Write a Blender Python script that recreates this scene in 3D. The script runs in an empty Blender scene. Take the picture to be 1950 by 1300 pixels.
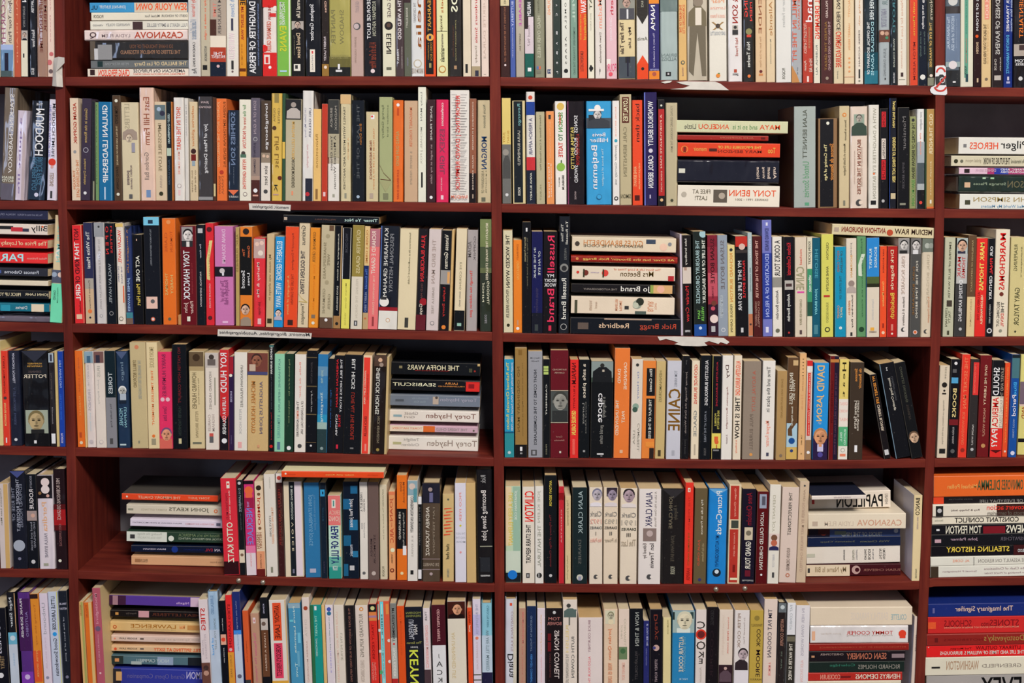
import bpy, math, random, colorsys
from mathutils import Vector, Matrix

# ------------------------------------------------------------------ camera
W_PX, H_PX = 1950.0, 1300.0
F = 2000.0                       # focal length in pixels
PX, PY = 980.0, 431.0            # principal point (the lens is shifted down)
PITCH = math.atan(0.058)
CAM = Vector((0.0, -2.15, 1.56))
scene = bpy.context.scene
cam_data = bpy.data.cameras.new('camera')
cam = bpy.data.objects.new('camera', cam_data)
scene.collection.objects.link(cam)
cam.location = CAM
cam.rotation_euler = (math.pi / 2 - PITCH, 0, 0)
cam_data.sensor_width = 36.0
cam_data.lens = F / W_PX * 36.0
cam_data.shift_y = -(H_PX / 2 - PY) / W_PX
cam_data.shift_x = -(PX - W_PX / 2) / W_PX
cam_data.clip_start = 0.05
scene.camera = cam

# ------------------------------------------------------------------ world, lamps, exposure
world = bpy.data.worlds.new('world')
scene.world = world
world.use_nodes = True
bg = world.node_tree.nodes['Background']
bg.inputs[0].default_value = (0.72, 0.80, 1.0, 1)
bg.inputs[1].default_value = 0.27
vs = scene.view_settings
vs.view_transform = 'Standard'
vs.look = 'None'
vs.exposure = 0.0
vs.gamma = 1.0
vs.use_curve_mapping = False


def area_light(name, loc, target, size, size_y, power, col):
    d = bpy.data.lights.new(name, 'AREA')
    d.shape = 'RECTANGLE'
    d.size = size
    d.size_y = size_y
    d.energy = power
    d.color = col
    o = bpy.data.objects.new(name, d)
    scene.collection.objects.link(o)
    o.location = loc
    o.rotation_euler = (Vector(target) - Vector(loc)).to_track_quat('-Z', 'Y').to_euler()
    return o


LAMP = Vector((1.0, -3.35, 4.15))       # ceiling lamp above the aisle
lamp = area_light('ceiling_lamp_light', LAMP, (0.45, -0.6, 0.8), 1.5, 0.55, 241.0, (0.95, 0.90, 0.86))
win = area_light('window_light', (-3.2, -2.6, 2.0), (0.0, 0.0, 1.1), 0.5, 1.3, 15.0, (0.55, 0.68, 1.0))


def lin(c):
    c = c / 255.0
    return c / 12.92 if c <= 0.04045 else ((c + 0.055) / 1.055) ** 2.4


def at(x, y, Y=0.0):
    """world point where the photograph's pixel (x, y) meets the upright plane at depth Y"""
    u, v = (x - PX) / F, -(y - PY) / F
    d = Vector((u, math.cos(PITCH) + v * math.sin(PITCH), -math.sin(PITCH) + v * math.cos(PITCH)))
    return CAM + d * ((Y - CAM.y) / d.y)


# ------------------------------------------------------------------ materials
def new_mat(name):
    m = bpy.data.materials.new(name)
    m.use_nodes = True
    nt = m.node_tree
    return m, nt, nt.nodes['Principled BSDF']


def noise(nt, scale, detail=3.0, vec=None, rough=0.5):
    n = nt.nodes.new('ShaderNodeTexNoise')
    n.inputs['Scale'].default_value = scale
    n.inputs['Detail'].default_value = detail
    n.inputs['Roughness'].default_value = rough
    if vec is not None:
        nt.links.new(vec, n.inputs['Vector'])
    return n


def mapped(nt, scale, coord='Object'):
    tc = nt.nodes.new('ShaderNodeTexCoord')
    mp = nt.nodes.new('ShaderNodeMapping')
    mp.inputs['Scale'].default_value = scale
    nt.links.new(tc.outputs[coord], mp.inputs['Vector'])
    return mp.outputs[0]


def ramp(nt, fac, stops):
    r = nt.nodes.new('ShaderNodeValToRGB')
    el = r.color_ramp.elements
    while len(el) < len(stops):
        el.new(0.5)
    for e, (p, c) in zip(el, stops):
        e.position = p
        e.color = c if len(c) == 4 else (*c, 1)
    nt.links.new(fac, r.inputs[0])
    return r.outputs[0]


def mix(nt, kind, fac, a, b):
    m = nt.nodes.new('ShaderNodeMix')
    m.data_type = 'RGBA'
    m.blend_type = kind
    for sock, v in ((m.inputs[0], fac), (m.inputs[6], a), (m.inputs[7], b)):
        if hasattr(v, 'links'):
            nt.links.new(v, sock)
        else:
            sock.default_value = v
    return m.outputs[2]


def bump(nt, bsdf, height, strength, dist=0.001):
    b = nt.nodes.new('ShaderNodeBump')
    b.inputs['Strength'].default_value = strength
    b.inputs['Distance'].default_value = dist
    nt.links.new(height, b.inputs['Height'])
    nt.links.new(b.outputs[0], bsdf.inputs['Normal'])


def printed(name, rough, gloss=False, wear=0.10):
    m, nt, p = new_mat(name)
    at_ = nt.nodes.new('ShaderNodeAttribute')
    at_.attribute_name = 'Col'
    v = mapped(nt, (1, 1, 1))
    n1 = noise(nt, 9.0, 4.0, v)
    n2 = noise(nt, 230.0, 3.0, v)
    f1 = ramp(nt, n1.outputs[0], [(0.3, (1 - wear, 1 - wear, 1 - wear)), (0.7, (1, 1, 1))])
    c = mix(nt, 'MULTIPLY', 1.0, at_.outputs['Color'], f1)
    f2 = ramp(nt, n2.outputs[0], [(0.66, (0, 0, 0)), (0.82, (1, 1, 1))])
    c = mix(nt, 'MIX', mix(nt, 'MULTIPLY', 1.0, f2, (0.16, 0.16, 0.16, 1)), c, (0.55, 0.5, 0.42, 1))
    nt.links.new(c, p.inputs['Base Color'])
    p.inputs['Roughness'].default_value = rough
    p.inputs['Specular IOR Level'].default_value = 0.22
    if gloss:
        p.inputs['Coat Weight'].default_value = 1.0
        p.inputs['Coat Roughness'].default_value = 0.08
        w = mapped(nt, (1.0, 1.0, 0.35))
        n3 = noise(nt, 26.0, 2.0, w, 0.4)
        bump(nt, p, n3.outputs[0], 1.0, 0.012)
        nt.links.new(p.inputs['Normal'].links[0].from_socket, p.inputs['Coat Normal'])
    else:
        bump(nt, p, n2.outputs[0], 0.25, 0.0006)
    return m


M_COVER = printed('printed_cover', 0.42)
M_GLOSS = printed('glossy_sleeved_cover', 0.30, True)
M_INK = printed('printing_ink', 0.45, wear=0.05)


def pages_mat():
    m, nt, p = new_mat('page_edges')
    w = mapped(nt, (1, 1, 1))
    wv = nt.nodes.new('ShaderNodeTexWave')
    wv.bands_direction = 'X'
    wv.inputs['Scale'].default_value = 420.0
    wv.inputs['Distortion'].default_value = 3.0
    nt.links.new(w, wv.inputs['Vector'])
    n = noise(nt, 14.0, 3.0, w)
    oi = nt.nodes.new('ShaderNodeObjectInfo')
    base = ramp(nt, oi.outputs['Random'], [(0.0, (0.72, 0.47, 0.20)), (0.45, (0.85, 0.62, 0.32)), (1.0, (0.90, 0.79, 0.55))])
    c = mix(nt, 'MULTIPLY', 1.0, base, ramp(nt, n.outputs[0], [(0.3, (0.8, 0.76, 0.7)), (0.7, (1, 1, 1))]))
    c = mix(nt, 'MULTIPLY', 1.0, c, ramp(nt, wv.outputs[1], [(0.0, (0.8, 0.78, 0.74)), (0.6, (1, 1, 1))]))
    nt.links.new(c, p.inputs['Base Color'])
    p.inputs['Roughness'].default_value = 0.85
    bump(nt, p, wv.outputs[1], 0.4, 0.0004)
    return m


M_PAGES = pages_mat()


def wood_mat(name, scale):
    m, nt, p = new_mat(name)
    v = mapped(nt, scale)
    n1 = noise(nt, 1.0, 6.0, v, 0.62)
    n2 = noise(nt, 5.0, 2.0, mapped(nt, (1, 1, 1)))
    n3 = noise(nt, 60.0, 2.0, mapped(nt, (1, 1, 1)))
    c = ramp(nt, n1.outputs[0], [(0.25, (0.088, 0.0140, 0.0110)), (0.5, (0.156, 0.0235, 0.0160)), (0.75, (0.225, 0.040, 0.022))])
    c = mix(nt, 'MULTIPLY', 1.0, c, ramp(nt, n2.outputs[0], [(0.25, (0.72, 0.66, 0.66)), (0.75, (1.12, 1.1, 1.05))]))
    spots = ramp(nt, n3.outputs[0], [(0.78, (0, 0, 0)), (0.86, (1, 1, 1))])
    c = mix(nt, 'MIX', spots, c, (0.03, 0.008, 0.006, 1))
    nt.links.new(c, p.inputs['Base Color'])
    p.inputs['Roughness'].default_value = 0.5
    p.inputs['Specular IOR Level'].default_value = 0.15
    bump(nt, p, n1.outputs[0], 0.25, 0.0015)
    return m


M_SHELF = wood_mat('mahogany_shelf', (5, 60, 60))
M_POST = wood_mat('mahogany_upright', (60, 60, 5))


def plain(name, col, rough=0.8, nscale=6.0, amt=0.15, metal=0.0, bstr=0.15):
    m, nt, p = new_mat(name)
    v = mapped(nt, (1, 1, 1))
    n = noise(nt, nscale, 5.0, v)
    c = mix(nt, 'MULTIPLY', 1.0, (*col, 1), ramp(nt, n.outputs[0], [(0.3, (1 - amt,) * 3), (0.7, (1, 1, 1))]))
    nt.links.new(c, p.inputs['Base Color'])
    p.inputs['Roughness'].default_value = rough
    p.inputs['Metallic'].default_value = metal
    bump(nt, p, n.outputs[0], bstr, 0.002)
    return m


M_BACK = plain('dark_back_board', (0.30, 0.29, 0.31), 0.9, 12.0, 0.3)
M_WALL = plain('cream_wall_paint', (0.45, 0.42, 0.40))
M_FLOOR = plain('worn_brown_floor', (0.09, 0.05, 0.035), 0.5, 3.0, 0.4)
M_CEIL = plain('white_ceiling_paint', (0.75, 0.73, 0.70))
M_PAPER = plain('white_paper', (0.72, 0.68, 0.60), 0.8, 40.0, 0.18)
M_PAPERINK = plain('dark_pen_ink', (0.03, 0.03, 0.035), 0.6)
M_SIGNW = plain('white_sticker', (0.80, 0.80, 0.80), 0.4)
M_SIGNR = plain('red_sticker_print', (0.62, 0.05, 0.035), 0.4)
M_SIGNK = plain('black_sticker_print', (0.03, 0.03, 0.03), 0.4)
M_BRASS = plain('dull_brass_pin', (0.50, 0.42, 0.32), 0.28, 60.0, 0.3, 0.7)


# ------------------------------------------------------------------ mesh helpers
class MB:
    """collects coloured faces for one mesh"""

    def __init__(s):
        s.v, s.f, s.c, s.m = [], [], [], []

    def face(s, pts, col, mi=0):
        n = len(s.v)
        s.v.extend(pts)
        s.f.append(tuple(range(n, n + len(pts))))
        s.c.append(col)
        s.m.append(mi)

    def mesh(s, verts, faces, col, mi=0):
        n = len(s.v)
        s.v.extend(verts)
        for f in faces:
            s.f.append(tuple(i + n for i in f))
            s.c.append(col)
            s.m.append(mi)

    def box(s, a, b, col=(1, 1, 1), mi=0):
        x0, y0, z0 = a
        x1, y1, z1 = b
        v = [(x0, y0, z0), (x1, y0, z0), (x1, y1, z0), (x0, y1, z0), (x0, y0, z1), (x1, y0, z1), (x1, y1, z1), (x0, y1, z1)]
        s.mesh(v, [(0, 3, 2, 1), (4, 5, 6, 7), (0, 1, 5, 4), (1, 2, 6, 5), (2, 3, 7, 6), (3, 0, 4, 7)], col, mi)

    def add(s, o, mat=None):
        n = len(s.v)
        s.v.extend((mat @ Vector(p)) for p in o.v) if mat else s.v.extend(o.v)
        s.f.extend(tuple(i + n for i in f) for f in o.f)
        s.c.extend(o.c)
        s.m.extend(o.m)

    def build(s, name, mats, parent=None, smooth=False):
        me = bpy.data.meshes.new(name)
        me.from_pydata([tuple(p) for p in s.v], [], s.f)
        for m in (mats if isinstance(mats, (list, tuple)) else [mats]):
            me.materials.append(m)
        at_ = me.color_attributes.new('Col', 'FLOAT_COLOR', 'CORNER')
        buf = []
        for f, c in zip(s.f, s.c):
            buf.extend((c[0], c[1], c[2], 1.0) * len(f))
        at_.data.foreach_set('color', buf)
        me.polygons.foreach_set('material_index', s.m)
        if smooth:
            me.polygons.foreach_set('use_smooth', [True] * len(s.f))
        me.update()
        o = bpy.data.objects.new(name, me)
        scene.collection.objects.link(o)
        if parent:
            o.parent = parent
        return o


def tag(o, label=None, cat=None, group=None, kind=None):
    for k, v in (('label', label), ('category', cat), ('group', group), ('kind', kind)):
        if v:
            o[k] = v
    return o


def empty(name, loc, ry=0.0):
    o = bpy.data.objects.new(name, None)
    scene.collection.objects.link(o)
    o.location = loc
    o.rotation_euler = (0, ry, 0)
    o.empty_display_size = 0.02
    return o


# ------------------------------------------------------------------ room
def struct(name, a, b, mat):
    mb = MB()
    mb.box(a, b)
    return tag(mb.build(name, mat), kind='structure')


struct('floor', (-4.0, -5.2, -0.05), (4.0, 0.5, 0.0), M_FLOOR)
struct('ceiling', (-4.0, -5.2, 4.3), (4.0, 0.5, 4.35), M_CEIL)
struct('wall_back', (-4.0, 0.4, 0.0), (4.0, 0.5, 4.3), M_WALL)
struct('wall_left', (-4.05, -5.2, 0.0), (-4.0, 0.5, 4.3), M_WALL)
struct('wall_right', (4.0, -5.2, 0.0), (4.05, 0.5, 4.3), M_WALL)

# ------------------------------------------------------------------ bookcase
TOPS = {   # top edge of each shelf in the photograph, measured along the bays
    1: [(-60, 147), (140, 146.5), (300, 145.5), (520, 145), (800, 145.5), (940, 146), (960, 146.8), (1090, 148.5), (1240, 152), (1370, 154.8), (1600, 159.3), (1745, 163), (1800, 165), (1930, 167), (2050, 168.5)],
    2: [(-60, 382), (150, 382), (400, 382.5), (640, 383.5), (930, 386.5), (960, 388), (1200, 391), (1300, 393), (1540, 396), (1760, 398), (1830, 398.5), (2050, 400)],
    3: [(-60, 612), (110, 616), (250, 618), (450, 621), (500, 623), (700, 628), (930, 632), (960, 634), (1290, 640), (1540, 642.5), (1780, 643), (1800, 642), (2050, 640.5)],
    4: [(-60, 848), (120, 852), (230, 854), (450, 859), (700, 866), (930, 871.5), (960, 871.5), (1190, 874), (1400, 876.5), (1500, 877), (1620, 876), (1758, 874), (1790, 873), (2050, 870)],
    5: [(-60, 1082), (120, 1085), (240, 1090), (430, 1096), (570, 1100.5), (700, 1104.5), (850, 1109), (930, 1112), (960, 1111), (1240, 1113.5), (1440, 1112.5), (1530, 1111), (1745, 1107), (1780, 1101), (2050, 1097)],
    6: [(-60, 1316), (200, 1320), (500, 1330), (930, 1345), (960, 1345), (1400, 1345), (1750, 1341), (1780, 1338), (2050, 1335)],
}
THICK = {1: 17.0, 2: 17.0, 3: 17.0, 4: 16.5, 5: 16.0, 6: 16.0}
DEPTH = 0.24


def shelf_y(row, x):
    P = TOPS[row]
    if x <= P[0][0]:
        return P[0][1]
    for (xa, ya), (xb, yb) in zip(P, P[1:]):
        if x <= xb:
            return ya + (yb - ya) * (x - xa) / (xb - xa)
    return P[-1][1]


POSTS = [  # photograph y, left edge, right edge of each upright's front
    [(-200, -690, -672), (1500, -640, -622)],
    [(-200, 101, 120.5), (0, 103, 122.5), (190, 105.5, 124), (400, 110, 127), (640, 121, 138.5), (880, 126, 144), (1130, 131, 149), (1300, 134, 152), (1500, 137, 155)],
    [(-200, 930, 950), (0, 931.5, 951.5), (200, 933, 953.5), (420, 936, 955.5), (680, 937.5, 958), (900, 940.5, 959.5), (1130, 942, 960.5), (1500, 944, 962)],
    [(-200, 1781, 1801), (0, 1781, 1800), (200, 1781.5, 1799.5), (400, 1780.5, 1798.5), (480, 1779, 1797), (650, 1773, 1791), (890, 1762, 1779.5), (1130, 1750, 1769), (1300, 1743, 1761), (1500, 1736, 1754)],
    [(-200, 2640, 2660), (1500, 2560, 2580)],
]


def post_x(k, y, side):
    P = POSTS[k]
    for a, b in zip(P, P[1:]):
        if y <= b[0]:
            break
    t = (y - a[0]) / (b[0] - a[0])
    return a[1 + side] + (b[1 + side] - a[1 + side]) * t


case = tag(empty('bookcase', (0, 0, 0)), 'large open dark mahogany bookcase wall of divided bays filled with books', 'bookcase')
ZTOP = at(980, -200).z
for k, P in enumerate(POSTS):
    mb = MB()
    front = [(at(l, y).x, at(r, y).x, at(l, y).z) for y, l, r in P]
    front.append((front[-1][0], front[-1][1], 0.0))
    n = len(front)
    v = []
    for l, r, z in front:
        v += [(l, 0, z), (r, 0, z), (r, DEPTH, z), (l, DEPTH, z)]
    fs = [(0, 3, 2, 1)]
    for i in range(n - 1):
        a, b = 4 * i, 4 * i + 4
        for j in range(4):
            q = (j + 1) % 4
            fs.append((a + j, a + q, b + q, b + j)[::-1])
    fs.append((4 * n - 4, 4 * n - 3, 4 * n - 2, 4 * n - 1))
    mb.mesh(v, fs, (1, 1, 1))
    o = mb.build('upright', M_POST, case)
    bv = o.modifiers.new('bevel', 'BEVEL')
    bv.width = 0.0012
    bv.segments = 2
    bv.limit_method = 'ANGLE'
    bv.angle_limit = math.radians(50)


def shelf_board(row, bay, pts, th, name='shelf'):
    mb = MB()
    v = []
    for x, y in pts:
        t = at(x, y)
        b = at(x, y + th)
        v += [(t.x, 0.0005, t.z), (t.x, DEPTH, t.z), (t.x, DEPTH, b.z), (t.x, 0.0005, b.z)]
    n = len(pts)
    fs = [(0, 1, 2, 3)[::-1]]
    for i in range(n - 1):
        a, b = 4 * i, 4 * i + 4
        for j in range(4):
            q = (j + 1) % 4
            fs.append((a + j, a + q, b + q, b + j))
    fs.append((4 * n - 4, 4 * n - 3, 4 * n - 2, 4 * n - 1))
    mb.mesh(v, fs, (1, 1, 1))
    o = mb.build(name, M_SHELF, case)
    bv = o.modifiers.new('bevel', 'BEVEL')
    bv.width = 0.0012
    bv.segments = 2
    bv.limit_method = 'ANGLE'
    bv.angle_limit = math.radians(50)


ALLROWS = dict(TOPS)
ALLROWS[0] = [(x, y - 238) for x, y in TOPS[1]]
for row in (0, 1, 2, 3, 4, 5, 6):
    for bay in range(4):
        yy = ALLROWS[row][0][1]
        x0 = post_x(bay, yy, 1) if bay else post_x(0, yy, 1)
        x1 = post_x(bay + 1, yy, 0)
        TOPS[row] = ALLROWS[row]
        xs = [x0 - 0.3] + [x for x, y in ALLROWS[row] if x0 + 6 < x < x1 - 6] + [x1 + 0.3]
        # ends meet the uprights at the board's own height
        ya, yb = shelf_y(row, x0), shelf_y(row, x1)
        xs[0], xs[-1] = post_x(bay, ya, 1) - 0.3, post_x(bay + 1, yb, 0) + 0.3
        shelf_board(row, bay, [(x, shelf_y(row, x)) for x in xs], THICK.get(row, 17.0))
mb = MB()
mb.box((at(-690, 600).x, DEPTH, 0.0), (at(2640, 600).x, DEPTH + 0.006, ZTOP))
mb.build('back_panel', M_BACK, case)
mb = MB()
mb.box((at(-640, 600).x, 0.03, 0.0), (at(2560, 600).x, 0.045, 0.10))
mb.build('plinth', M_SHELF, case)

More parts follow.
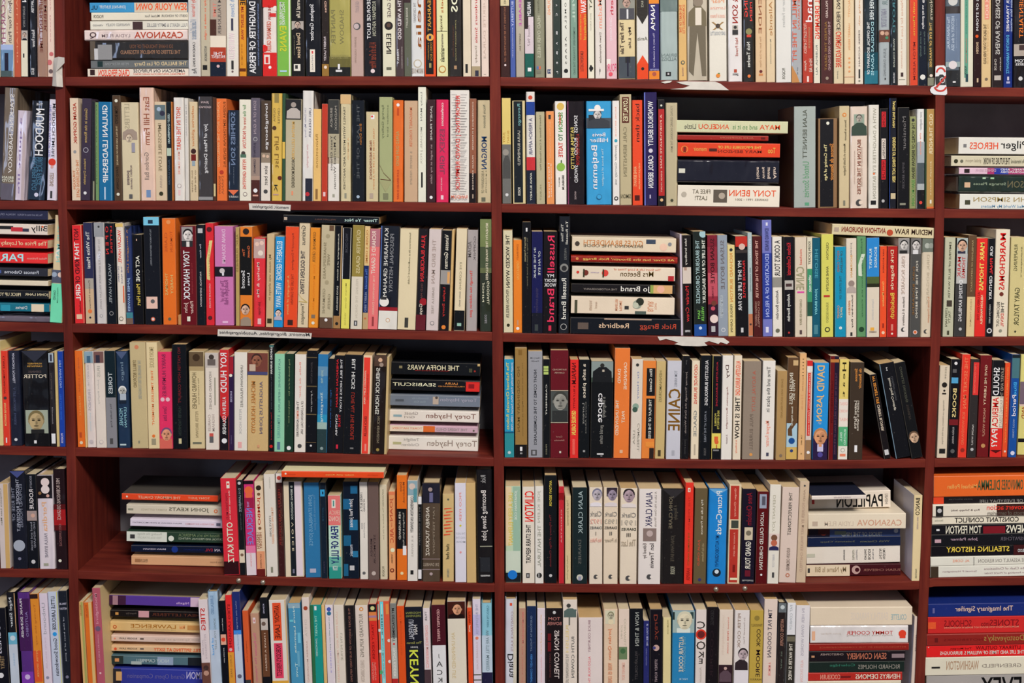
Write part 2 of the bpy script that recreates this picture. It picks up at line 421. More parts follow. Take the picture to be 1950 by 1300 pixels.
# ------------------------------------------------------------------ the books, shelf by shelf (photograph pixels)
DATA = {}
DATA[1] = '''
@0
-20 1 -60 998
2 26 -62 c9bda6 g;t -55 88 967 04 IAN McCARTHY;t -40 82 655 69 Ghost Upon Your Path;b 85 146 68a;p 85 95 9ac 09;p 101 140 223 36;b 135 146 455
27 40 -50 b4543a;t -30 120 c86 46 SMALL ISLAND
41 54 -55 1c1c20;t -50 4 eee 28 NOLAN;t 12 52 777 36 ELIZABETH DREW;f 58 77;b 77 146 d5cfb8;p 102 110 222 35
55 70 -60 18181c g;t -50 25 ccc 48 BREWER OF JUPITER;t 57 90 bbb 48 Robert Penner;t 130 143 aaa 37 BLACK
70 91 -52 9a7a68 g;t -40 100 75443a 36 IN A DIFFERENT TIME;t -40 60 75443a 79 REMEMBER
91 103 -48 dcc4b4;t -40 80 b88 46 Sunday Roses;o 103 b66 .6 4;o 119 b66 .3 5;o 136 655 .5 4
@1
s 171 357 5 22 3f8fbf;r 256 357 c9bba4;x 260 356 e2683a 18 SEW YOUR OWN;x 190 240 b5c9d0 37 JOHN-PAUL FLINTOFF;p 245 254 ddd 19;p 247 252 333 28;x 174 186 234 37 UL
s 174 358 24 39 ddd5c0;x 276 357 555 36 DEBTS OF HONOUR  Michael Foot;x 178 197 322 37 PICADOR
s 172 358 40 55 d8d4c4;x 280 357 888 37 FULL HEARTS & EMPTY BELLIES;x 202 248 888 36 WINIFRED FOLEY;q 253 272 433 19;x 177 197 888 46 VIRAGO
s 161 357 57 77 e4d2ca g;x 256 349 b5604a 28 CASANOVA;x 194 248 988 47 LYDIA FLEM;x 171 184 655 28 Q
s 172 358 78 114 2a2827 g;r 172 182 5c5144;q 180 187 bbb 49;q 187 214 888 29;x 248 330 6a4a3a 24 SO I HAVE THOUGHT OF YOU;x 230 344 8a6a55 57 THE LETTERS OF PENELOPE FITZGERALD
s 173 359 115 130 666a6a;x 256 356 bfae8a 28 THE BALLAD OF Les Darcy;x 200 245 888c8c 36 PETER FITZSIMONS;q 186 196 233 18
s 167 360 131 147 e2d6c4;x 254 353 24304a 15 AMERICAN ON PURPOSE;x 254 353 c75a3a 68 THE IMPROBABLE ADVENTURES OF AN UNLIKELY PATRIOT;x 188 247 d9542a 19 CRAIG FERGUSON;q 172 181 322 18
358 382 -55 cfcac2 g;t 0 32 c65 37 by Harrison;t 37 75 89a 27 A Comic and Conference at;t 80 127 444 46 CANDOR KING;t 130 140 666 37 Ae
383 400 -55 b6ad95;t -40 76 e0683f 47 A philosophy to make it right;t 88 116 555 47 PATSY DARVON;p 124 133 222 27
400 431 -58 aa9c8c;t -20 33 d87 24 The TIME;t -40 65 6a625c 57 WILLIAM FAULKNER;p 37 68 4a2e26 04;b 68 90 e8dcc8;b 90 118 a8402c;y 99 105 dcc THE;y 105 111 dcc PATIENT;b 118 146 1c2432;o 126 caa .5 3
432 454 -56 dcd8cc;t -30 32 8aa0bc 37 Tea with Steven;p 35 58 445 46;t 62 112 dcc 27 WHITEFIELD;p 115 132 333 46;o 136 655 .5 2
456 469 -60 d6902e;t -40 10 322 29 BY THE;t 13 76 a8402c 37 MY SILENT WAR;b 130 136 643018;t 84 124 b8742a 35 IN THE TIME OF
469 500 -62 26262a g;t 3 140 cfcfd4 26 DAUGHTER OF PERSIA;t 7 125 6a7a9c 78 Sattareh Farman Farmaian and Dona Munker her fathers harem
500 528 -60 e8dcd4 g;b -60 5 cc2a28;p 0 14 cc2a28 09;o 16 e8dcd4 .9 5;p 25 32 c33 59;t 10 38 a33 46 THE EWW;t 40 98 d2745f 36 GERMAINE GREER;o 92 cc2a28 .1 7;p 100 146 cc2a28 09;p 104 122 e8dcd4 15;p 108 120 c33 24;o 128 eee .5 3
528 554 -58 79b24b;r2 .86 1 dde4cc;t 4 48 dde 24 MEMORIES OF;t 5 48 e4eedd 46 HOLLYWIKE;t 50 98 b5c23c 27 EVANS;p 134 137 acd 27
555 580 -55 1e1d1e;t -10 34 cba 47 Normal Life;f 40 57;t 63 111 b9a58a 47 David Essex;t 67 105 665 23 The autobiography;p 122 135 dcd8cc 27;p 124 131 333 35
581 613 -58 16161a g;t 8 78 ccc 36 Stephen Gardner;p 94 137 e8e0d0 36;p 97 102 c55 45;t 104 134 888 45 VINTAGE
613 627 -55 2b2422;t 2 24 b98 47 Giles;t 70 116 cbb 36 ROBERT LACEY;b 122 146 8f6c34;o 128 dcb .5 3
627 668 -62 a69e58 g;t 19 84 7f7a4e 57 SHADOW;t 19 84 7f7a4e 13 PAINTER;b 108 128 6a6434;b 128 146 1e1e1a;p 122 132 ddd 45;p 133 137 ccc 36;y 104 112 8a8450 HARRY BROWNER
669 692 -56 bba096;t 3 24 988 47 GE ELIOT;o 50 555 .5 7;o 50 baa .45 5;t 70 120 a58c80 35 JENNY UGLOW
693 727 -58 1b191c g;t -5 74 c8c8cc 24 GEORGE ELIOT;t 3 68 998 57 ROSEMARY ASHTON;t 80 130 7a3a2a 37 A Life of a Great Writer;o 135 dcc .5 4
729 753 -60 d9d6bc;t -50 33 655 47 NICHOLAS GAGE;o 49 2a2624 .5 8;o 48 5a463c .5 4;t 64 102 433 37 ELENI;p 128 133 665 37
753 770 -50 4b3d3d g;t -45 75 c8c0c0 37 LIVING WITH A WILD GOD;t 89 130 b0a4a0 78 BARBARA EHRENREICH;t 94 122 ccc 24 FREELY
770 783 -40 5e6253;b -40 5 3a2a2c;t 15 53 b8b8a8 36 BONNIE ELLIOTT;t 110 125 889 46 PENGUIN
783 808 -60 d9dbd8 g;t -50 93 9c6a3c 48 amelia;t 5 43 999 24 THE CENTENARY;o 121 b8ac94 .5 8;o 121 d9dbd8 .5 6;y 130 140 987 RANDOM HOUSE
809 830 -56 e2532a;p -56 141 1e1a1a 18;t -50 60 b3863c 36 AMELIA EARHART;o 71 d9a24e .5 7;p 68 74 26304a 46;t 81 115 9a7434 57 DORIS L RICH;t 81 114 9a7434 34 A BIOGRAPHY;p 120 129 9a8c58 46
832 853 -57 dcdba6;t -40 25 b5743a 47 yunnels;t 30 60 653 36 kimaja;b 59 60 332;t 64 92 655 46 veterinarian;t 92 118 433 37 animals;o 132 b84 .5 7;o 132 dcdba6 .5 5
855 880 -56 2d2925 g;t -50 23 d2c8ac 27 BIRDS;t 38 116 8a8458 56 JOHN GREGORY DUNNE;t 48 108 5a3a2a 34 THE NOVELS AND STORIES;p 125 132 a86 46
882 897 -52 dccfb6;p 122 139 222 36
898 915 -55 ded2c6;t -40 82 c04a50 47 The Gardeners Smile;t 87 120 987 47 Dunphy;b 126 145 a89878;p 134 145 334 48
917 931 -54 e0cdbf;t -50 112 c9b4a4 36 MARGUERITE DURAS;p 110 142 887 36;p 111 141 e0cdbf 36
@2
954 971 -45 3a2220;b -45 11 d2c49c;t -30 8 443 47 JULIAN BARNES;t 14 118 8a5a44 46 NOTHING TO BE FRIGHTENED OF;o 124 dcc .5 2
972 982 -50 4a5ea2;t -40 50 aab4dc 37 AND THE BUTTERFLY;t 52 110 b0b8dc 46 JEAN DOMINIQUE BAUBY
983 999 -55 b3aa99;t -40 50 b3a 47 VULNERABLE;t 64 115 6a5c50 46 SANDY BALFOUR;p 133 137 222 28;o 136 222 .5 3;b 98 146 aea595
1000 1017 -52 242826;t 4 30 d8d8d4 37 HARLEM;b 32 102 d3c5ca;p 32 55 302426 04;t 48 88 998a90 36 cloud 967;b 102 146 1f5f54;p 129 136 eee 37
1018 1038 -58 8c8c74 g;t -50 24 6a6a55 35 Gerald Kaufman;t 30 110 b9b9a0 36 HEAD OVER HEELS;p 126 132 57a 24;p 126 132 c64 46;p 134 140 776 26
1040 1053 -50 d6cdbd;t -45 28 e0a27c 37 HUGO YOUNG;p 132 140 3a4468 27;y 134 138 ddd M
1054 1068 -55 2f3b36;t 8 12 ddd 46 V;t 25 30 ddd 46 C;t 60 66 ddd 46 B;t 80 85 ddd 46 A;t 98 104 ddd 46 B;t 118 122 ddd 46 E;t 136 141 ddd 46 L
1070 1086 -56 dadacf;t 5 55 333 46 O M E L A;t 70 122 333 46 A E A R S;o 135 222 .5 4
1087 1100 -50 7d9c8b;t -40 42 a9c0b0 37 A VEIL;t 52 142 5a7468 47 SOMEWHERE TOWARD THE END
1102 1118 -56 df4c2a;t -45 25 eee 39 WITH A STRAW;t 27 76 e0b040 69 is a Kitchen without a roof;t 27 76 e0b040 24 An improbable Book;t 97 136 a8402c 26 KIM NEWCASTLE
1120 1132 -50 e0dcc6;t -40 18 665 37 KARAT;t 25 58 998 46 James Kaltman;o 130 222 .5 4;p 124 136 222 36
1134 1153 -58 dad3ca;t -50 54 e3a08c 37 Hello Madam;t 62 120 776a60 46 Dawn Annandale;t 128 144 555 45 f
1155 1175 -54 dfb9bf;t -50 28 c43a50 47 Elizabeth;t 34 78 f0d8dc 36 David Kennedy;p 112 124 e8e0d8 04;o 141 d56 .4 4;y 121 136 d68 FOUR
1178 1210 -58 dfcd9e g;b -58 37 8c8c80;F .5 6 9 c0a090 4a3a30;p 16 37 4a4a50 19;p 18 36 ddd 56;t 52 92 6a5a4a 68 My Life;t 42 103 6a5a4a 14 The Fairy Tale;b 108 149 4a5157;p 108 120 2a2a2c 47;p 108 146 223 56
1213 1235 -55 dcdad2;b -55 28 2c2824;v 28 46 2c2824;t 2 14 998 46 RACE;y 70 77 776 Amis;w 105 122 e34a22;b 122 151 e34a22;o 131 222 .5 3
1236 1256 -58 2c2768;b -58 7 e58a2c;t 10 58 e8e8f0 26 NAMA;t 63 128 b0acd0 46 The story of a nomadic child;b 135 151 e5862e;o 141 a54 .5 4;t 131 134 99c 19 VINTAGE
1258 1291 -60 a9b9b5 g;b -60 22 6f807c;q 0 22 b0b8b4 38;y 102 108 7a8a88 BRIAN;y 109 116 7a8a88 ALDISS;p 137 145 222 36;p 139 143 bbb 45
1293 1308 -56 d9b272;t 9 64 d2572c 58 SCHRODINGERS LITTLE;t 9 62 d2572c 14 THE HEART OF THE;o 119 665 .5 4;o 119 d9b272 .5 2;t 128 145 a87 46 VINTAGE
1309 1348 -60 c3b9a4 g;p -4 12 6b6152 37;o 4 8a7d6c .55 9;m 12 50 71674f;p 15 48 ddd4c4 47;p 18 42 4e463a 55;n 50 145 6e6553
1351 1384 -58 e1ddcf;y -2 6 e0a27c Pear;y 12 18 e3b09c Lorraine;y 26 34 e3b09c Lessons in Romance;z 42 57 a08050;y 60 67 a9b0b4 LINDY DOOLITTLE;o 144 e08a3a .5 4;p 139 141 584 56
1387 1414 -60 e7e3df g;t -50 44 a84a30 37 AMIS & SON;p 48 67 b0a89c 37;o 52 333 .5 3;p 57 66 333 37;t 72 107 b5664e 57 Neil Powell;p 132 138 b04a34 46;t 140 144 333 37 KAL
1416 1437 -56 2a2723 g;t -50 40 cf3c34 68 DEAD MEN;t -50 32 cf3c34 14 THE KING;o 60 8a8658 .5 6;p 66 71 c43 37;t 80 128 ccc8bc 36 Nick Tosches;o 145 e0783c .5 3
1439 1459 -56 d9bb94;t -50 64 9c6444 36 ALLENDE;t 69 128 b58a60 46 The Sum of Our Days;o 136 6a2a2a .5 3;p 140 144 c85 37
1460 1476 -56 e0caa5;t -50 68 b58a5a 37 Isabel Allende;t 75 122 887 46 My Invented Country
1478 1507 -60 dddcd5;t -20 52 b8b8b4 46 A Letter to Fathers;t 130 151 665 46 PICADOR
1507 1528 -58 adb0b2 g;t -40 56 c8705c 68 A VEGETARIAN;t 0 118 c8705c 15 MILL IN THE PIT;w2 124 158 c08850;t 128 142 666 56 of it
1529 1548 -55 b53f30;t -50 42 e8d8d0 39 Nomad;t 45 102 d9a090 14 FROM ISLAM TO AMERICA;t 52 92 c86 58 A personal journey through the clash;t 112 137 d9b0a0 69 Hirsi Ali;t 115 135 d9b0a0 14 Ayaan;p 145 156 e8d0c8 46
1550 1562 -55 dfd8c4;t -50 74 e0542c 29 SLUMGIRL DREAMING;t 86 142 8a9088 36 RUBINA ALI
1564 1586 -57 4c2a2a;t 2 34 c8b0a8 46 POLLARD;t 41 134 8a6434 35 ALFRED THE GREAT;t 41 134 a88 68 THE MAN WHO MADE ENGLAND;o 149 987 .5 3
1588 1606 -56 d3c4a2;t -50 58 433 37 SOMETHING FIERCE;t 60 128 d2532c 28 CARMEN AGUIRRE;t 135 150 887 35 joanne
1608 1627 -58 e0cba6;t -50 33 dba06a 46 LOUISA MAY ALCOTT;t 45 95 dba06a 46 HARRIET REISEN;o 111 d96 .5 2;o 119 d96 .5 2;o 128 d96 .5 2;o 136 d96 .5 2;b 146 147 d9a080
1629 1644 -55 e0d6c4;t -40 48 c9986a 47 Ghost Hunting with;t 58 126 655 46 DEREK ACORAH;p 132 149 333 46;o 154 887 .5 2
1646 1672 -60 1c2a30 g;b 100 135 1d4a56;b 135 160 2a7284;t -50 38 bcc 47 I WISH YOU WERE HERE;t 42 144 8cb4bc 57 DOUGLAS ADAMS;t 42 142 bcc4c4 24 THE OFFICIAL BIOGRAPHY OF
1674 1695 -56 a6b0b2 g;t -40 10 788 39 JOUR TOUR;t 17 52 889 27 A GIANT LITTLE STORY;b 57 80 6a4436;o 63 c9a48c .3 4;o 64 b5907a .7 4;o 72 486 .7 3;t 92 145 8a9294 47 JULIA DARLING;p 148 152 333 56
1696 1709 -55 1e2528 g;t -40 62 3f6a70 37 ACKROYD;t 73 128 a9b0a4 46 WILKIE COLLINS;t 138 158 ccc 46 VINTAGE
1710 1727 -54 ded8c8;p 0 152 776 18;p 0 151 ded8c8 18;t -30 70 cba68c 36 Naked Names for Love;t 75 130 cba68c 35 Diane Ackerman;p 138 146 433 36
1727 1732 -53 b5a284
1732 1748 -56 d64a30;t -50 68 e0a03c 47 Tuesdays with Morrie;t 80 152 8a2c24 47 MITCH ALBOM
1748 1766 -57 141d2b;t -50 6 ddd 47 before;t 10 55 dcdcdc 47 we say goodbye;t 60 104 566 68 the true story;t 60 108 566 24 of one family;o 147 dcdcd4 .5 5
1766 1780 -54 3b3b32 g;t -40 38 a8a08c 37 Louis Nowra;t 43 128 c9a864 36 THE EYE OF PARADISE;b 148 163 8c8c78;o 144 dcb .5 3
@3
1800 1828 -60 5a646c g;o 2 c9c9c4 .5 9;b 12 26 3a3432;b 26 118 6e7f96;t 32 94 aab8c8 13 The UNNATURAL;t 31 97 aab8c8 46 HISTORY of the SEA;t 36 92 8a9ab0 78 the past and future of humanity;b 118 128 9aa;o 124 d8d0d0 .5 8;b 134 165 2a2a2a;p 155 158 ddd 57
1829 1853 -56 d9d6c0;p -56 148 5f9c84 36;t 0 65 3c7464 45 THE ANCIENT PATHS;t 73 120 a86a5a 45 GRAHAM ROBB;t 126 142 233 35 PICADOR;p 141 156 2c4a50 46
1854 1869 -56 2a1719;b -56 -20 a33;t -30 58 d8d0cc 36 RISING OF STORM;o 69 d52 .4 3;t 80 102 c9a88c 36 SNODEN;p 149 157 c9b090 46
1869 1887 -57 dabd8b;p -57 37 e0907a 38;t -30 34 eecab4 47 FRANK RICH;t 46 122 54392c 25 THE GREATEST STORY EVER SOLD;t 46 122 c9a06a 67 the decline and fall of truth;o 151 765 .5 3
1889 1910 -56 2a2123;t -40 104 a09c98 37 UNKINDNESS OF RAVENS;t 110 136 b0a8a0 78 RIDER;t 112 134 b0a8a0 24 CHLOE;p 144 153 b9b0a8 28
1911 1928 -58 1b2f78;t -50 60 e0e0e4 36 NO CRUELER TYRANNIES;t -20 60 99a8cc 79 accusation false witness;t 67 140 5aa8d8 36 DOROTHY RABINOWITZ;p 146 153 ccd 46;p 155 159 aac 37
1930 1956 -58 1e191a g;t -50 72 d9692c 47 THE ORIENTALIST;b 84 107 b0a498;p 86 96 433 48;y 113 119 ccc TOM;y 120 125 ccc REISS;o 150 ccc .5 4
'''
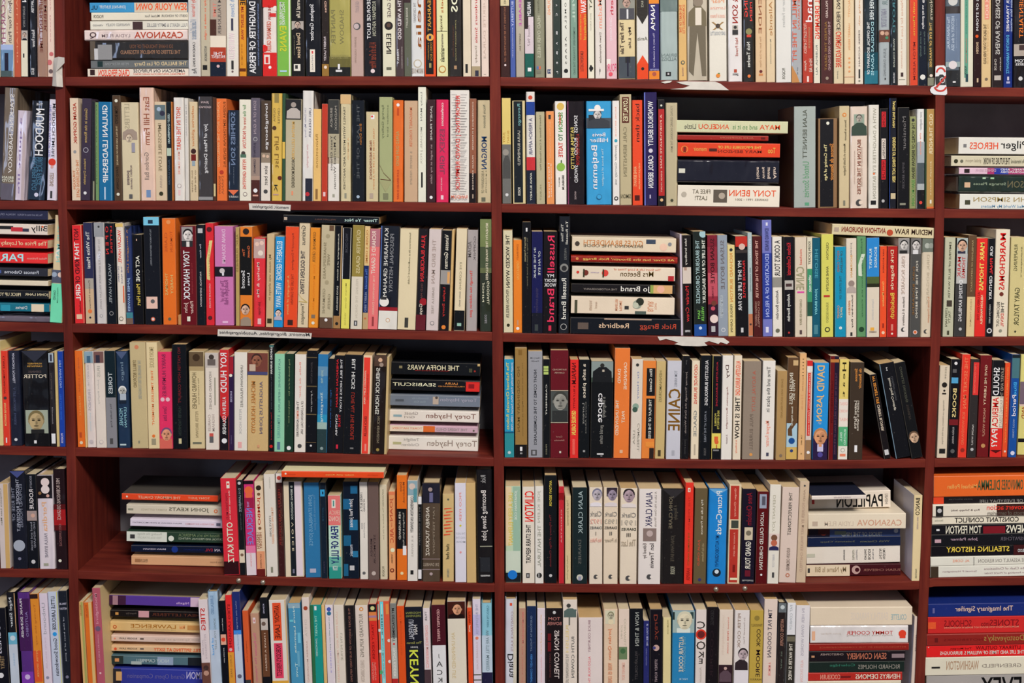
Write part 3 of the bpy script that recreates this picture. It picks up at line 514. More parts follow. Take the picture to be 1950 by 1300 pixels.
DATA[2] = '''
@0
1 26 168 6d6153 g;l -7;t 180 330 c9c4bc 58 STALKING NABOKOV;y 336 341 bba BRIAN;y 342 347 bba BOYD;b 350 382 5a5560
27 45 211 c4b8c4 g;l -6;r2 .7 1 b0a0a0;t 225 370 8a7aa0 36 a quiet life
53 85 193 16181e g;l -7;b 300 384 1c2a3a;t 208 297 e6e6e4 38 MURDOCH;t 300 353 3c6078 58 BRUCE PAGE;t 300 364 3c6078 25 ARCHIPELAGO;y 198 202 ccc THE;o 372 ccd .5 4
88 107 190 cdc5cf g;l -5;t 198 300 3a3a40 47 MURDOCH EMPIRE;t 200 300 7a7ab0 13 THE RISE AND FALL OF THE;o 309 c23a2a .5 7;o 318 c9948c .5 3;t 330 355 987 37 LESSONS;p 364 378 333 46
@1
137 153 187 cfbba2;t 196 274 a8452c 48 ADAM GOPNIK;o 289 888 .5 3;t 304 376 c07a4a 69 THE CHILDRENS GATE;t 324 360 c07a4a 25 THROUGH
153 171 188 39303f;l -3;t 207 272 a08858 36 Genius in the Rhone;o 286 a8a8b0 .5 5;o 286 39303f .5 4;t 303 352 a08858 36 Helena Drysdale;o 368 ccc .5 3
173 180 192 242428;p 345 384 8a8a70 59
181 188 195 6b8c5c;t 200 350 48643c 36 EDWARD CONLON
188 214 194 1f648f;r2 .9 1 4f84a4;t 200 348 c9d4d8 37 GIULIANI LEADERSHIP;p 356 380 bcd 45
218 233 182 4c3b2c;o 192 ccb .5 3;t 202 236 2a2218 37 TOM BOYD;t 240 314 a89878 46 THE FALL AND RISE OF GEORGE;t 318 360 2a2218 36 DAVID COHEN;o 370 ccb .5 3
234 266 195 c6ba9a;t 198 245 a49a80 25 LETTERS;m 246 266 958577;F .45 263 8 c9b8a0 8a7868;p 272 290 8a8894 68;t 315 360 766 56 ROBERT GRAVES;t 325 352 766 35 poems;p 370 378 555 46
268 296 167 e2c2ae g;t 185 276 9a5f48 37 East Hill Farm;t 290 342 8a7a70 36 Gordon Ball;p 362 376 6a84a8 47
296 318 194 c8b597;b 200 228 5c6c70;o 208 9ab .4 4;o 216 334 .7 5;t 235 326 8a7a60 36 IMPOSSIBLE LOVE;t 334 358 a98 46 OLIVIA;o 369 332 .5 4
319 328 194 1a2228;t 217 273 9aa 37 LESLEY CHAMBERLAIN;b 282 297 a9b8a4;t 304 352 456 36 ALAN LUCAS
328 330 194 b5703a
332 352 186 dcd7ce g;t 204 286 c86048 37 SHOT IN THE HEART;t 289 332 d99a88 46 MIKAL GILMORE;o 354 988 .5 4;o 354 dcd7ce .5 3;p 362 372 dbb 46
353 360 187 c9c5bc;t 200 260 888 46 FILM FESTIVAL
362 377 194 c8b694;t 202 280 b8763c 37 catherine gildiner;o 288 3a2422 .5 5;p 294 306 6a2420 28;p 306 316 8898a0 37;t 324 366 8a7a60 24 too close;t 324 366 8a7a60 68 to the falls
378 406 184 3b3737 g;y 193 198 a99 JEAN;y 202 206 a99 GIONO;t 236 330 d8d4d8 47 Joy of Mans Desiring;p 375 381 888 09
406 412 186 4c2f22;p 350 374 c0b080 28
413 432 188 e3733a;t 194 318 6a3c20 79 EUGENIA SEMYONOVNA GINZBURG;t 194 318 dba070 14 JOURNEY INTO THE WHIRLWIND;o 328 a83a2a .5 4;t 335 370 a85a34 57 DIANA;t 335 370 a85a34 24 BIOGRAPHY
434 455 210 1b2534 g;t 214 314 5c6c84 37 SOPHIES SON;t 318 352 56606c 56 JULIE BURCHILL;w3 362 372 d26a48;y 373 377 999 HARRY
456 478 190 d9d5c3;t 200 222 4c8c4c 36 for the;t 224 247 b9543c 36 love of;t 250 282 c4423c 36 NORTON;o 292 443c38 .35 4;p 294 300 4a6a58 16;t 304 360 cc6a5c 36 PETER GRIFFITHS;o 370 766 .5 4;o 370 d9d5c3 .5 3
478 495 187 5c5662;b 300 335 8f7d72;b 335 343 a38a7a;b 343 383 4a2a26;t 192 255 998c94 36 SON OF A GUN;o 265 aaa .5 4;o 265 5c5662 .5 3;t 272 330 4e4650 36 JUSTIN ST GERMAIN;o 363 ddd .5 4;p 371 374 c98 28
497 515 192 4a3d32;t 198 285 dcd6ca 48 lovingdeorge;b 291 310 8a7c6a;o 297 c4a890 .3 3;o 298 c4a890 .7 3;b 310 383 d5cdc0;t 316 353 3a3634 37 alex best;o 365 444 .5 4
516 537 178 d0ae52 g;p 178 196 8a7a48 37;t 206 236 8a7444 68 CENTILE;t 206 232 8a7444 24 OLIVIA;o 244 4a3426 .3 4;t 260 320 8a6c34 37 Life List;o 339 5a2a20 .8 4;t 352 366 443 36 K;p 370 372 a88 27
537 543 178 33503a;p 270 302 d0ae52 09
543 573 189 b3aa8e;b 189 228 2a2a2c;o 200 9a9088 .5 5;m 206 226 b0a8a0;t 232 303 c9a45c 46 MARTHA GELLHORN;t 300 358 55503f 46 CAROLINE MOOREHEAD;p 364 372 d86 45
575 596 173 d9d6cf g;t 206 262 667 68 URI GELLER;t 206 262 99a 24 Uri Geller My Story;t 275 320 c9a0a0 46 the biography;p 340 383 2a2c38 39;o 370 b03038 .5 4
596 611 208 d8b26e;t 256 320 a07c40 36 Rhinestone;p 360 380 86643c 36
612 623 198 b23a2a;p 366 374 dbb 37
623 646 190 b4ac98 g;b 190 255 3a3a36;b 255 300 a8a084;b 312 384 dad6cc;t 202 248 8a867c 68 MADDOX;t 206 243 8a867c 24 BRENDA;t 258 360 5c5850 57 A Married Woman;t 258 325 5c5850 24 Yeats Ghosts;p 370 376 998 46
648 668 180 cbbf98 g;p 180 198 c9a878 09;t 203 362 5f5c50 35 TRAVELS WITH MYSELF AND ANOTHER;t 262 305 c9a070 78 A MEMOIR;p 368 378 887 46
669 695 191 13181d g;t 236 276 8a5a2a 68 Bob Dylan;t 200 340 44484c 46 THE LAST OF THE;o 375 9ab .5 3
697 720 213 c6b891;p 219 227 eee 47;o 222 c43 .5 2;t 244 362 c27a44 67 TALES FROM THE LIFE OF A BODY;t 268 342 8a4434 35 FROM INDEPENDENCE;p 368 378 a98 36
722 747 185 9da376;t 200 264 5c6448 24 Spring Gallery;t 200 260 5c6448 67 another bird;w4 315 345 5a2c22;w3 345 366 9a9a70;p 368 380 777a5c 37
748 768 191 e5702d g;o 200 eee .5 3;p 206 220 b54a24 46;t 250 316 b8955c 36 ALFRED DUFF BOYD;t 324 380 b5452c 46 KATHERINES SHARP
770 795 192 c0a182;t 205 280 c0704c 46 MARGARET FORSTER;t 288 352 a08c74 46 a secret nature
796 811 166 dadbc9;t 176 230 8a8c84 36 Lucky MAN;t 242 312 a8a89c 36 MICHAEL J FOX;p 328 357 1f1f1f 46
813 829 190 3a2529;t 202 267 b0a8a4 47 JANET FRAME;t 275 350 907a7c 47 an angel at my table;o 376 ddd .5 3
830 854 190 d52b57 g;t 196 240 e8e0c8 46 confessions;t 246 332 8e3a54 37 ESSEX GIRL;t 338 364 e8a8b8 45 GRACE FOX;p 372 380 e8ccd4 46
857 893 172 d9d5cc;u 180 374 a8a4a0;t 183 363 c93c30 36 REPORTING | DAVID REMNICK;y 372 378 d26a4a RANDOM
894 907 188 8a5640;b 330 387 1f1a1c;t 194 286 c9b09c 46 CONCERNING E M FORSTER;t 296 362 c9b09c 46 FRANK KERMODE;p 370 378 987 46
909 935 191 c5b590 g;t 200 244 6a6c58 46 Nicole Bennison;t 260 322 39506a 37 MORGAN;t 325 368 8a8468 67 E M FORSTER;t 325 368 8a8468 35 A BIOGRAPHY OF;p 376 384 665 36
@2
957 974 187 d7c172;t 249 273 b89040 68 BLUNT;t 252 272 b89040 14 JUDY;b 275 388 6a6a66;o 290 8f8a80 .4 6;p 305 320 c4c0b4 35;m 296 340 4a4a48;o 371 ccc .5 3
977 1001 192 d0c090;p 193 386 1a2025 18;t 198 240 5f8a8c 47 Revenge;t 249 315 9a9a90 46 LAURA BLUMENFELD;t 357 373 b9b9b0 46 PICADOR
1003 1020 175 dcd8cf g;o 186 c24a34 .5 4;b 194 219 26428f;t 225 295 778 37 A FRENCH AFFAIR;b 299 324 c43235;b 324 388 1c2130;t 329 382 c9c4b8 46 ANNA BLUNDY
1022 1038 213 b1aa89;t 220 325 6c6850 46 Edward Bulmer A Cack Handed War;t 352 382 8a8668 46 HURST
1041 1056 212 e6965a;p 219 227 333 36;t 232 300 f0b080 46 BULTON WOODSON;t 311 375 f2d8c0 57 thousand years;t 311 376 f2d8c0 24 I have loved
1058 1079 193 e4dfd6;o 203 cfae58 .5 7;t 214 251 5c9a4c 37 SEASON;t 214 240 d2483c 45 .;t 255 268 3c7c4c 37 TO;t 271 299 c9503c 37 TASTE;o 318 86b04a .5 8;p 305 310 3a5a2a 56;t 334 361 554 68 BIRNBAUM;t 338 356 554 34 MOLLY
1081 1114 193 1d1416 g;r2 0 .08 7a3a5a;t 220 253 ddd 46 SONGS;t 263 295 ddd 46 BLOOD;t 315 348 ddd 46 SWORD;t 243 322 c9b060 24 FATIMA BHUTTO;t 255 315 8a2a24 57 A DAUGHTERS MEMOIR;t 364 380 988 45 VINTAGE
1117 1165 193 3b9bce g;b 225 244 4a5056;p 219 244 2c3034 16;F .45 219 9 cfcac4 4a5056;o 206 e4e0da .45 6;p 208 212 e4e0da 17;m 226 244 3a3e44;y 253 260 e4e8ea Bevis;y 263 271 e4e8ea Hillier;t 277 360 e8ecee 25 Betjeman;t 283 355 9accde 67 The Bonus of Laughter;o 375 2c6a94 .5 5;o 375 3b9bce .5 4
1167 1180 192 e0dcd6;t 204 260 e2a898 46 RACHEL BERTSCHE;o 268 3a9ab0 .5 3;t 276 338 888 37 Jennifer Gurney;t 341 352 666 46 WE;o 378 333 .5 4;o 378 e0dcd6 .5 2
1181 1203 180 b7ab88;p 185 234 5a2c22 28;t 188 231 c9bc98 37 LOYALTIES;t 242 336 857c60 36 CARL BERNSTEIN;y 370 378 5c5844 SIMON
1205 1224 191 df4a2b;t 198 270 5c2420 37 back then;t 310 360 e8a878 68 AND JUSTIN KAPLAN;t 317 355 e8a878 14 ANNE BERNAYS;p 372 382 4c1c1a 27
1227 1252 176 2b2150 g;r2 0 .1 6a78c8;t 193 278 d4d0d8 37 WONDROUS BEAUTY;o 287 c9c4d0 .5 4;t 296 358 d4d0d8 37 CAROL BERKIN;p 371 378 b8b0c8 45
1254 1266 190 1c1a1e;b 208 373 ad2d2c;t 218 320 d0a090 36 A FORTUNATE MAN;t 326 366 d0a090 46 DEREK MORT;o 201 ccb .5 2;o 381 d8b080 .5 3
1268 1291 196 c2b693 g;p 200 386 b3a888 28;t 202 290 7c7660 46 YOUNG GERARD HOSKINS THE MAN;o 382 443 .5 3
s 1282 1500 231 260 c9caa4;x 1446 1485 d2643c 37 MAYA;x 1362 1388 d2643c 37 ANG;x 1330 1362 d2643c 37 ELOU;x 1395 1442 7a9a6c 37 and so it is;x 1303 1325 776 37 Little
s 1290 1463 258 270 982721;x 1372 1435 b8604a 37 ALEX JOHNSON;q 1449 1457 5a1a1a 37
s 1290 1485 271 302 d74427;x 1367 1450 d9a04c 24 THE IMPOSSIBLE LIFE OF;x 1367 1450 7c2a1e 57 MARY BENSON;o2 1303 286 d9a04c 7;o2 1303 286 d74427 6;q 1301 1306 7c2a1e 37;x 1320 1345 d9904c 36 memoir;q 1350 1365 4c2420 46;x 1462 1476 d9a04c 37 Too
s 1290 1483 303 350 1c1c27 g;V 1472 1478 b8a89c 38 Alan;V 1461 1467 b8a89c 38 Bennett;V 1450 1456 b8a89c 38 Writing;V 1440 1446 b8a89c 38 Home;q 1292 1304 ccb 46
s 1290 1484 352 391 dfd7c6;x 1388 1477 d9683f 25 TONY BENN;x 1400 1462 7a7060 67 DIARIES 1991 - 2001;x 1318 1352 77705f 24 FREE AT;x 1323 1346 77705f 57 LAST!;q 1358 1384 5c544a 28;o2 1374 371 a89c8c 6;o2 1302 369 b0a898 5
1512 1553 203 a0aaa4;c 5c403a;t 209 302 5f6458 46 ALAN BENNETT;t 308 376 6c9a78 47 Untold Stories;p 386 392 5c9a78 57
1558 1594 226 8c6c4c;p 227 394 19191d 18;o 235 ddc .5 3;t 274 344 b5783c 68 Simone de Beauvoir;t 275 344 d8b888 35 The Coming of Age
1598 1617 202 c8b892;o 219 d0803c .5 4;o 219 c8b892 .5 2;t 229 268 6a6048 57 Simone de Beauvoir;t 274 335 6a6048 47 Memoirs of a Dutiful Daughter;p 382 392 776 46
1619 1652 203 dccbba g;p 218 258 8c9c8c 28;F .5 226 7 b0a89c 4a4640;m 234 258 3a4a40;t 266 370 a0705c 46 BEATON IN THE SIXTIES;t 280 355 c0a898 67 INTRODUCED BY HUGO VICKERS;t 287 350 c0a898 23 more unexpurgated diaries;o 386 444 .5 6;o 386 dccbba .6 4
1654 1674 200 e0dccf g;t 206 332 a8a494 47 WITH A DAUGHTERS EYE;o 331 d26a3c .5 2;t 336 378 a8a494 47 BATESON;p 382 390 222 27
1675 1691 207 17171b;p 213 242 c92a30 27;p 264 303 d8ccc0 27;p 305 342 c92a30 27;t 214 241 4a1418 36 CATCHING;t 266 302 3a3434 36 CANNONBALL;t 307 340 4a1418 36 WHITE LINE;o 383 aaa .4 3
1693 1708 187 181820 g;r2 0 .1 2c4488;t 193 243 c9b06c 48 JAMES BALDWIN;t 262 347 c9b06c 48 EVIDENCE OF THINGS NOT SEEN;p 368 379 c4b490 28
1709 1731 205 18181b;t 222 286 5c5a5a 47 Monsieur;t 310 360 48464a 46 EMMA BECKER;p 387 391 887 27
1732 1744 222 8b9161;o 229 333 .5 3;t 234 340 33362c 38 THE WORLD OF BRENDAN BEHAN;t 342 392 5c8c4c 38 SEAN MCCANN
1746 1760 208 dcdcd8 g;b 270 310 a0a8ac;b 310 350 4c565a;b 350 362 a9b0b0;b 362 398 19171a;t 213 248 aaa 37 your daughter;t 253 295 e0a090 36 the startup;o 386 d2483c .5 3
1761 1764 208 2a4430
1764 1780 208 b28d52;t 217 294 d4c49c 37 OLD THUNDER;t 307 372 d4c49c 46 Joseph Pearce;p 381 388 ddc 46;b 394 398 d26a3a
@3
s 1825 1990 261 294 dcdad0;x 1905 1955 2c2422 28 Pilger;x 1846 1900 e0643a 37 HEROES;q 1834 1840 777 46
s 1811 1990 296 317 cbc4a8;x 1872 1923 4c483c 28 THE FUTURE OF WORK;x 1925 1950 665 37 An International;x 1838 1868 aaa088 37 global report;o2 1820 307 332 4;o2 1831 307 665 3
s 1826 1990 319 332 d9b8c8;r 1880 1990 a33a6a;r 1893 1920 2c3a94;x 1905 1950 e8d8e0 14 PANIC AND;x 1905 1950 e8d8e0 58 AGORAPHOBIA;x 1857 1896 c9a8b8 26 DENISE BEHR;q 1836 1846 2a2020 28
s 1825 1990 334 367 222f28 g;x 1918 1980 5c5a44 37 SIMPSON;x 1853 1915 7a8a74 46 Strange Places;q 1836 1847 c9a888 47;q 1870 1876 a9c8a8 12;q 1885 1892 9ac09a 12
s 1827 1990 369 397 dadad0;x 1853 1975 a8986c 26 JOHN SIMPSON;x 1868 1960 7aa0b8 79 A Mad World My Masters;q 1837 1847 443 47
'''
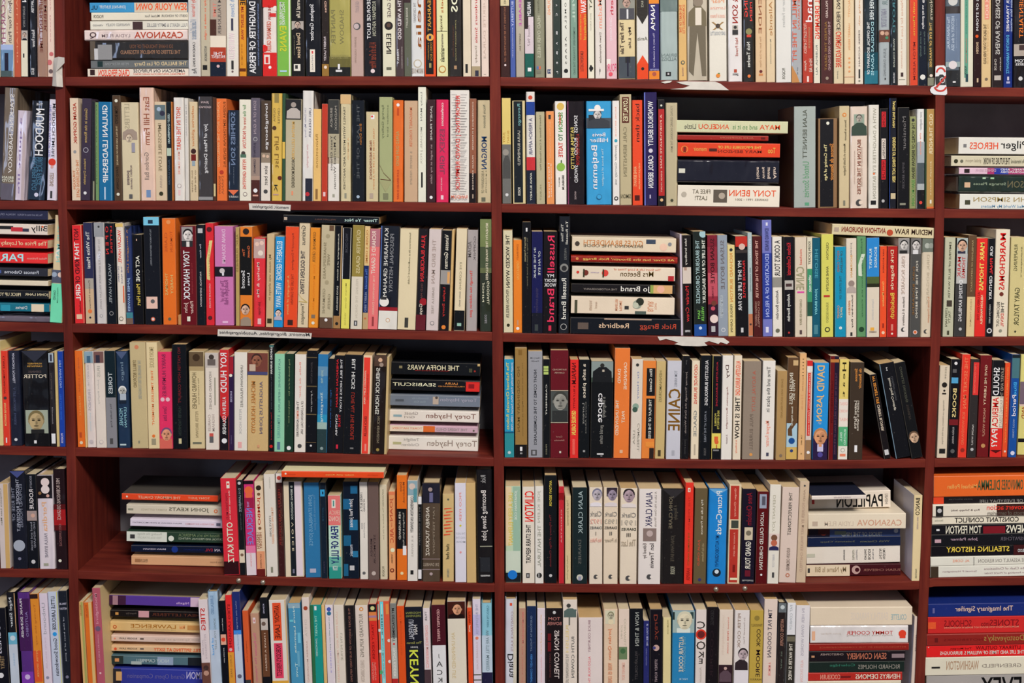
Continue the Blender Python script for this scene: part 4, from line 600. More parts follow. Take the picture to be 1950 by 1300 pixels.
DATA[3] = '''
@0
s -90 92 418 441 282a40;x 34 82 6a6c80 46 The Life and times of NUALA;x -20 30 6a6c80 46 NUALA OFLAHERTY
s -90 91 445 470 dccfc0;x 60 92 2a2626 18 Billy;q -2 26 222 25;q 22 44 b03038 37;q 44 56 334 47;o2 82 450 d9602c 2
s -90 91 472 493 c22c2c;x 2 90 e2b490 28 The Price of Loyalty
s -90 91 494 519 cc3030;x 52 90 d98a80 46 Michael Parkinson;x -30 45 b9c4dc 18 PARKY
s -90 91 523 542 2a2c34;x 9 74 b0b4bc 37 Frances Osborne;q -4 3 458 37
s -90 92 543 555 c9bea6
s -90 93 557 577 1a1c20;x 48 93 d6b898 37 JOHN LAHR;x -30 40 d6b898 37 PRICK UP YOUR EARS
s -90 94 579 598 1c6476;q 60 84 cdbfa4 09;x 30 52 c9d0d0 37 Diaries;q 2 20 2a8498 29
s -90 95 599 613 5c5660 g
95 118 411 c9b68e g;l -9;t 430 500 88b8a8 36 THE MAN;b 515 540 4a5060;o 524 c9b0a0 .7 5;o 524 8a98a8 .2 5;b 541 617 6ccfa4;t 549 578 2a5848 56 FREEDOM;t 555 573 2a5848 24 DAVID
@1
L 140:7 160:7 240:5 280:5 320:3 345:3 430:2 490:-1 530:-4 700:-5 735:-6 860:-7 890:-4 914:0 940:0
143 161 429 cb2b2e;r2 .94 1 d8b08a;t 436 459 5c1c20 27 NOT;t 461 496 ecd4c0 27 THAT;t 495 540 5c1c20 27 KIND OF;t 541 573 ecd4c0 27 GIRL;t 573 596 7a2424 57 Lena Dunham;p 599 608 e8c0a0 28
164 181 424 2a2c48;b 530 550 9a9488;b 550 618 b9a080;t 441 511 d4ccc4 37 The White Masai;t 534 590 5c4c48 46 Corinne Hofmann;o 593 d0703c .5 4;o 605 223 .5 2
184 203 424 bdb8b4 g;b 424 451 8c8e90;o 432 333 .5 2;t 455 590 9a9694 46 TO THE CASTLE AND BACK VACLAV HAVEL;o 602 888 .5 3;o 602 bdb8b4 .5 2
204 222 425 14181e;t 431 484 b4302e 14 O P E N;t 431 482 a4302e 68 LETTERS;t 502 578 7a8084 36 VACLAV HAVEL;o 597 888 .5 4;o 597 14181e .5 3
224 239 425 ded4c4 g;b 425 432 d8b868;t 438 501 cc4a34 37 VACLAV HAVEL;t 507 537 778 24 DISTURBING;t 507 540 778 68 THE PEACE;p 544 576 cc5a34 89;o 607 554 .5 4;o 607 ded4c4 .5 3
241 254 431 26325c g;b 595 606 3a7a84;b 606 618 6c5444;t 436 520 8c6a48 36 A Smuggled Life;t 529 593 8aa4c4 37 JAMES HAWES;v 431 438 2a2a2e
256 274 447 141417;t 487 536 d8ccb4 37 ACT ONE;t 541 582 b8a44c 37 Moss Hart;p 455 459 b98 45
277 307 413 17191f;b 413 429 6fb4cc;p 419 426 234 36;t 436 506 6a6e74 45 TRUTH ABOUT BERTRAND RUSSELL;p 565 588 dcb8a8 18;o 574 555 .5 4;o 608 c86a50 .5 4;o 608 ddd .5 2
311 336 416 e8732a;o 423 ee9a5c .5 4;t 440 480 b85426 68 TOMALIN;t 443 480 b85426 24 CLAIRE;t 520 562 c9a05c 24 THOMAS;t 524 560 c9a05c 68 HARDY;o 608 554 .5 3
339 345 600 b08050
345 375 430 5e171e;p 432 470 8a8684 18;p 459 470 2a2a2c 18;p 460 470 c9c4be 46;F .5 448 11 d2ccc6 1e1c1e;t 477 571 ead8c8 26 TONY HANCOCK;t 576 596 d2a8a0 25 John;t 574 598 d2a8a0 68 Fisher;t 500 560 8a3438 78 The definitive biography;p 603 612 ccb 46
376 391 428 161a20;p 435 444 aaa 28;t 465 492 999ca4 46 Der Kaiser;t 518 584 a0a0a0 46 PATRICK DENNISON
393 408 425 c42a33;o 437 4a2024 .5 5;w5 458 532 c8b878;t 465 526 5a4a2c 45 FOOL ROOT TARTS;t 540 587 e0a0a0 46 CAROLINE SMAILES;o 606 4a2024 .5 4
410 445 431 b86ea0;t 437 502 dcb8d0 46 DIANA SOUHAMI;b 508 527 1e1c22;o 516 b8b0b0 .4 5;p 519 525 dddae0 45;t 534 575 8a4a78 35 The Trials of;t 534 580 8a4a78 58 Radclyffe Hall;p 612 616 d0a8c4 47
449 456 433 a89258;t 446 518 7c6a3a 28 ALEC GUINNESS
457 480 432 ea8430;o 441 2a2424 .5 6;b 451 562 181818;t 468 491 d6643c 68 Guest;t 474 488 d6643c 24 Tim;t 515 549 dcd8cc 14 Second;t 520 544 dcd8cc 68 Lives;F .45 590 10 c9a48c 1e1a1a;m 604 621 8c7c6c
482 504 453 d02e37 g;b 455 492 b89c94;o 465 d8b8a8 .3 4;o 463 d8b8a8 .7 4;o 482 ddd0c0 .6 5;t 500 567 e8b0a8 36 Marley & Me;t 575 600 8a2a2c 47 John Grogan;p 607 618 e0b0b0 47
506 520 446 b9a27c;t 485 572 75623f 37 My moon was always in;p 607 616 332 28
521 538 451 2385bf;t 460 534 b8dce8 28 ELIZABETH GEORGE;t 538 586 b8dce8 28 WRITE AWAY;F .5 597 7 d8c0b4 1e1c20;m 602 610 a9a0a8
540 565 432 da4b29;t 445 515 8e3426 57 Raymond P Dougherty;t 525 600 c89058 24 A Biography of desire;t 522 580 9a3424 57 THE LIFE OF DARWIN;p 610 620 3a2420 37
566 586 424 c9b999;b 424 424.5 888;t 430 467 57554c 26 Gritimus;t 478 560 2f3044 26 THE GOLDEN STRING;t 578 619 66604e 37 Templegate;w6 560 577 b09a50
587 605 434 e08c2e;t 442 500 8a5a28 36 GERMAINE GREER;t 503 590 d07a26 46 THE MADWOMAN;p 600 607 765 37;o 616 ccb .5 3
608 633 429 b3a88a;p 429 440 5c4634 69;o 450 9a8f72 .5 4;t 462 532 847a60 24 SHAKESPEARES;t 484 506 847a60 57 WIFE;o 538 9a8f72 .5 4;t 550 598 8f866c 24 GERMAINE;t 560 590 8f866c 68 GREER;b 605 628 5a4436;o 610 ddd .5 3
634 648 430 14161b;r2 .82 1 a88c64;t 445 535 b4b4a8 46 Autobiography of a Geisha;t 545 592 a4a49c 46 SAYO MASUDA;b 602 628 9a7448;o 617 222 .5 3
649 665 434 14161c;r2 0 .08 ddd;r2 .92 1 ddd8cc;b 532 628 d2cb5c;p 434 532 14161c 18;t 445 482 3c3e46 36 WILD OSCAR;t 540 588 a49c48 46 Miriam Gross;t 596 620 b4ac50 46 VINTAGE
667 689 429 8a7a3c;b 527 628 cac2b0;t 438 521 b4a878 37 GÜNTER GRASS;t 532 606 b4ab98 46 PEELING THE ONION;p 611 621 444 36;p 613 619 bbb 45
690 700 431 cdb27c;b 506 596 1d2c5a;b 596 628 b0946c;t 438 502 b47c44 37 OLIVER S ORME;t 512 550 4a6ab0 37 The Emerald;t 556 594 6a7494 37 ALBERT BIRD;o 607 b5643c .5 2
700 719 436 d96f6f;b 436 470 a86a74;t 441 522 e8c4b8 26 RICHARD E GRANT;t 525 600 ecb4a4 46 THE WAHWAH DIARIES;p 604 622 8a3a3c 46
720 756 431 171a22 g;r2 0 .06 4a6aa8;t 436 566 a8a8a4 24 KATHARINE GRAHAM;t 446 558 6a6c70 57 PERSONAL HISTORY;o 576 ddd8d0 .28 9;p 566 572 333 14;b 586 593 8e1c22;b 593 629 d9d6cb;o 611 b8844c .5 4;o 611 d9d6cb .5 3
756 791 437 d0c3a0;t 444 502 6a6448 56 Remembrance life at court;t 500 542 6a6448 56 Richard Cobb;p 606 625 3c3c38 46
791 810 436 181417 g;t 448 536 a42a2e 38 JULIA BLACKBURN;t 540 575 5a3a38 46 OLD MAN;o 575 8c2028 .7 7;t 579 600 dcb8a8 37 Goya;b 600 630 5c1820;t 579 600 dcb8a8 37 Goya
811 834 437 c4b8b4;t 457 540 a09088 36 THE BIRD MAN;t 548 598 988c84 46 ISABELLA TREE;o 616 666 .5 4;o 616 c4b8b4 .5 3
835 854 439 17181c;t 447 512 c4bcac 37 Vanessa Gorman;b 515 542 8f8c88;p 518 540 c9965c 79;t 548 604 9c2c2a 36 Laylas Story;o 624 d07a34 .5 4
854 859 438 c0a06a
864 884 436 d2c4a4;b 592 630 16191c;t 500 552 90886c 46 EYE CORING;t 556 584 555 46 (auto text);p 616 622 8ab0a0 37
887 908 438 a29a97 g;t 450 497 6a6462 68 GOPNIK;t 460 490 6a6462 14 ADAM;t 515 605 c4443a 36 Through the children gate
914 936 417 2a3024 g;b 417 470 6f7c4c;b 470 510 434e34;b 510 520 5c6440;t 425 533 c9c4a8 57 BENEATH THE WAVES STILLNESS;t 538 575 c9c4a8 24 JOHN;t 535 580 c9c4a8 68 GOODALL;t 600 616 888 46 DOUBLE
s 540 722 410 428 191c22;x 692 719 a8c4bc 37 Titter;x 656 688 a8c4bc 37 Ye Not;x 599 640 5a4038 46 WILLIAM HALL;q 541 547 a98 37
@2
L 950:2 1010:0 1060:-2 1090:-2 1300:3 1460:2 1540:0 1640:0 1710:-2 1780:-4
959 977 439 c9c2a2;t 447 548 2a2824 37 THE WICKED WYNN;t 552 606 443f34 36 FENTON BRESLER;o 620 332 .5 3
978 994 457 f0882f;t 465 495 a85824 47 JOHN BRALEY;t 498 532 e0a050 47 OPERATION;p 610 620 b86 46;o 626 ddd .5 3
995 1011 423 15161a;p 434 441 ccc 46;t 452 545 5a5a4c 57 The Wings of Death in Samuel Brennan;t 452 498 8c8468 24 Bernard Freeman
1012 1033 441 1b1d4a;t 472 530 9aa0a8 24 IN THE BLINK;t 478 524 9aa0a8 68 OF AN EYE;t 550 596 3c3858 46 EDGAR ANTHONY;b 596 640 1a1c26;p 618 630 3a4040 36
1034 1060 441 191619;t 449 519 cf3452 38 Russell;y 522 528 ddd MY;y 531 537 ddd BOOKY;y 539 546 ddd WOOK;t 550 613 cf3452 38 Brand;p 620 630 c03048 46
1062 1084 412 17191e g;t 421 465 a8a8a0 68 To Russell;t 427 460 a8a8a0 24 This Time;t 472 495 5c5e5c 57 WRITERS;o 510 7c7c78 .5 8;o 511 2a2a2c .5 5;t 530 608 b8b8b0 37 Russell Brand;o 623 a8a8a4 .5 6;o 623 17191e .5 5
s 1089 1287 452 486 d4c5aa;x 1111 1224 c28a58 26 GYLES BRANDRETH;x 1111 1224 6c6450 57 BREAKING THE CODE;q 1230 1248 3a4656 14;o2 1263 473 dcb8a0 8;o2 1275 466 7c8084 4;o2 1099 468 443c34 5
s 1087 1290 488 505 8e2418 g;x 1110 1284 cc9c50 37 All Over but the Shoutin' Rick Bragg;o2 1099 496 c8844c 3
s 1089 1285 507 539 d6c8b2;x 1181 1244 6c5a2c 37 Mrs Beeton;x 1168 1258 c97858 13 The Short Life & Long Times of;o2 1152 522 c8423a 7;q 1147 1150 332 28;o2 1115 522 6c3028 6;q 1110 1113 332 28;o2 1100 521 c43c34 3;x 1125 1140 98a 45 KATHRYN;q 1272 1283 a82c30 69
s 1088 1285 542 563 1c1a1c;x 1182 1238 c4c0b8 29 Jo Brand;x 1111 1175 77706a 57 THE AUTOBIOGRAPHY;q 1241 1280 c9a06c 09;o2 1258 552 d8a48c 8;q 1238 1244 8a9a4c 09
s 1087 1284 564 601 d5c6af;V 1233 1244 c48a68 28 BLAIR;V 1246 1250 c48a68 37 TONY;V 1179 1184 c48a68 28 PRIME;V 1171 1176 c48a68 18 MINISTER;V 1132 1137 b8a088 37 JOHN;V 1122 1127 b8a088 28 RENTOUL;o2 1213 579 8c9484 9;o2 1218 573 2c3028 8;o2 1210 581 b0b4a0 6;q 1189 1197 333 57;q 1209 1230 4c5850 89;q 1094 1099 443 29
s 1086 1296 604 637 171a20;x 1218 1287 8c3a2c 37 Rick Bragg;x 1140 1197 c4a88c 36 Redbirds;q 1100 1120 5c5048 37;q 1150 1240 a08a78 01
1297 1301 446 c2b6c4
1301 1318 448 1c1819;t 455 505 b8b4ac 36 luke bradbury;b 509 540 c9bdb0;p 509 515 a88c7c 25;t 545 613 a02c30 37 Murder Crew;t 629 633 bbb 28 KNYX
1322 1346 441 1f2623;o 446 98b8bc .8 7;t 458 578 8ca4a4 25 THE BRADBURY CHRONICLES;t 457 578 c0c4b8 79 THE LIFE OF RAY BRADBURY;t 584 612 68a84c 68 WELLER;t 591 607 68a84c 35 SAM;b 618 640 234a8e;o 625 cde .5 3
1349 1368 448 8a2c3a;b 520 565 b4505c;b 580 640 2f1c2a;b 448 470 75222f;t 455 540 45141f 37 SUSAN BOYLE;o 578 6a3a30 .6 5;o 588 b84a5c .5 4;t 545 568 7c2c3c 46 THE WOMAN;o 608 d8c4bc .6 8;p 622 633 aaa 37
1368 1387 448 8a949f;t 458 551 6c6a6e 37 SUSAN BOYLE;t 562 606 b0b8bc 25 ALICE MONTGOMERY;o 629 ccc .5 4;o 629 8a949f .5 3
1387 1401 467 d2c285;o 476 333 .5 3;t 482 575 c9924c 37 RICHARD BURTON;t 580 633 5c5538 36 FERGUS CASHIN
1402 1425 450 17171a;b 450 470 b23028;o 470 c9a89c .55 6;b 476 482 3a3432;t 497 568 b82c30 68 FRANKIE BOYLE;t 497 592 c8c8cc 25 MY SHIT LIFE SO FAR;p 625 634 bbb 46
1425 1434 443 a1b2b2;b 598 640 b5704e;t 455 490 c8d4d4 47 STEPHEN;t 510 555 6a7c7c 47 RED KAREN KING;o 618 433 .5 2
1435 1452 450 4a1d1d;t 458 568 c09084 36 THE TENOR OF THE WATER;t 575 625 9a7468 57 DI CHAPPELL;t 575 622 9a7468 24 NORMAN LEBRECHT
1453 1471 419 6d72b4;p 424 430 dde 46;t 435 478 3a3c6c 37 EDWARD BUNKER;b 482 608 2d3c8d;t 484 604 8c98cc 37 EDUCATION OF A FELON;p 623 634 ccd 36
1472 1490 451 d9d4c8;t 458 526 3a3640 28 A COOK'S TOUR;b 528 547 8a8880;t 553 608 4a4648 37 Anthony Bourdain;o 630 665 .5 4
1493 1512 451 17151a;t 463 524 a42830 37 Kitchen Confidential;p 534 552 a8a49c 19;p 540 546 433 28;t 560 612 c9c4bc 37 Anthony Bourdain;o 634 a33 .5 2
1514 1536 452 cdc0ab;t 475 504 c84c30 46 michael;t 508 552 a09a7c 18 CAINE;p 555 558 c49 28;t 570 620 8c8468 46 CHRISTOPHER BRAY;p 629 637 544 46
1537 1547 452 d2cdb4;t 460 504 2c3a2c 28 IGGIN JOCKEY;b 512 602 3c8a64;t 524 556 d8e4d4 28 without music;p 575 602 2a5040 09
1547 1562 453 1a5468;t 475 530 3c8494 37 HELOISE;t 550 600 6ab0b8 37 JOAN BRADY;p 619 637 487c88 27
1564 1587 446 cbc860;t 462 494 5a5838 46 CREATION;t 507 554 5a5838 46 ANNE BOLEYN;p 562 566 b03a34 27;t 576 615 9a9850 46 SUSAN BORDO;o 628 3a3a2a .5 5;o 628 cbc860 .5 3
1590 1611 470 1c88aa;t 478 520 36565c 57 OF HELENA;t 478 518 8a5c44 24 KENT CARD;t 585 606 c8c4a0 57 JERZY;t 582 607 b08c64 24 CAUGHEY;o 625 bcc .5 3;t 525 570 2a6c80 46 THE STORY OF
1611 1631 454 d3c8b6;t 462 485 8a847c 46 JOHN;t 486 528 c89c5c 46 BOORMAN;o 540 8c7c74 .5 6;m 545 558 a89c94;t 561 625 2c2c2c 57 Suburban Boy;t 572 600 c8884c 24 ADVENTURES OF A;p 633 640 333 46
1632 1649 450 5c8d60;t 455 484 3c6444 46 Paulina;w5 484 525 c0ccb8;t 490 605 3a6a48 57 Letters from the County;o 628 24402c .5 5
1650 1674 453 2d80c2;b 527 540 4c5c34;b 540 547 2a2c1e;b 547 643 d0c5b2;t 471 510 b8d8e8 68 BOGARDE;t 474 512 b8d8e8 24 RUPERT;t 570 610 b4b4b0 46 Daphne Sheldrick;p 624 630 d8a040 36;t 631 634 987 28 PAN
1675 1688 469 de4f2b;t 475 520 6c2820 46 DIRK BOGARDE;t 536 584 e8a860 36 Great Meadow;p 616 625 8a2a20 46;o 634 eca .5 3
1689 1708 469 a92522;t 476 552 ecc0a0 37 Dirk Bogarde;t 558 607 dcb44c 37 Backcloth;p 618 630 c87c6c 46;o 636 edc .5 2
1709 1730 454 d9d0c8;b 454 483 8c8a88;p 477 483 2a2a2a 18;F .5 467 9 c9c5c0 2a2a2a;t 488 560 c8b8ac 36 DIRK BOGARDE;t 565 620 8c847c 46 Snakes & Ladders;o 628 444 .5 4;o 628 d9d0c8 .6 3
1732 1752 454 4b4b49;b 454 484 6c6a68;p 476 484 ccc 27;F .5 467 9 c8c4c0 222222;t 508 600 7a5c3c 24 DIRK BOGARDE;t 497 606 b8b4a8 57 FOR THE TIME BEING;o 633 dcc .5 4;o 633 c66a3c .5 3
1753 1777 454 cfc2a9 g;b 454 480 6c7468;o 468 a4aaa0 .4 5;o 468 8c9288 .7 5;t 485 580 b8ac94 46 DIRK BOGARDE;t 565 615 c8906c 57 A Gentle Occupation;o 632 444 .4 4;o 632 cfc2a9 .5 3
s 1584 1780 426 446 cfc29c;k 8;x 1735 1774 54402a 27 MEDIUM;x 1703 1730 54402a 27 RAW;o2 1694 438 b04a30 6;x 1602 1686 8e3424 27 ANTHONY BOURDAIN;q 1588 1597 a98 37
@3
L 1790:-5 1850:-6 1950:-6
1795 1815 452 b5b69c;t 461 495 5c5c48 46 EMPIRE;t 497 568 5c5c48 46 OF BLUE WATER;p 572 584 443c34 38;t 592 616 6c6c54 57 TALTY;t 586 622 6c6c54 24 STEPHAN;p 630 638 443 46
1817 1838 453 3a3a3a;b 453 483 a8b4b0;p 478 483 334 18;F .5 468 11 cda68c 221c1a;b 483 540 b0b0ac;t 489 528 b03430 14 MARK;t 489 530 b03430 58 THOMAS;t 534 612 d8d8cc 36 EXTREME RAMBLING;o 627 aaa .5 3
1839 1855 448 5c4632;b 565 641 cfb98c;t 458 556 9a8460 46 RAMBLINGS OF DEMOCRACY;t 570 622 a89064 46 HELEN THOMAS
1855 1876 454 d6302b;t 462 553 e0b45c 37 MARK THOMAS;t 562 618 ecc8a0 57 NELSON MANDELA;t 556 610 8c2420 24 AS USED ON THE
1876 1890 454 17181c;t 469 488 d0d0cc 37 OUR;t 492 522 b02c30 37 FINAL;t 525 571 d0d0cc 37 CENTURY;t 580 616 a0a09c 46 MARTIN REES;o 630 ccc .5 5;o 630 333 .5 3
1891 1918 437 d9cfb8;t 444 498 c8322c 37 MARK;t 492 552 c8322c 37 THOMAS;o 560 6c3028 .5 4;t 575 622 3a2c28 24 BELCHING OUT;t 575 596 3a2c28 57 THE;t 597 622 c8402c 57 DEVIL;o 630 887 .5 3
1920 1952 452 c6ba83;t 466 516 5c5a3c 24 REAPERING;t 470 528 5c5a3c 67 Shakespeare;t 548 620 5c5a3c 36 GARY TAYLOR;o 632 443 .4 2
'''
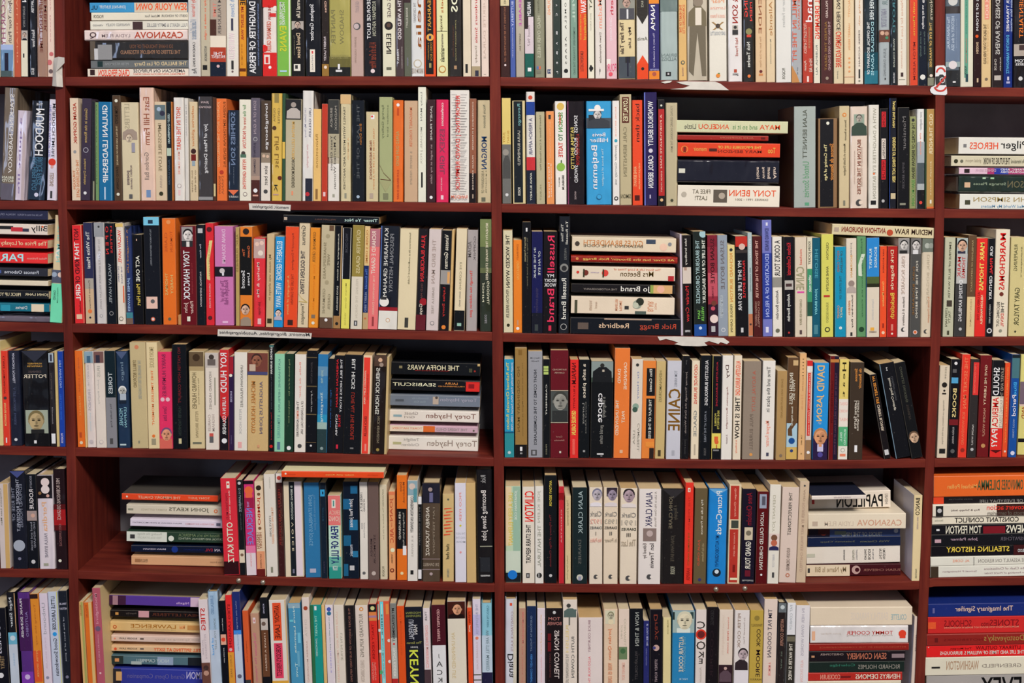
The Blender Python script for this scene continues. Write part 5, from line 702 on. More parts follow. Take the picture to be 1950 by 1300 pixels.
DATA[4] = '''
@0
L 0:6.5 60:7 120:5.6
-22 6 650 c2b27c
7 19 668 cf3b2b;t 678 750 6a201c 36 CLAIRE TOMORROW;o 758 433 .5 3;t 768 812 dcb878 36 ROUGE KRATOR;p 834 844 ddd 46
20 42 668 1e2230 g;t 672 730 9a9ca8 46 ANTHONY POWELL;t 738 810 3c4258 46 A LIFE MICHAEL BARBER;o 838 bbb .5 3
46 96 668 151619 g;v 668 690 2c2e38;y 691 694 a07c40 HUMPHREY;y 696 699 a07c40 CARPENTER;y 706 710 4a4040 DENNIS;y 713 720 c9b8a4 POTTER;p 781 826 8c9484 19;F .5 802 18 a8946c 6c6040;p 818 826 222 38;p 839 845 ccc 45
97 107 672 231f21 g;b 672 690 9aa8b0;p 675 688 334 37;t 710 760 4c4440 36 The Kenneth Powell;t 776 808 8a8484 46 patrimony;p 826 845 ccc 29
108 113 668 b5a06c
114 124 669 1c3a8e;t 685 738 7c94c8 37 TIM WINTON;t 750 800 2f5cb4 36 THE LAND EDGE;t 826 845 aac 37 PICADOR
@1
L 150:7.3 170:7 210:6 255:6 290:5.5 310:5 330:3 395:2.7 450:0 520:-.5 570:-2 620:-3 660:-4 690:-5 715:-6
148 163 668 e3702b;t 680 748 b4562c 46 ANNETTE KOBAK;t 755 792 e0944c 46 ISABELLE;p 824 834 a04424 36;o 844 dca 5 3
163 165 668 c9b07c
166 183 669 d6cac3 g;b 669 691 7c94a0;p 678 691 3c5a70 37;t 695 735 b0a8a8 35 IRIS AND THE;t 742 782 a8a0a4 36 FRIENDS;t 786 822 b0bcbc 46 John Bayley;o 842 a9a0a0 .5 4
184 203 669 d8cdc0;b 669 691 6a4c48;p 676 691 2e2c38 26;t 697 718 a8a498 36 IRIS;t 722 770 b0aca4 35 John Bayley;o 842 a9a0a0 .5 4;o 842 d8cdc0 .5 3
204 224 668 162228;b 757 853 78787c;t 709 750 90989a 37 TORIES;t 768 814 3c3c40 46 The Guilty King;p 835 846 444 36
225 248 669 1f3148 g;v 669 684 44506c;t 690 725 5c7080 47 Inigo;F .5 745 9 a8a8a0 c8c8c4;p 750 765 9aa4ac 38;p 762 768 1c2430 28;t 776 814 6c94a0 68 LEAPMAN;t 778 812 6c94a0 25 MICHAEL;p 846 849 abb 27
252 282 652 b0a078;o 661 b87454 .45 4;t 686 738 6a5a38 24 SYBILLE BEDFORD;t 686 760 8a8c80 57 THE TRAVELLERS LETTERS TO DAUGHTERS;p 840 845 776 45
283 304 652 cdbb91;t 661 700 a09068 37 EMORY BUCKE;t 705 810 d0703c 46 THIS TIMELESS MOMENT;o 831 d06c30 .5 3;p 836 848 888068 37
304 329 670 cb3059;t 675 755 7a2848 36 BARRY HUMPHRIES;o 761 e0b8c0 .3 4;o 761 e0b8c0 .7 4;t 775 802 8a2c50 36 Dame Edna;b 836 856 c05c50;F .55 828 12 d09070 6a4468
330 357 656 15171b;t 662 768 5c2024 46 NO MATTER HOW CORRUPT;t 775 830 2c3430 46 HUNTER THOMPSON;p 836 846 b0a880 46
362 390 669 bfaf86;z 12;b 670 700 5c4c38;o 681 3a2c20 .5 7;b 698 706 a08c64;t 710 780 74684c 25 HOWARD HUGHES;t 720 772 74684c 67 The Untold Story;t 785 835 988a68 46 PETER BROWN;p 844 848 665 28
392 417 672 d0c7ba;z 6;b 672 700 b0a8a0;o 680 3c3430 .5 5;p 684 696 5c5450 28;t 708 780 948c84 35 HOWARD HUGHES;p 719 772 8c8878 78;t 790 822 a89c94 57 HIGHAM;t 790 822 a89c94 24 CHARLES;p 826 844 b04c44 36;p 832 844 555 36
419 436 666 b52a2d;b 790 858 1c181c;v 790 806 b52a2d;t 672 748 e0d0c8 18 ROY HUDD;t 756 828 e0ccc4 37 A LIFE IN A COLANDER;o 840 ddd .5 5
436 445 679 2b1e3c;b 679 712 8c1f2c;o 715 ddc .4 3;t 745 766 8a84a0 37 RHODES;t 830 846 5a5070 46 DARING
446 470 671 d9d4c8;t 696 776 6c6860 57 UNKNOWN PLEASURES;t 780 828 a8a4a0 46 PETER HOOK;p 842 854 d8a09c 36
471 510 672 b99e6e;b 672 708 6a3c34;F .45 687 12 8a5844 3a2824;p 694 707 b09c88 14;b 708 714 444468;t 726 826 7c7070 68 AUGUSTUS JOHN;t 726 825 b07c44 24 MICHAEL HOLROYD;p 848 853 b86 56
512 521 657 17181c;b 657 661 3c6460;t 661 712 a8a8a4 37 LINFORD BURMAN;t 714 780 54565c 46 The extraordinary story;t 785 838 8a2c2c 46 Tales of the absurd;o 851 b22 .5 3
522 541 674 80b898;t 684 785 548078 46 KATHARINE HEPBURN;t 790 835 5c9488 36 A REMARKABLE;p 842 857 4c6480 36
542 558 674 1d3429;t 684 754 6c7c58 46 Dog Bounds all of an Eye;t 763 806 6c7c58 46 Story by Joan Brown;o 854 ddd .5 4
560 581 675 dbd5ca;t 690 758 d08c80 46 Belle de Jour;t 764 828 5c5450 68 OF A LONDON CALL GIRL;t 764 782 5c5450 24 THE;t 783 798 d07850 24 INTIMATE;t 799 832 5c5450 24 ADVENTURES;o 850 444 .5 4
582 602 668 16171b;b 680 682 5c5038;b 735 737 5c5038;b 789 791 5c5038;b 843 844 6c5a40;t 690 730 3c3a3c 46 JEROME KILTON;t 744 786 7c7c7c 46 A grumpy year;o 850 bbb .5 2
603 622 675 2a6c9c;b 698 716 5c84a0;b 716 760 3a74a0;b 790 805 2c84a8;b 805 818 8ca49c;b 818 864 27393c;t 705 730 8aa 36 Jenny Holt;t 748 805 9ab4b8 36 Stargazing;o 855 788 .5 3
623 634 683 17191e;t 742 814 2c5c94 46 Tiger eyes to blue bird
634 653 677 17181c;t 684 776 b82830 24 AMERICAN SCREAM;t 684 786 c4c4c4 68 THE BILL HICKS STORY;t 790 814 b82830 57 TRUE;t 790 831 c4c4c4 24 CYNTHIA;p 848 856 b8283c 35
653 686 676 16181c;t 684 741 a8aaa8 46 BILL HICKS;t 748 838 7c2c24 46 LOVE ALL THE PEOPLE;p 853 856 666 46
687 704 677 cfb898;p 681 865 cd3c30 18;t 706 770 d8c0a8 24 JOSSARIAN SLEPT HERE;t 712 762 8a2c24 57 WHEN JOSEPH HELLER;t 794 832 6a201c 36 ERICA HELLER;p 846 860 e0887c 46
707 731 677 201a18 g;b 677 698 4c3a30;o 686 c09c80 .5 4;o 695 8c7c70 .6 4;t 701 790 cfc8b8 25 SHERLOCK HOLMES;t 794 845 6c6454 46 NICK RENNISON;o 858 8a7840 .5 3
731 736 680 b09a6c
s 737 914 694 724 16181b;z 45;x 776 874 c8bc9c 26 THE HOFFA WARS;x 790 856 8c2420 67 The Rise and Fall of Jimmy Hoffa;q 760 766 7c7454 35;q 893 899 443 47;o2 904 712 923028 2;q 909 914 b09868 02
s 735 914 729 755 17181b;z 45;x 748 830 c8c0a4 36 SEABISCUIT;x 847 871 b87c44 24 LAURA;x 834 884 b87c44 56 HILLENBRAND;q 887 913 c42c28 19;q 892 903 7c1c20 37
s 738 914 757 783 68717d;z 45;x 838 908 8c8c98 26 Torey Hayden;x 784 816 7c8890 24 Somebody;x 788 810 7c8890 57 Elses Kids;q 824 835 a89888 18;o2 831 762 4c4440 3;q 753 769 4a5058 46
s 738 912 785 811 dcd4c8;z 45;x 811 906 8a6c60 28 Torey Hayden;x 770 796 9a9088 14 Ghost;x 770 790 9a9088 57 Girl;q 749 765 7c98a0 46
s 742 910 812 827 b898a4;z 48;r 742 820 c9bdaa;x 748 804 c07850 36 TOREY HAYDEN;q 806 828 c0602c 09;x 830 890 8c8080 37 THE TIGERS CHILD;o2 902 821 554 2
s 737 910 830 858 d8d4c8;z 45;x 813 908 94887c 28 Torey Hayden;x 768 798 9c9890 14 Twilight;x 765 798 9c9890 57 Children;q 748 764 a0a078 46
@2
L 960:1 1050:0 1100:-1 1180:-3 1210:-4 1360:-3 1450:-4.4 1640:-4.4
961 979 684 2589ad;b 824 872 2c8088;b 822 825 1c5070;t 690 820 b8c4d0 79 Joseph Priestley King Who Feared 1000-1930;t 690 818 c9cc70 25 The Railroad Chronicle Robots;o 862 abb .5 3
981 1004 663 8c6e3d;b 847 872 1b1a1c;p 666 676 77592c 36;t 698 822 6a522a 24 NO ORDINARY MAN;t 690 830 705830 67 The Life and Times of Miguel de Cervantes;p 851 859 ccc 46;p 862 865 888 46
1006 1033 669 8b8d93;y 680 684 5c5c60 Harry M;y 686 689 5c5c60 Caudill;t 704 848 34363c 46 NIGHT COMES TO THE CUMBERLANDS;p 857 868 444 26;p 859 866 8b8d93 35
1034 1047 684 16181b;p 697 702 a0b464 18;p 703 707 a0b464 18;p 708 713 a0b464 18;t 732 790 a8a8a0 46 CASEMENT;t 846 866 665 46 PRESS
1048 1082 667 5d1a22;b 743 804 454a48;p 782 804 2e3030 19;F .55 764 17 8c8c84 3a3c38;y 702 705 a07c70 RAYMOND;y 708 711 a07c70 CARVER;y 830 833 9c6c64 Carol;y 837 840 9c6c64 Sklenicka;p 859 863 bba 56;b 743 744 b0a890;b 804 805 b0a890
1085 1101 685 cd2d2a;t 691 731 5c1418 27 NAPALM;t 734 778 5c1418 46 & SILLY PUTTY;t 782 828 e0bc5c 27 GEORGE CARLIN;p 836 866 d85c50 36
1102 1122 685 15181b;t 693 758 b8b0a0 37 a safe place;t 765 826 6c6c68 67 Conrad Aikens;t 768 808 6c6c68 35 Lorenz;p 858 862 888 46
1124 1166 688 16181a;b 688 728 7c8884;b 719 728 3c4c40;o 696 2a2a28 .5 4;m 699 728 1c1e20;p 704 708 a8a090 56;t 749 805 cfccc4 36 capote;t 756 796 6c6c68 57 a biography;t 810 846 6c6c68 46 gerald clarke;o 866 bbb .5 4;p 862 869 16181a 37;p 864 867 bbb 36
1168 1197 663 e67c3a;t 690 742 f0d0b0 68 CANNADINE;t 703 730 f0d0b0 24 DAVID;t 784 806 f0d0b0 57 PAST;t 762 830 f0d0b0 13 THE UNDIVIDED;p 858 864 c9a484 46
1200 1221 684 c9c0b2;o 695 333 .5 3;t 708 760 7c84a4 57 Dr Henry;o 774 7c9484 .4 6;o 780 3c5448 .35 5;t 806 860 9a9488 68 CAMPBELL;t 820 846 9a9488 24 LIZA
1221 1246 687 d17a38;p 701 754 1a1a1c 39;p 759 836 1a1a1c 39;t 703 746 b0b0a8 57 Elias Canetti;t 761 836 c0c0b8 57 THE PLAY OF THE EYES;p 854 874 2a2220 69;p 842 852 d9883c 39
1247 1265 688 b8a26e;t 706 766 7a7048 36 HENNAMORRIS;p 858 870 443a28 36
1268 1295 687 b7b8c0;t 706 736 7c8088 57 TOM HANKS;t 740 820 80643c 19 CAINE;p 858 868 9a9ca4 46
1297 1311 678 17171a;t 708 826 78706c 47 Journey Through the Dark Woods;t 686 694 555 46 joe;t 838 866 444 46 mary jones
1315 1330 687 dacdb2;t 694 770 c4604c 37 GEORGE BURNS;t 782 832 8c8c84 37 GRACIE;p 847 868 a89c88 46
1332 1352 677 15181c;t 686 772 c0c0c0 47 AUGUSTEN BURROUGHS;t 783 842 6c7078 46 A WOLF AT THE TABLE;t 854 868 555 46 PICADOR
1354 1372 678 14161a;r2 0 .08 a89c58;t 689 774 8c2430 46 AUGUSTEN BURROUGHS;t 782 818 a8a050 68 SIDE EFFECTS;t 788 812 a8a050 35 POSSIBLE;b 826 855 cfc15c;o 843 c85c34 .55 4;p 832 842 c85c34 37;p 848 855 a8482c 56;p 857 860 777 28
1373 1393 677 d9d5cc;t 695 720 5c2c2c 37 Dry;t 736 817 8c5450 46 Augusten Burroughs;t 828 846 988 46 A memoir
1395 1410 677 dcd0ba;t 687 753 d8623c 28 AUGUSTEN BURROUGHS;t 756 836 2a2424 28 THIS IS HOW;t 838 864 dc8c6c 36 A brilliantly
1413 1446 688 86796b;t 706 785 a06050 57 A ROYAL DUTY;t 790 858 6c6054 46 PAUL BURRELL;o 867 c98c4c .5 3
1449 1473 687 d9d5cc;t 698 785 5c5c58 37 Time and the place in;t 802 852 d88c74 37 Margaret Forster;p 863 870 445 46
1477 1496 706 a38455;t 722 796 86683c 46 DAVID ANN SOUTHERLAND;o 868 765 .5 3
1496 1517 681 58402b;p 686 696 b89c70 59;b 806 852 9cb8c4;o 840 1c4884 .5 6;w5 806 830 58402b;b 852 875 c0a058;t 710 770 c8c0ac 25 ENGLISH GIRLS;t 722 762 c8c0ac 57 TWO SIX;t 774 812 c8c0ac 46 Susan Dagmar;o 859 2c3c6c .5 3
1519 1532 673 cda271;t 683 716 5c4428 46 I I I I I I;t 718 745 a87c50 46 eat and drink;t 752 780 c89868 36 lies;t 828 848 9c7c50 46 TOM AMIES;p 863 866 9c7c50 46
1533 1544 686 c8b8ac;b 686 697 c02c2c;b 697 708 d4ccc4;p 710 830 c2342c 27;t 712 828 e0b0a0 46 SAVE FRASER IS A FOOL MARXIST WHITE;b 838 876 8c6c4c;o 862 ddd .5 3
1547 1575 691 2784c4;t 696 745 d0b080 27 DAVID;t 752 802 d0b080 27 JASON;t 804 808 a8c8e0 36 My Life;b 830 876 2c2040;F .5 832 15 cc9068 a87850;p 846 860 b8b4d0 37;p 844 851 c88c64 46;o 866 4c4488 .5 5
1577 1594 678 641a1c;r2 .5 1 231c2e;b 684 690 b0743c;t 725 805 4c1214 24 DAVID ATTENBOROUGH;t 710 866 503448 68 THE FUN OF THE GREATEST SINCE THE CALL OF THE PRAIRIE
1595 1613 684 d0bd69;t 690 707 4c4420 37 H;t 711 722 4c4420 46 e;t 728 737 4c4420 46 a;t 744 756 4c4420 46 t;b 760 813 d8d0c4;y 766 772 d8a89c GREAT;y 780 786 d8a89c WORKS;y 796 802 d8a89c HEAT;b 813 850 50a070;t 818 848 bcdcc8 68 BUFORD;t 824 842 bcdcc8 24 BILL;b 850 876 d9d5c8;o 858 887 .5 4;o 858 d9d5c8 .5 3;p 865 870 d87c5c 28
1616 1642 690 3b3128;t 702 740 b87c3c 68 de Beauvoir;t 702 726 b87c3c 35 Simone;t 763 820 c8c0b0 57 Letters to Quince;t 763 816 c8c0b0 35 Lettres Sartre;p 848 861 ddd 46
1684 1697 714 1a1719;l 28;t 718 770 b07434 37 MY SECRET LIFE;t 772 822 a89c8c 37 CHERRY BLOWER;p 858 868 bbb 28
1706 1735 694 16171b;l 32;r2 0 .06 6c8494;t 702 708 ddd 45 M;t 722 784 a8a498 46 Simon Dang Crossings;t 720 766 44464a 68 Christopher Hitchens
1736 1758 692 17181a;l 34;t 700 768 44463c 46 CHARLES DICKENS;t 772 800 3a3430 46 TOMALIN;F .55 835 11 c0a084 5c4838
@3
L 1790:-7 1830:-9 1870:-8 1890:-7 1930:-8
1784 1803 696 c9bca6;t 698 722 8c8474 57 JESSE;o 733 26221f .5 5;o 744 26221f .5 2;p 748 751 26221f 37;t 762 846 9c9484 46 Writings on History and the Hope;p 855 864 222 28
1804 1822 684 17171b;o 692 ccc .5 3;p 703 710 555 26;p 719 730 4c94bc 18;t 740 795 d0b078 37 BOOKS;b 799 810 6c2024;t 814 846 8c8888 46 RUNGA ANDIAL;o 860 555 .5 4
1824 1840 675 d73a2c;t 680 778 e06c4c 37 THE SECRET MAN;t 785 848 e06c4c 36 BOB WOODWARD;o 858 8a2c24 .5 4
1842 1858 684 2f2b2b;p 690 752 ca3431 39;t 694 748 e06c5c 46 MISCONCEPTIONS;t 809 848 a8a4a0 46 NAOMI WOLF;o 856 aaa .5 3
1860 1882 677 671c1f;t 695 772 bc9c84 46 GIVE ME LIBERTY;t 778 832 a87864 46 NAOMI WOLF;o 850 b08454 .5 4
1884 1907 686 18191d;b 755 816 dad0bc;b 816 873 ce2e2a;t 700 753 ccc8c4 16 SHOULD;t 757 814 c83c2c 16 AMERICA;t 818 852 e0ccc0 16 PAY?;t 700 815 a89c8c 79 SLAVERY AND THE RAGING DEBATE;v 858 864 4c1416
1908 1918 691 dd4f2b;t 700 845 e0944c 46 FROM LIBERTY A DEBATE OF HISTORY;o 861 edc .5 2
1920 1935 675 1c4a90;b 675 682 1c2428;b 682 720 446c74;t 728 752 3c90c8 37 Blue;t 752 792 c4c8d8 27 Period;t 798 834 7c94b8 46 NICOLE TORRES;o 863 ccd .5 4
1937 1962 675 cbc478;b 728 772 6c5c68;b 772 776 c9b0a0;t 776 800 a04c2c 25 AND;b 839 846 1c1a1c;z 20
'''
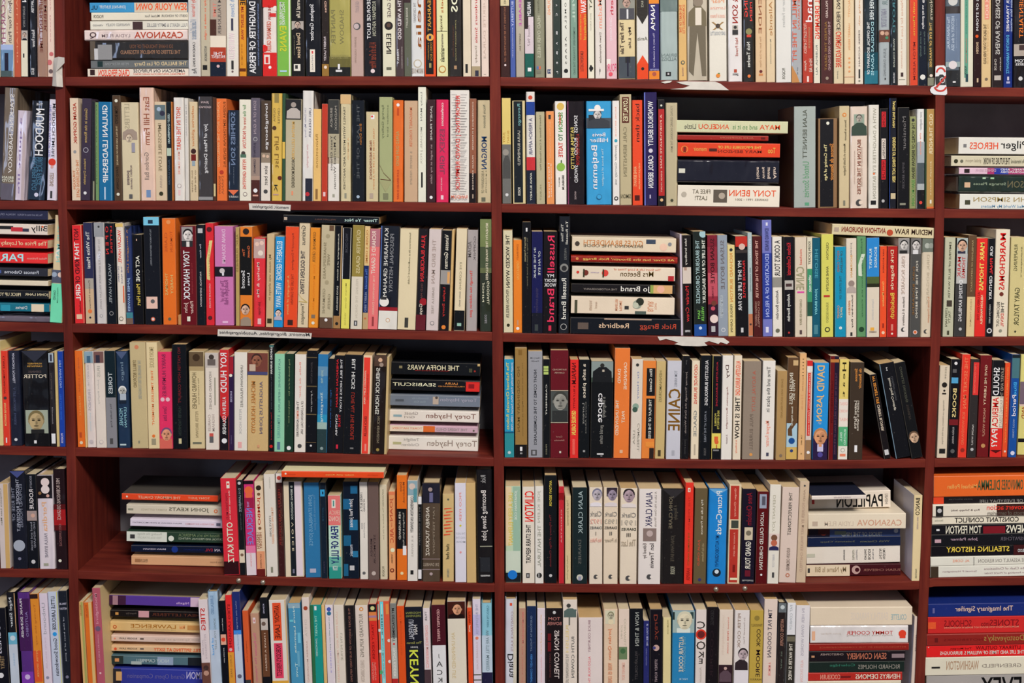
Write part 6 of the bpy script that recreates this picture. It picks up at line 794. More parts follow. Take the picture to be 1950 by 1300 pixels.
DATA[5] = '''
@0
L 0:7 130:7
1 20 921 b3a8a4;r2 .55 1 b0905c;t 930 1000 665 24 Cleopatra Last Man
24 53 897 161a24 g;v 897 910 3c4470;t 912 1012 7c808c 46 THEODORE ROOSEVELT;t 922 1004 5c606c 68 EDMUND MORRIS;t 928 992 5c606c 13 THE RISE OF;o 1039 8c929c .5 11;o 1064 667 .5 3
54 74 903 15171c;t 932 970 a09c9c 37 ROGUE;t 906 930 6c6c74 46 SECRETS;b 973 992 8c7c78;o 982 b08c7c .6 4;t 995 1044 6a6c74 68 UND HIGHLAND;t 995 1050 6a6c74 35 bend and break;o 1071 aaa .5 4
75 105 905 d0c6cb g;b 905 949 1a181c;o 918 c4b4b0 .55 8;o 932 ccbfbb .55 8;o 939 7a5c3c .2 3;o 944 b89084 .7 3;t 956 1012 d8ac88 36 Perdita;t 1016 1062 807c84 46 PAULA BYRNE;p 1073 1078 887 36
106 129 894 1f1519 g;b 960 970 4c1618;b 970 1000 8e1d20;b 1000 1010 4c1618;t 911 990 8c7c78 36 MRS ROBINSONS DISGRACE;t 998 1040 6a4848 46 KATE SUMMERSCALE;o 1068 bba .4 3
@1
L 430:9 460:8 490:7 530:6.5 580:5 630:4 690:2 740:2 780:0 850:0 920:3
s 232 415 945 960 dc4a28;c 4a4640;z 43;k 4.5;x 358 400 d8a080 37 TONY JUDT;x 263 344 d8a080 37 THE MEMORY CHALET;o2 242 952 ddc 2
s 241 428 964 986 b9b19d;z 43;k 4.5;x 322 398 6c6858 27 JOHN KEATS;x 269 318 a09880 46 ROBERT GITTINGS;q 244 254 776 46;o2 411 975 c0683c 4;o2 411 975 b9b19d 2
s 248 428 989 1007 c8bfcb;z 43;k 4.5;x 252 346 6a6470 46 BRIAN KEENAN & JOHN MCCARTHY;x 353 407 b89098 46 BETWEEN EXTREMES;q 412 420 556 37
s 241 428 1011 1035 26382c;z 43;k 4.5;r 241 318 bcc0b4;o2 326 1026 bcc0b4 6;x 340 418 58684c 14 Blood Ha in's AMERICA;x 340 425 7c8874 57 CRITICAL AND PERSONAL WRITINGS;x 262 308 a0a498 57 TED SOLOTAROFF;x 262 308 a0a498 14 Reading the things;q 248 257 333 37
s 250 428 1040 1056 141a2c;z 43;k 3;x 273 316 a09cac 46 BRIAN KEENAN;x 409 420 b0acb8 37 AN;x 391 405 7c2430 37 EVIL;o2 333 1048 1c3070 7;x 350 388 1c2450 46 CRADLING
s 250 428 1058 1073 b98f69;z 43;k 4;q 257 267 8c6444 37;x 267 281 6a5440 37 PENGUIN;x 400 424 8c6c50 46 Vera Brittain
427 456 911 bd2c38;b 1070 1095 2c1418;p 917 930 ddc 46;o 922 c33 .5 2;t 934 990 d8a8a0 56 the man with no;t 938 990 8c2430 35 JONATHAN MILES;t 995 1072 e0c8b4 37 OTTO KATZ
457 468 914 17191c;o 920 aaa .5 3;t 930 975 6c7478 37 D H LAWRENCE;t 978 1010 444c4c 46 the married man;b 1048 1073 ccc0a8;o 1058 6a5444 .5 3
470 489 915 b33066;b 915 922 1a1418;o 934 d06038 .5 8;o 944 c85a3c .5 7;b 948 968 8c2040;b 1040 1054 c86c90;b 1054 1097 d4c8cc;t 955 966 a07cb0 35 THE;t 968 1038 7c68a8 28 NECKLACE;t 1055 1080 e08c8c 46 Cheryl Jarvis
490 506 917 c8b498;o 929 2c241c .5 5;o 941 6c4c34 .5 3;t 946 1000 a84428 37 JUMBO;o 1006 6c4c34 .5 3;t 1014 1045 8c5434 14 UNAUTH;t 1014 1045 8c5434 47 HISTORY;b 1050 1084 d8946c;t 1056 1082 5c3020 46 LUCY LAWRENCE;b 1084 1098 5a1e1c
508 529 903 d2ccc0;t 909 930 a09c90 56 FORBIDDEN;t 982 1022 6c6860 46 STEVE JOBS;t 966 1036 d0a07c 68 THE MAN WHO THOUGHT DIFFERENT;p 1080 1091 776 46
531 543 901 371c1c;b 901 919 ccc4bc;o 910 a84038 .5 4;t 932 1040 6c2824 36 HELEN CRISTOPHER;t 938 1040 5c3c34 68 WITH THE GREATEST LUSTRED WILLED
544 579 917 cabda2;p 917 1098 1a1f24 36;p 917 1098 d4c6cc 69;t 925 990 98a098 45 B BEING MADDOX;t 995 1050 b0a890 45 V O I C E;p 1085 1093 667 45
582 611 919 2b6791;t 942 1040 5c8aa8 36 JOHN STANISLAUS JOYCE;t 942 1010 4c7ca0 68 The voluminous life and genius;p 1084 1092 99a 37
612 624 919 17202b;p 932 945 2e88b4 18;p 936 941 17202b 46;t 966 992 24485c 46 JOYCE;t 1070 1092 334 46 PRESS
627 651 943 a8c4b0;r2 .9 1 c9b080;b 943 1000 cf6f6c;p 951 967 e0d8cc 36;p 953 964 3a7c74 45;y 972 980 e0a898 ERICA;y 983 995 e8c0b0 JONG;b 1060 1080 5c9c8c;b 1080 1102 2a8478;t 1002 1074 28286c 28 FEAR OF LILLY;t 1078 1086 d0e0d8 37 FICTION
655 684 917 141c28;p 925 940 20587c 59;p 950 970 20587c 05;p 990 1010 256488 49;p 1020 1040 1e5474 05;p 1050 1062 256488 69;p 1075 1098 1e5474 03;t 950 1004 c8ccd0 47 John Paul Jones;t 1038 1060 a8b0b8 46 mosaic;p 1078 1087 aaa 47
686 701 918 d4cec3;t 938 974 4c4c4c 14 I WERE BUT A;t 950 974 4c4c4c 57 OF WORD;t 995 1024 888 57 JONATHAN;t 996 1008 888 24 DICK;o 1092 555 .5 3
702 722 918 5f4e49;t 1018 1074 3c3030 57 SEYMOUR;t 1026 1060 3c3030 24 MIRANDA;o 1092 a99c94 .5 4
s 536 731 901 916 da4a24;c c9c49c;k 2;z -24;x 620 674 d8a058 46 Cider with Rosie;q 548 563 b83c20 46;x 700 720 b83c20 46 LAURIE LEE;o2 544 907 eed 2
724 738 923 bdb399;t 932 965 7c7864 46 KAPUSCINSKI;t 966 1028 8c8870 46 The Shadow of the Sun;t 1080 1100 6a6650 36 PICADOR
741 753 936 cf905e;b 936 942 c8704c;t 948 992 b0583c 28 JOAN;t 995 1004 b0583c 46 OF;t 1006 1034 b0583c 28 ARC;o 1048 cca .6 4;t 1056 1074 6c4c34 46 WERBEL;o 1087 6a2c20 .5 4;o 1087 cf905e .5 2
756 775 905 ec7829;b 969 1046 17191c;t 918 958 8c4424 68 Middlebrook;t 918 936 8c4424 35 Diane;t 975 1028 b8b4a8 24 HER HUSBAND;t 976 1040 8c8c84 68 Ted Hughes & Sylvia Plath;p 1040 1058 ccc 69;o 1093 eda .5 3
776 795 915 c8c4bb;b 915 943 7c949c;o 926 b8a89c .45 6;p 930 956 4c8088 69;t 945 1014 3a3a38 36 CONVERSATION ON DIVINITY;t 1020 1060 a8a49c 46 R R RIVERS;p 1086 1094 222 36
796 803 945 17191c;b 945 960 ccc;b 1086 1104 ccc;t 966 1040 555 36 IN THE COUNTRY
804 838 920 4b3f33 g;b 920 958 1e202c;o 932 8c7c78 .45 4;p 938 956 5c5c7c 46;t 965 1058 c0b8a8 24 ANDREA TUCKROZ;t 966 1056 7c7060 67 I AM TESTIMONY;b 1064 1065 988;b 1084 1085 988;y 1072 1078 8c8070 DR DANIELS;o 1093 988 .5 3
843 864 941 b9a16f;o 951 554 .5 2;w7 966 1022 c8442c;t 1036 1066 4c4834 36 chef chef;t 1084 1100 887 46 ORION
867 888 920 d1cfd9;t 938 993 d88c80 46 PICO IYER;o 1001 b8b030 .5 2;y 1014 1018 a8a8b0 THE LADY;y 1022 1026 a8a8b0 AND THE;y 1030 1034 a8a8b0 MONK;o 1052 c88 .5 2
889 907 920 b89c6a
909 940 895 16171a g;t 905 920 777 36 Rick;t 934 1030 b8b4b0 37 Becoming Steve Jobs;p 1040 1042 887 29;t 1096 1099 bbb 28 RANDOM;p 1062 1090 26282c 28
@2
L 960:1 1060:0 1130:0 1195:-2 1300:-3 1340:-4.5 1440:-5 1470:-6 1500:-8 1540:-8
963 992 926 a8bca0;b 1050 1090 b4bfae;p 926 1040 d4bf98 04;p 926 1050 86a48f 59;t 938 1040 c0b050 25 LIKE A FIERY ELEPHANT;t 934 990 d4dcd0 68 JONATHAN COE;b 1092 1110 1c2024;o 1096 1e68b4 .45 9
995 1018 927 d8d0c0;t 935 993 cf3f2c 29 CLINTON;t 999 1073 2f2b28 37 THE STARR REPORT;p 1092 1101 444 36;p 1094 1099 aaa 45
1019 1035 926 d6d3ca;t 934 995 a8a89c 37 JOE KLEIN;t 1000 1080 98988c 37 THE NATURAL;o 1096 2a2a28 .5 5;p 1092 1100 aaa 45
1037 1060 905 15181b;t 915 964 b8a848 46 ANTONY BEEVOR;t 980 1080 5a2428 46 The Mystery of Olga Chekhova;o 1097 aaa .5 3
1064 1074 926 ae2630;b 938 952 7c181c;t 970 1034 d08c88 46 CLEOPATRA
1076 1087 945 c0ad85;t 952 1000 7c7054 36 Trick of Sentimental;t 1058 1104 8c8060 36 Scotland George Green
1090 1118 928 1b2628;t 935 1016 7c8c8c 47 ALAN CLARK;t 1028 1074 4c504c 46 DIARIES;o 1100 b0b0a4 .5 6;p 1098 1106 889 46
1122 1147 928 d8cbb8;F .6 942 11 a8a0a8 6c6c80;m 956 964 c8c4c8;y 973 983 8c8880 Clark;y 988 997 e0b0a0 1972;y 1002 1007 5a6060 DIARIES;y 1012 1019 8c8478 I;y 1024 1032 d8a898 Into Politics;o 1098 444 .5 4;o 1098 d8cbb8 .6 2
1149 1176 928 d8c8b0;p 928 945 2a242c 29;F .6 942 11 8c8090 3a3038;m 956 964 c0b8b8;y 974 983 8c8880 Clark;y 988 997 a8a090 1983;y 1002 1007 3a3c3c DIARIES;y 1012 1019 6c6860 II;y 1024 1032 a89c88 In Power;o 1098 444 .5 4;o 1098 d8c8b0 .6 2
1180 1212 930 dacdb8;F .5 944 13 a08c94 2a2428;m 958 966 c8c0bc;y 976 985 8c8880 Clark;y 990 1000 b0a898 1991;y 1005 1010 2a4438 DIARIES;y 1015 1022 5c5850 III;y 1027 1040 a89c88 The Last;o 1101 444 .5 5;o 1101 dacdb8 .6 3
1215 1257 931 d7d0ca;t 937 1003 2f2c60 36 ALAN CLARK;t 936 1003 8c847c 78 A Life in His Own Words;p 1006 1031 7a6a64 28;o 1016 a89894 .5 6;t 1035 1082 4a4240 57 Ion Trewin;t 1035 1064 6a605c 24 Edited by;o 1099 444 .5 5;o 1099 d7d0ca .6 3
1259 1302 931 19191a g;v 931 950 2c2a2c;t 945 1007 5c5648 35 JOHN CLARE;t 1020 1070 444038 46 JONATHAN BATE;t 962 990 444038 57 A Biography;t 1080 1095 887 46 PICADOR
1302 1318 919 d6362a;p 929 937 e8dcc8 36;p 931 935 d6362a 45;t 945 1010 b83024 46 THE PREMIER;t 1014 1078 8c4c24 46 THE BURMESE ANXIETY;t 1082 1106 a02820 37 HARPER
1320 1344 930 5b4f37;t 952 1018 c0b8a4 57 My Life in France;t 1028 1078 ac4c34 35 JULIA CHILD;t 1035 1070 8c8060 68 with Alex Prudhomme;o 1105 336 .5 3
1346 1382 931 1c78bd g;v 931 943 5c94bc;t 935 977 d8e0e0 47 Picture;t 978 1018 d8e0e0 47 Cards;t 1020 1080 184478 46 MY AUTOBIOGRAPHY;o 1091 1a2430 .5 8;o 1089 b8c4cc .5 4
1385 1408 923 c8b898;p 925 1110 a03128 18;t 930 984 c88c78 46 Ginger Chutney;p 989 1008 c8b898 19;p 991 1006 3a4038 28;t 1014 1060 c48070 46 A memoir with spirit;p 1076 1090 6c1c18 46;p 1101 1105 cca 28
1410 1436 931 1a1724;t 938 1000 6c1c28 37 Anne Chisholm;p 1004 1028 b8ac94 28;o 1015 6c6454 .5 5;t 1031 1084 a8a49c 37 GRAND TOUR;p 1086 1098 5c1c28 37;t 1104 1107 888 19 VINTAGE
1438 1460 936 501518;p 941 968 8890a0 28;p 945 962 4c4c58 47;t 975 980 bbb 46 A;t 981 1085 c8bcb4 36 LION CALLED CHRISTIAN;o 1095 ccc .5 2
1461 1482 923 d5d1c4;t 943 1013 a8a490 36 DEFIANT JOY;b 1016 1048 c8b8b0;o 1024 6a4a38 .5 6;o 1034 a85c44 .5 6;m 1040 1048 28284c;t 1056 1080 b8b8b8 46 ROBERT COOP;p 1090 1100 444 46
1483 1515 928 c4b3a7;t 938 1020 4c4840 46 THE PERFECTIONIST;t 1045 1088 6c5c50 46 RUDOLPH CHELMINSKI;o 1097 a86c54 .5 4;o 1097 c4b3a7 .5 2
1516 1534 917 baa68c;o 925 444 .5 2;t 932 955 9a8470 46 AND;t 958 1090 a8907c 36 FOURIER BY MARY WALKER CHATFIELD
s 1546 1650 944 951 e0d6ca;c 232634;z -12;x 1588 1620 988 37 CHARLES DARWIN
s 1541 1696 937 970 cfc4b4;z 40;k -4;x 1593 1681 1f1c1c 29 PAPILLON;V 1685 1691 8c8478 28 HENRI;q 1546 1551 9c3030 37
s 1539 1725 978 998 d9cdb6;z 12;k -1;x 1632 1717 c09880 48 CASANOVA;x 1570 1625 c0b09c 58 LYDIA FLEM;q 1547 1557 a98 58
s 1540 1714 1000 1020 1e1c2a;z 36;k -1;r 1580 1714 384870;x 1584 1698 6c3c38 14 DERREN BROWN;x 1602 1680 7c8484 69 TRICKS OF THE MIND;o2 1568 1009 8c3424 9;q 1558 1580 3a1c20 28;o2 1706 1010 8c949c 4;q 1589 1611 5c685c 58
s 1538 1715 1023 1038 17213c;z 34;k -3;x 1562 1628 4c5048 46 Susannah Clapp;x 1638 1694 4c5048 46 With Chatwin
s 1536 1714 1041 1072 cfc8bb;z 36;k -4;V 1681 1686 3a3632 28 NIGROMU;V 1674 1679 3a3632 28 THE SUN;V 1661 1664 777 28 THE TRIAL OF;V 1653 1658 3a3632 28 BOUDI;V 1646 1650 3a3632 28 KIWTANG;V 1630 1633 888 28 TOPFLIGHT;V 1623 1627 887 28 STRATEGY;V 1606 1609 555 28 FRANKFURTER;q 1537 1552 aa9 46
s 1535 1715 1075 1096 3a171c;z 34;k -2;r 1535 1618 c9bba0;x 1552 1611 8c7a5c 28 My Name Is Bill;x 1644 1715 7a5048 46 SUSAN CHEEVER;o2 1630 1085 a88c84 8;o2 1632 1085 3a171c 4;q 1538 1542 333 37
1736 1752 943 cfbd92;c c4c2cc;l -5;t 948 981 3a2c24 27 BANCO;t 984 1008 988 46 HENRI CHARRIERE;t 1084 1102 665 46 PANTHER
@3
s 1778 1990 907 945 e0672c;x 1861 1904 5c5434 27 DILEMMA;x 1907 1948 5c5434 27 OMNIVORES;x 1804 1860 dc9c54 46 Michael Pollan
s 1777 1990 946 960 1d1a1c;r 1777 1797 cc4228;x 1806 1852 444 35 JOHN SHOTTER;x 1865 1948 6c6864 59 OF EVERYDAY LIFE
s 1776 1990 961 981 d6cfbe;r 1898 1990 3a2420;x 1879 1950 c83428 15 covert action;x 1880 1950 554c44 69 roots of terrorism;x 1811 1865 655 46 Roy & Schapp (eds);q 1782 1796 222 19;o2 1789 971 aaa 4
s 1775 1990 983 998 cfc8b4;x 1818 1940 3c3830 28 CONSTANT CONFLICT;x 1780 1796 887 46 Stocks
s 1774 1990 1000 1017 18181c;x 1801 1869 c8bfae 19 TOM FENTON;x 1916 1955 c8bfae 19 NEWS;q 1872 1914 701c24 29;q 1783 1789 ccc 46
s 1774 1990 1018 1038 18191d;x 1810 1862 8c7884 36 John Palmer;x 1905 1955 4c4850 36 DISPATCHER;q 1780 1792 b09098 47
s 1773 1990 1040 1058 17161a;x 1802 1922 b8a444 16 STEALING HISTORY;q 1930 1990 3a1a1c;x 1938 1950 aaa 47 BLOOD
s 1772 1990 1061 1076 cbcabd;x 1863 1960 8c8880 37 THE ASSAULT ON REASON;x 1814 1846 dc9c80 36 AL GORE;q 1854 1855 444 09
s 1772 1990 1078 1098 c9c8bc;r 1772 1787 3a3026;x 1795 1860 988 46 Samuel P Huntington;x 1874 1955 988 24 The Clash of Civilizations;x 1874 1955 988 68 the Remaking of World Order
'''
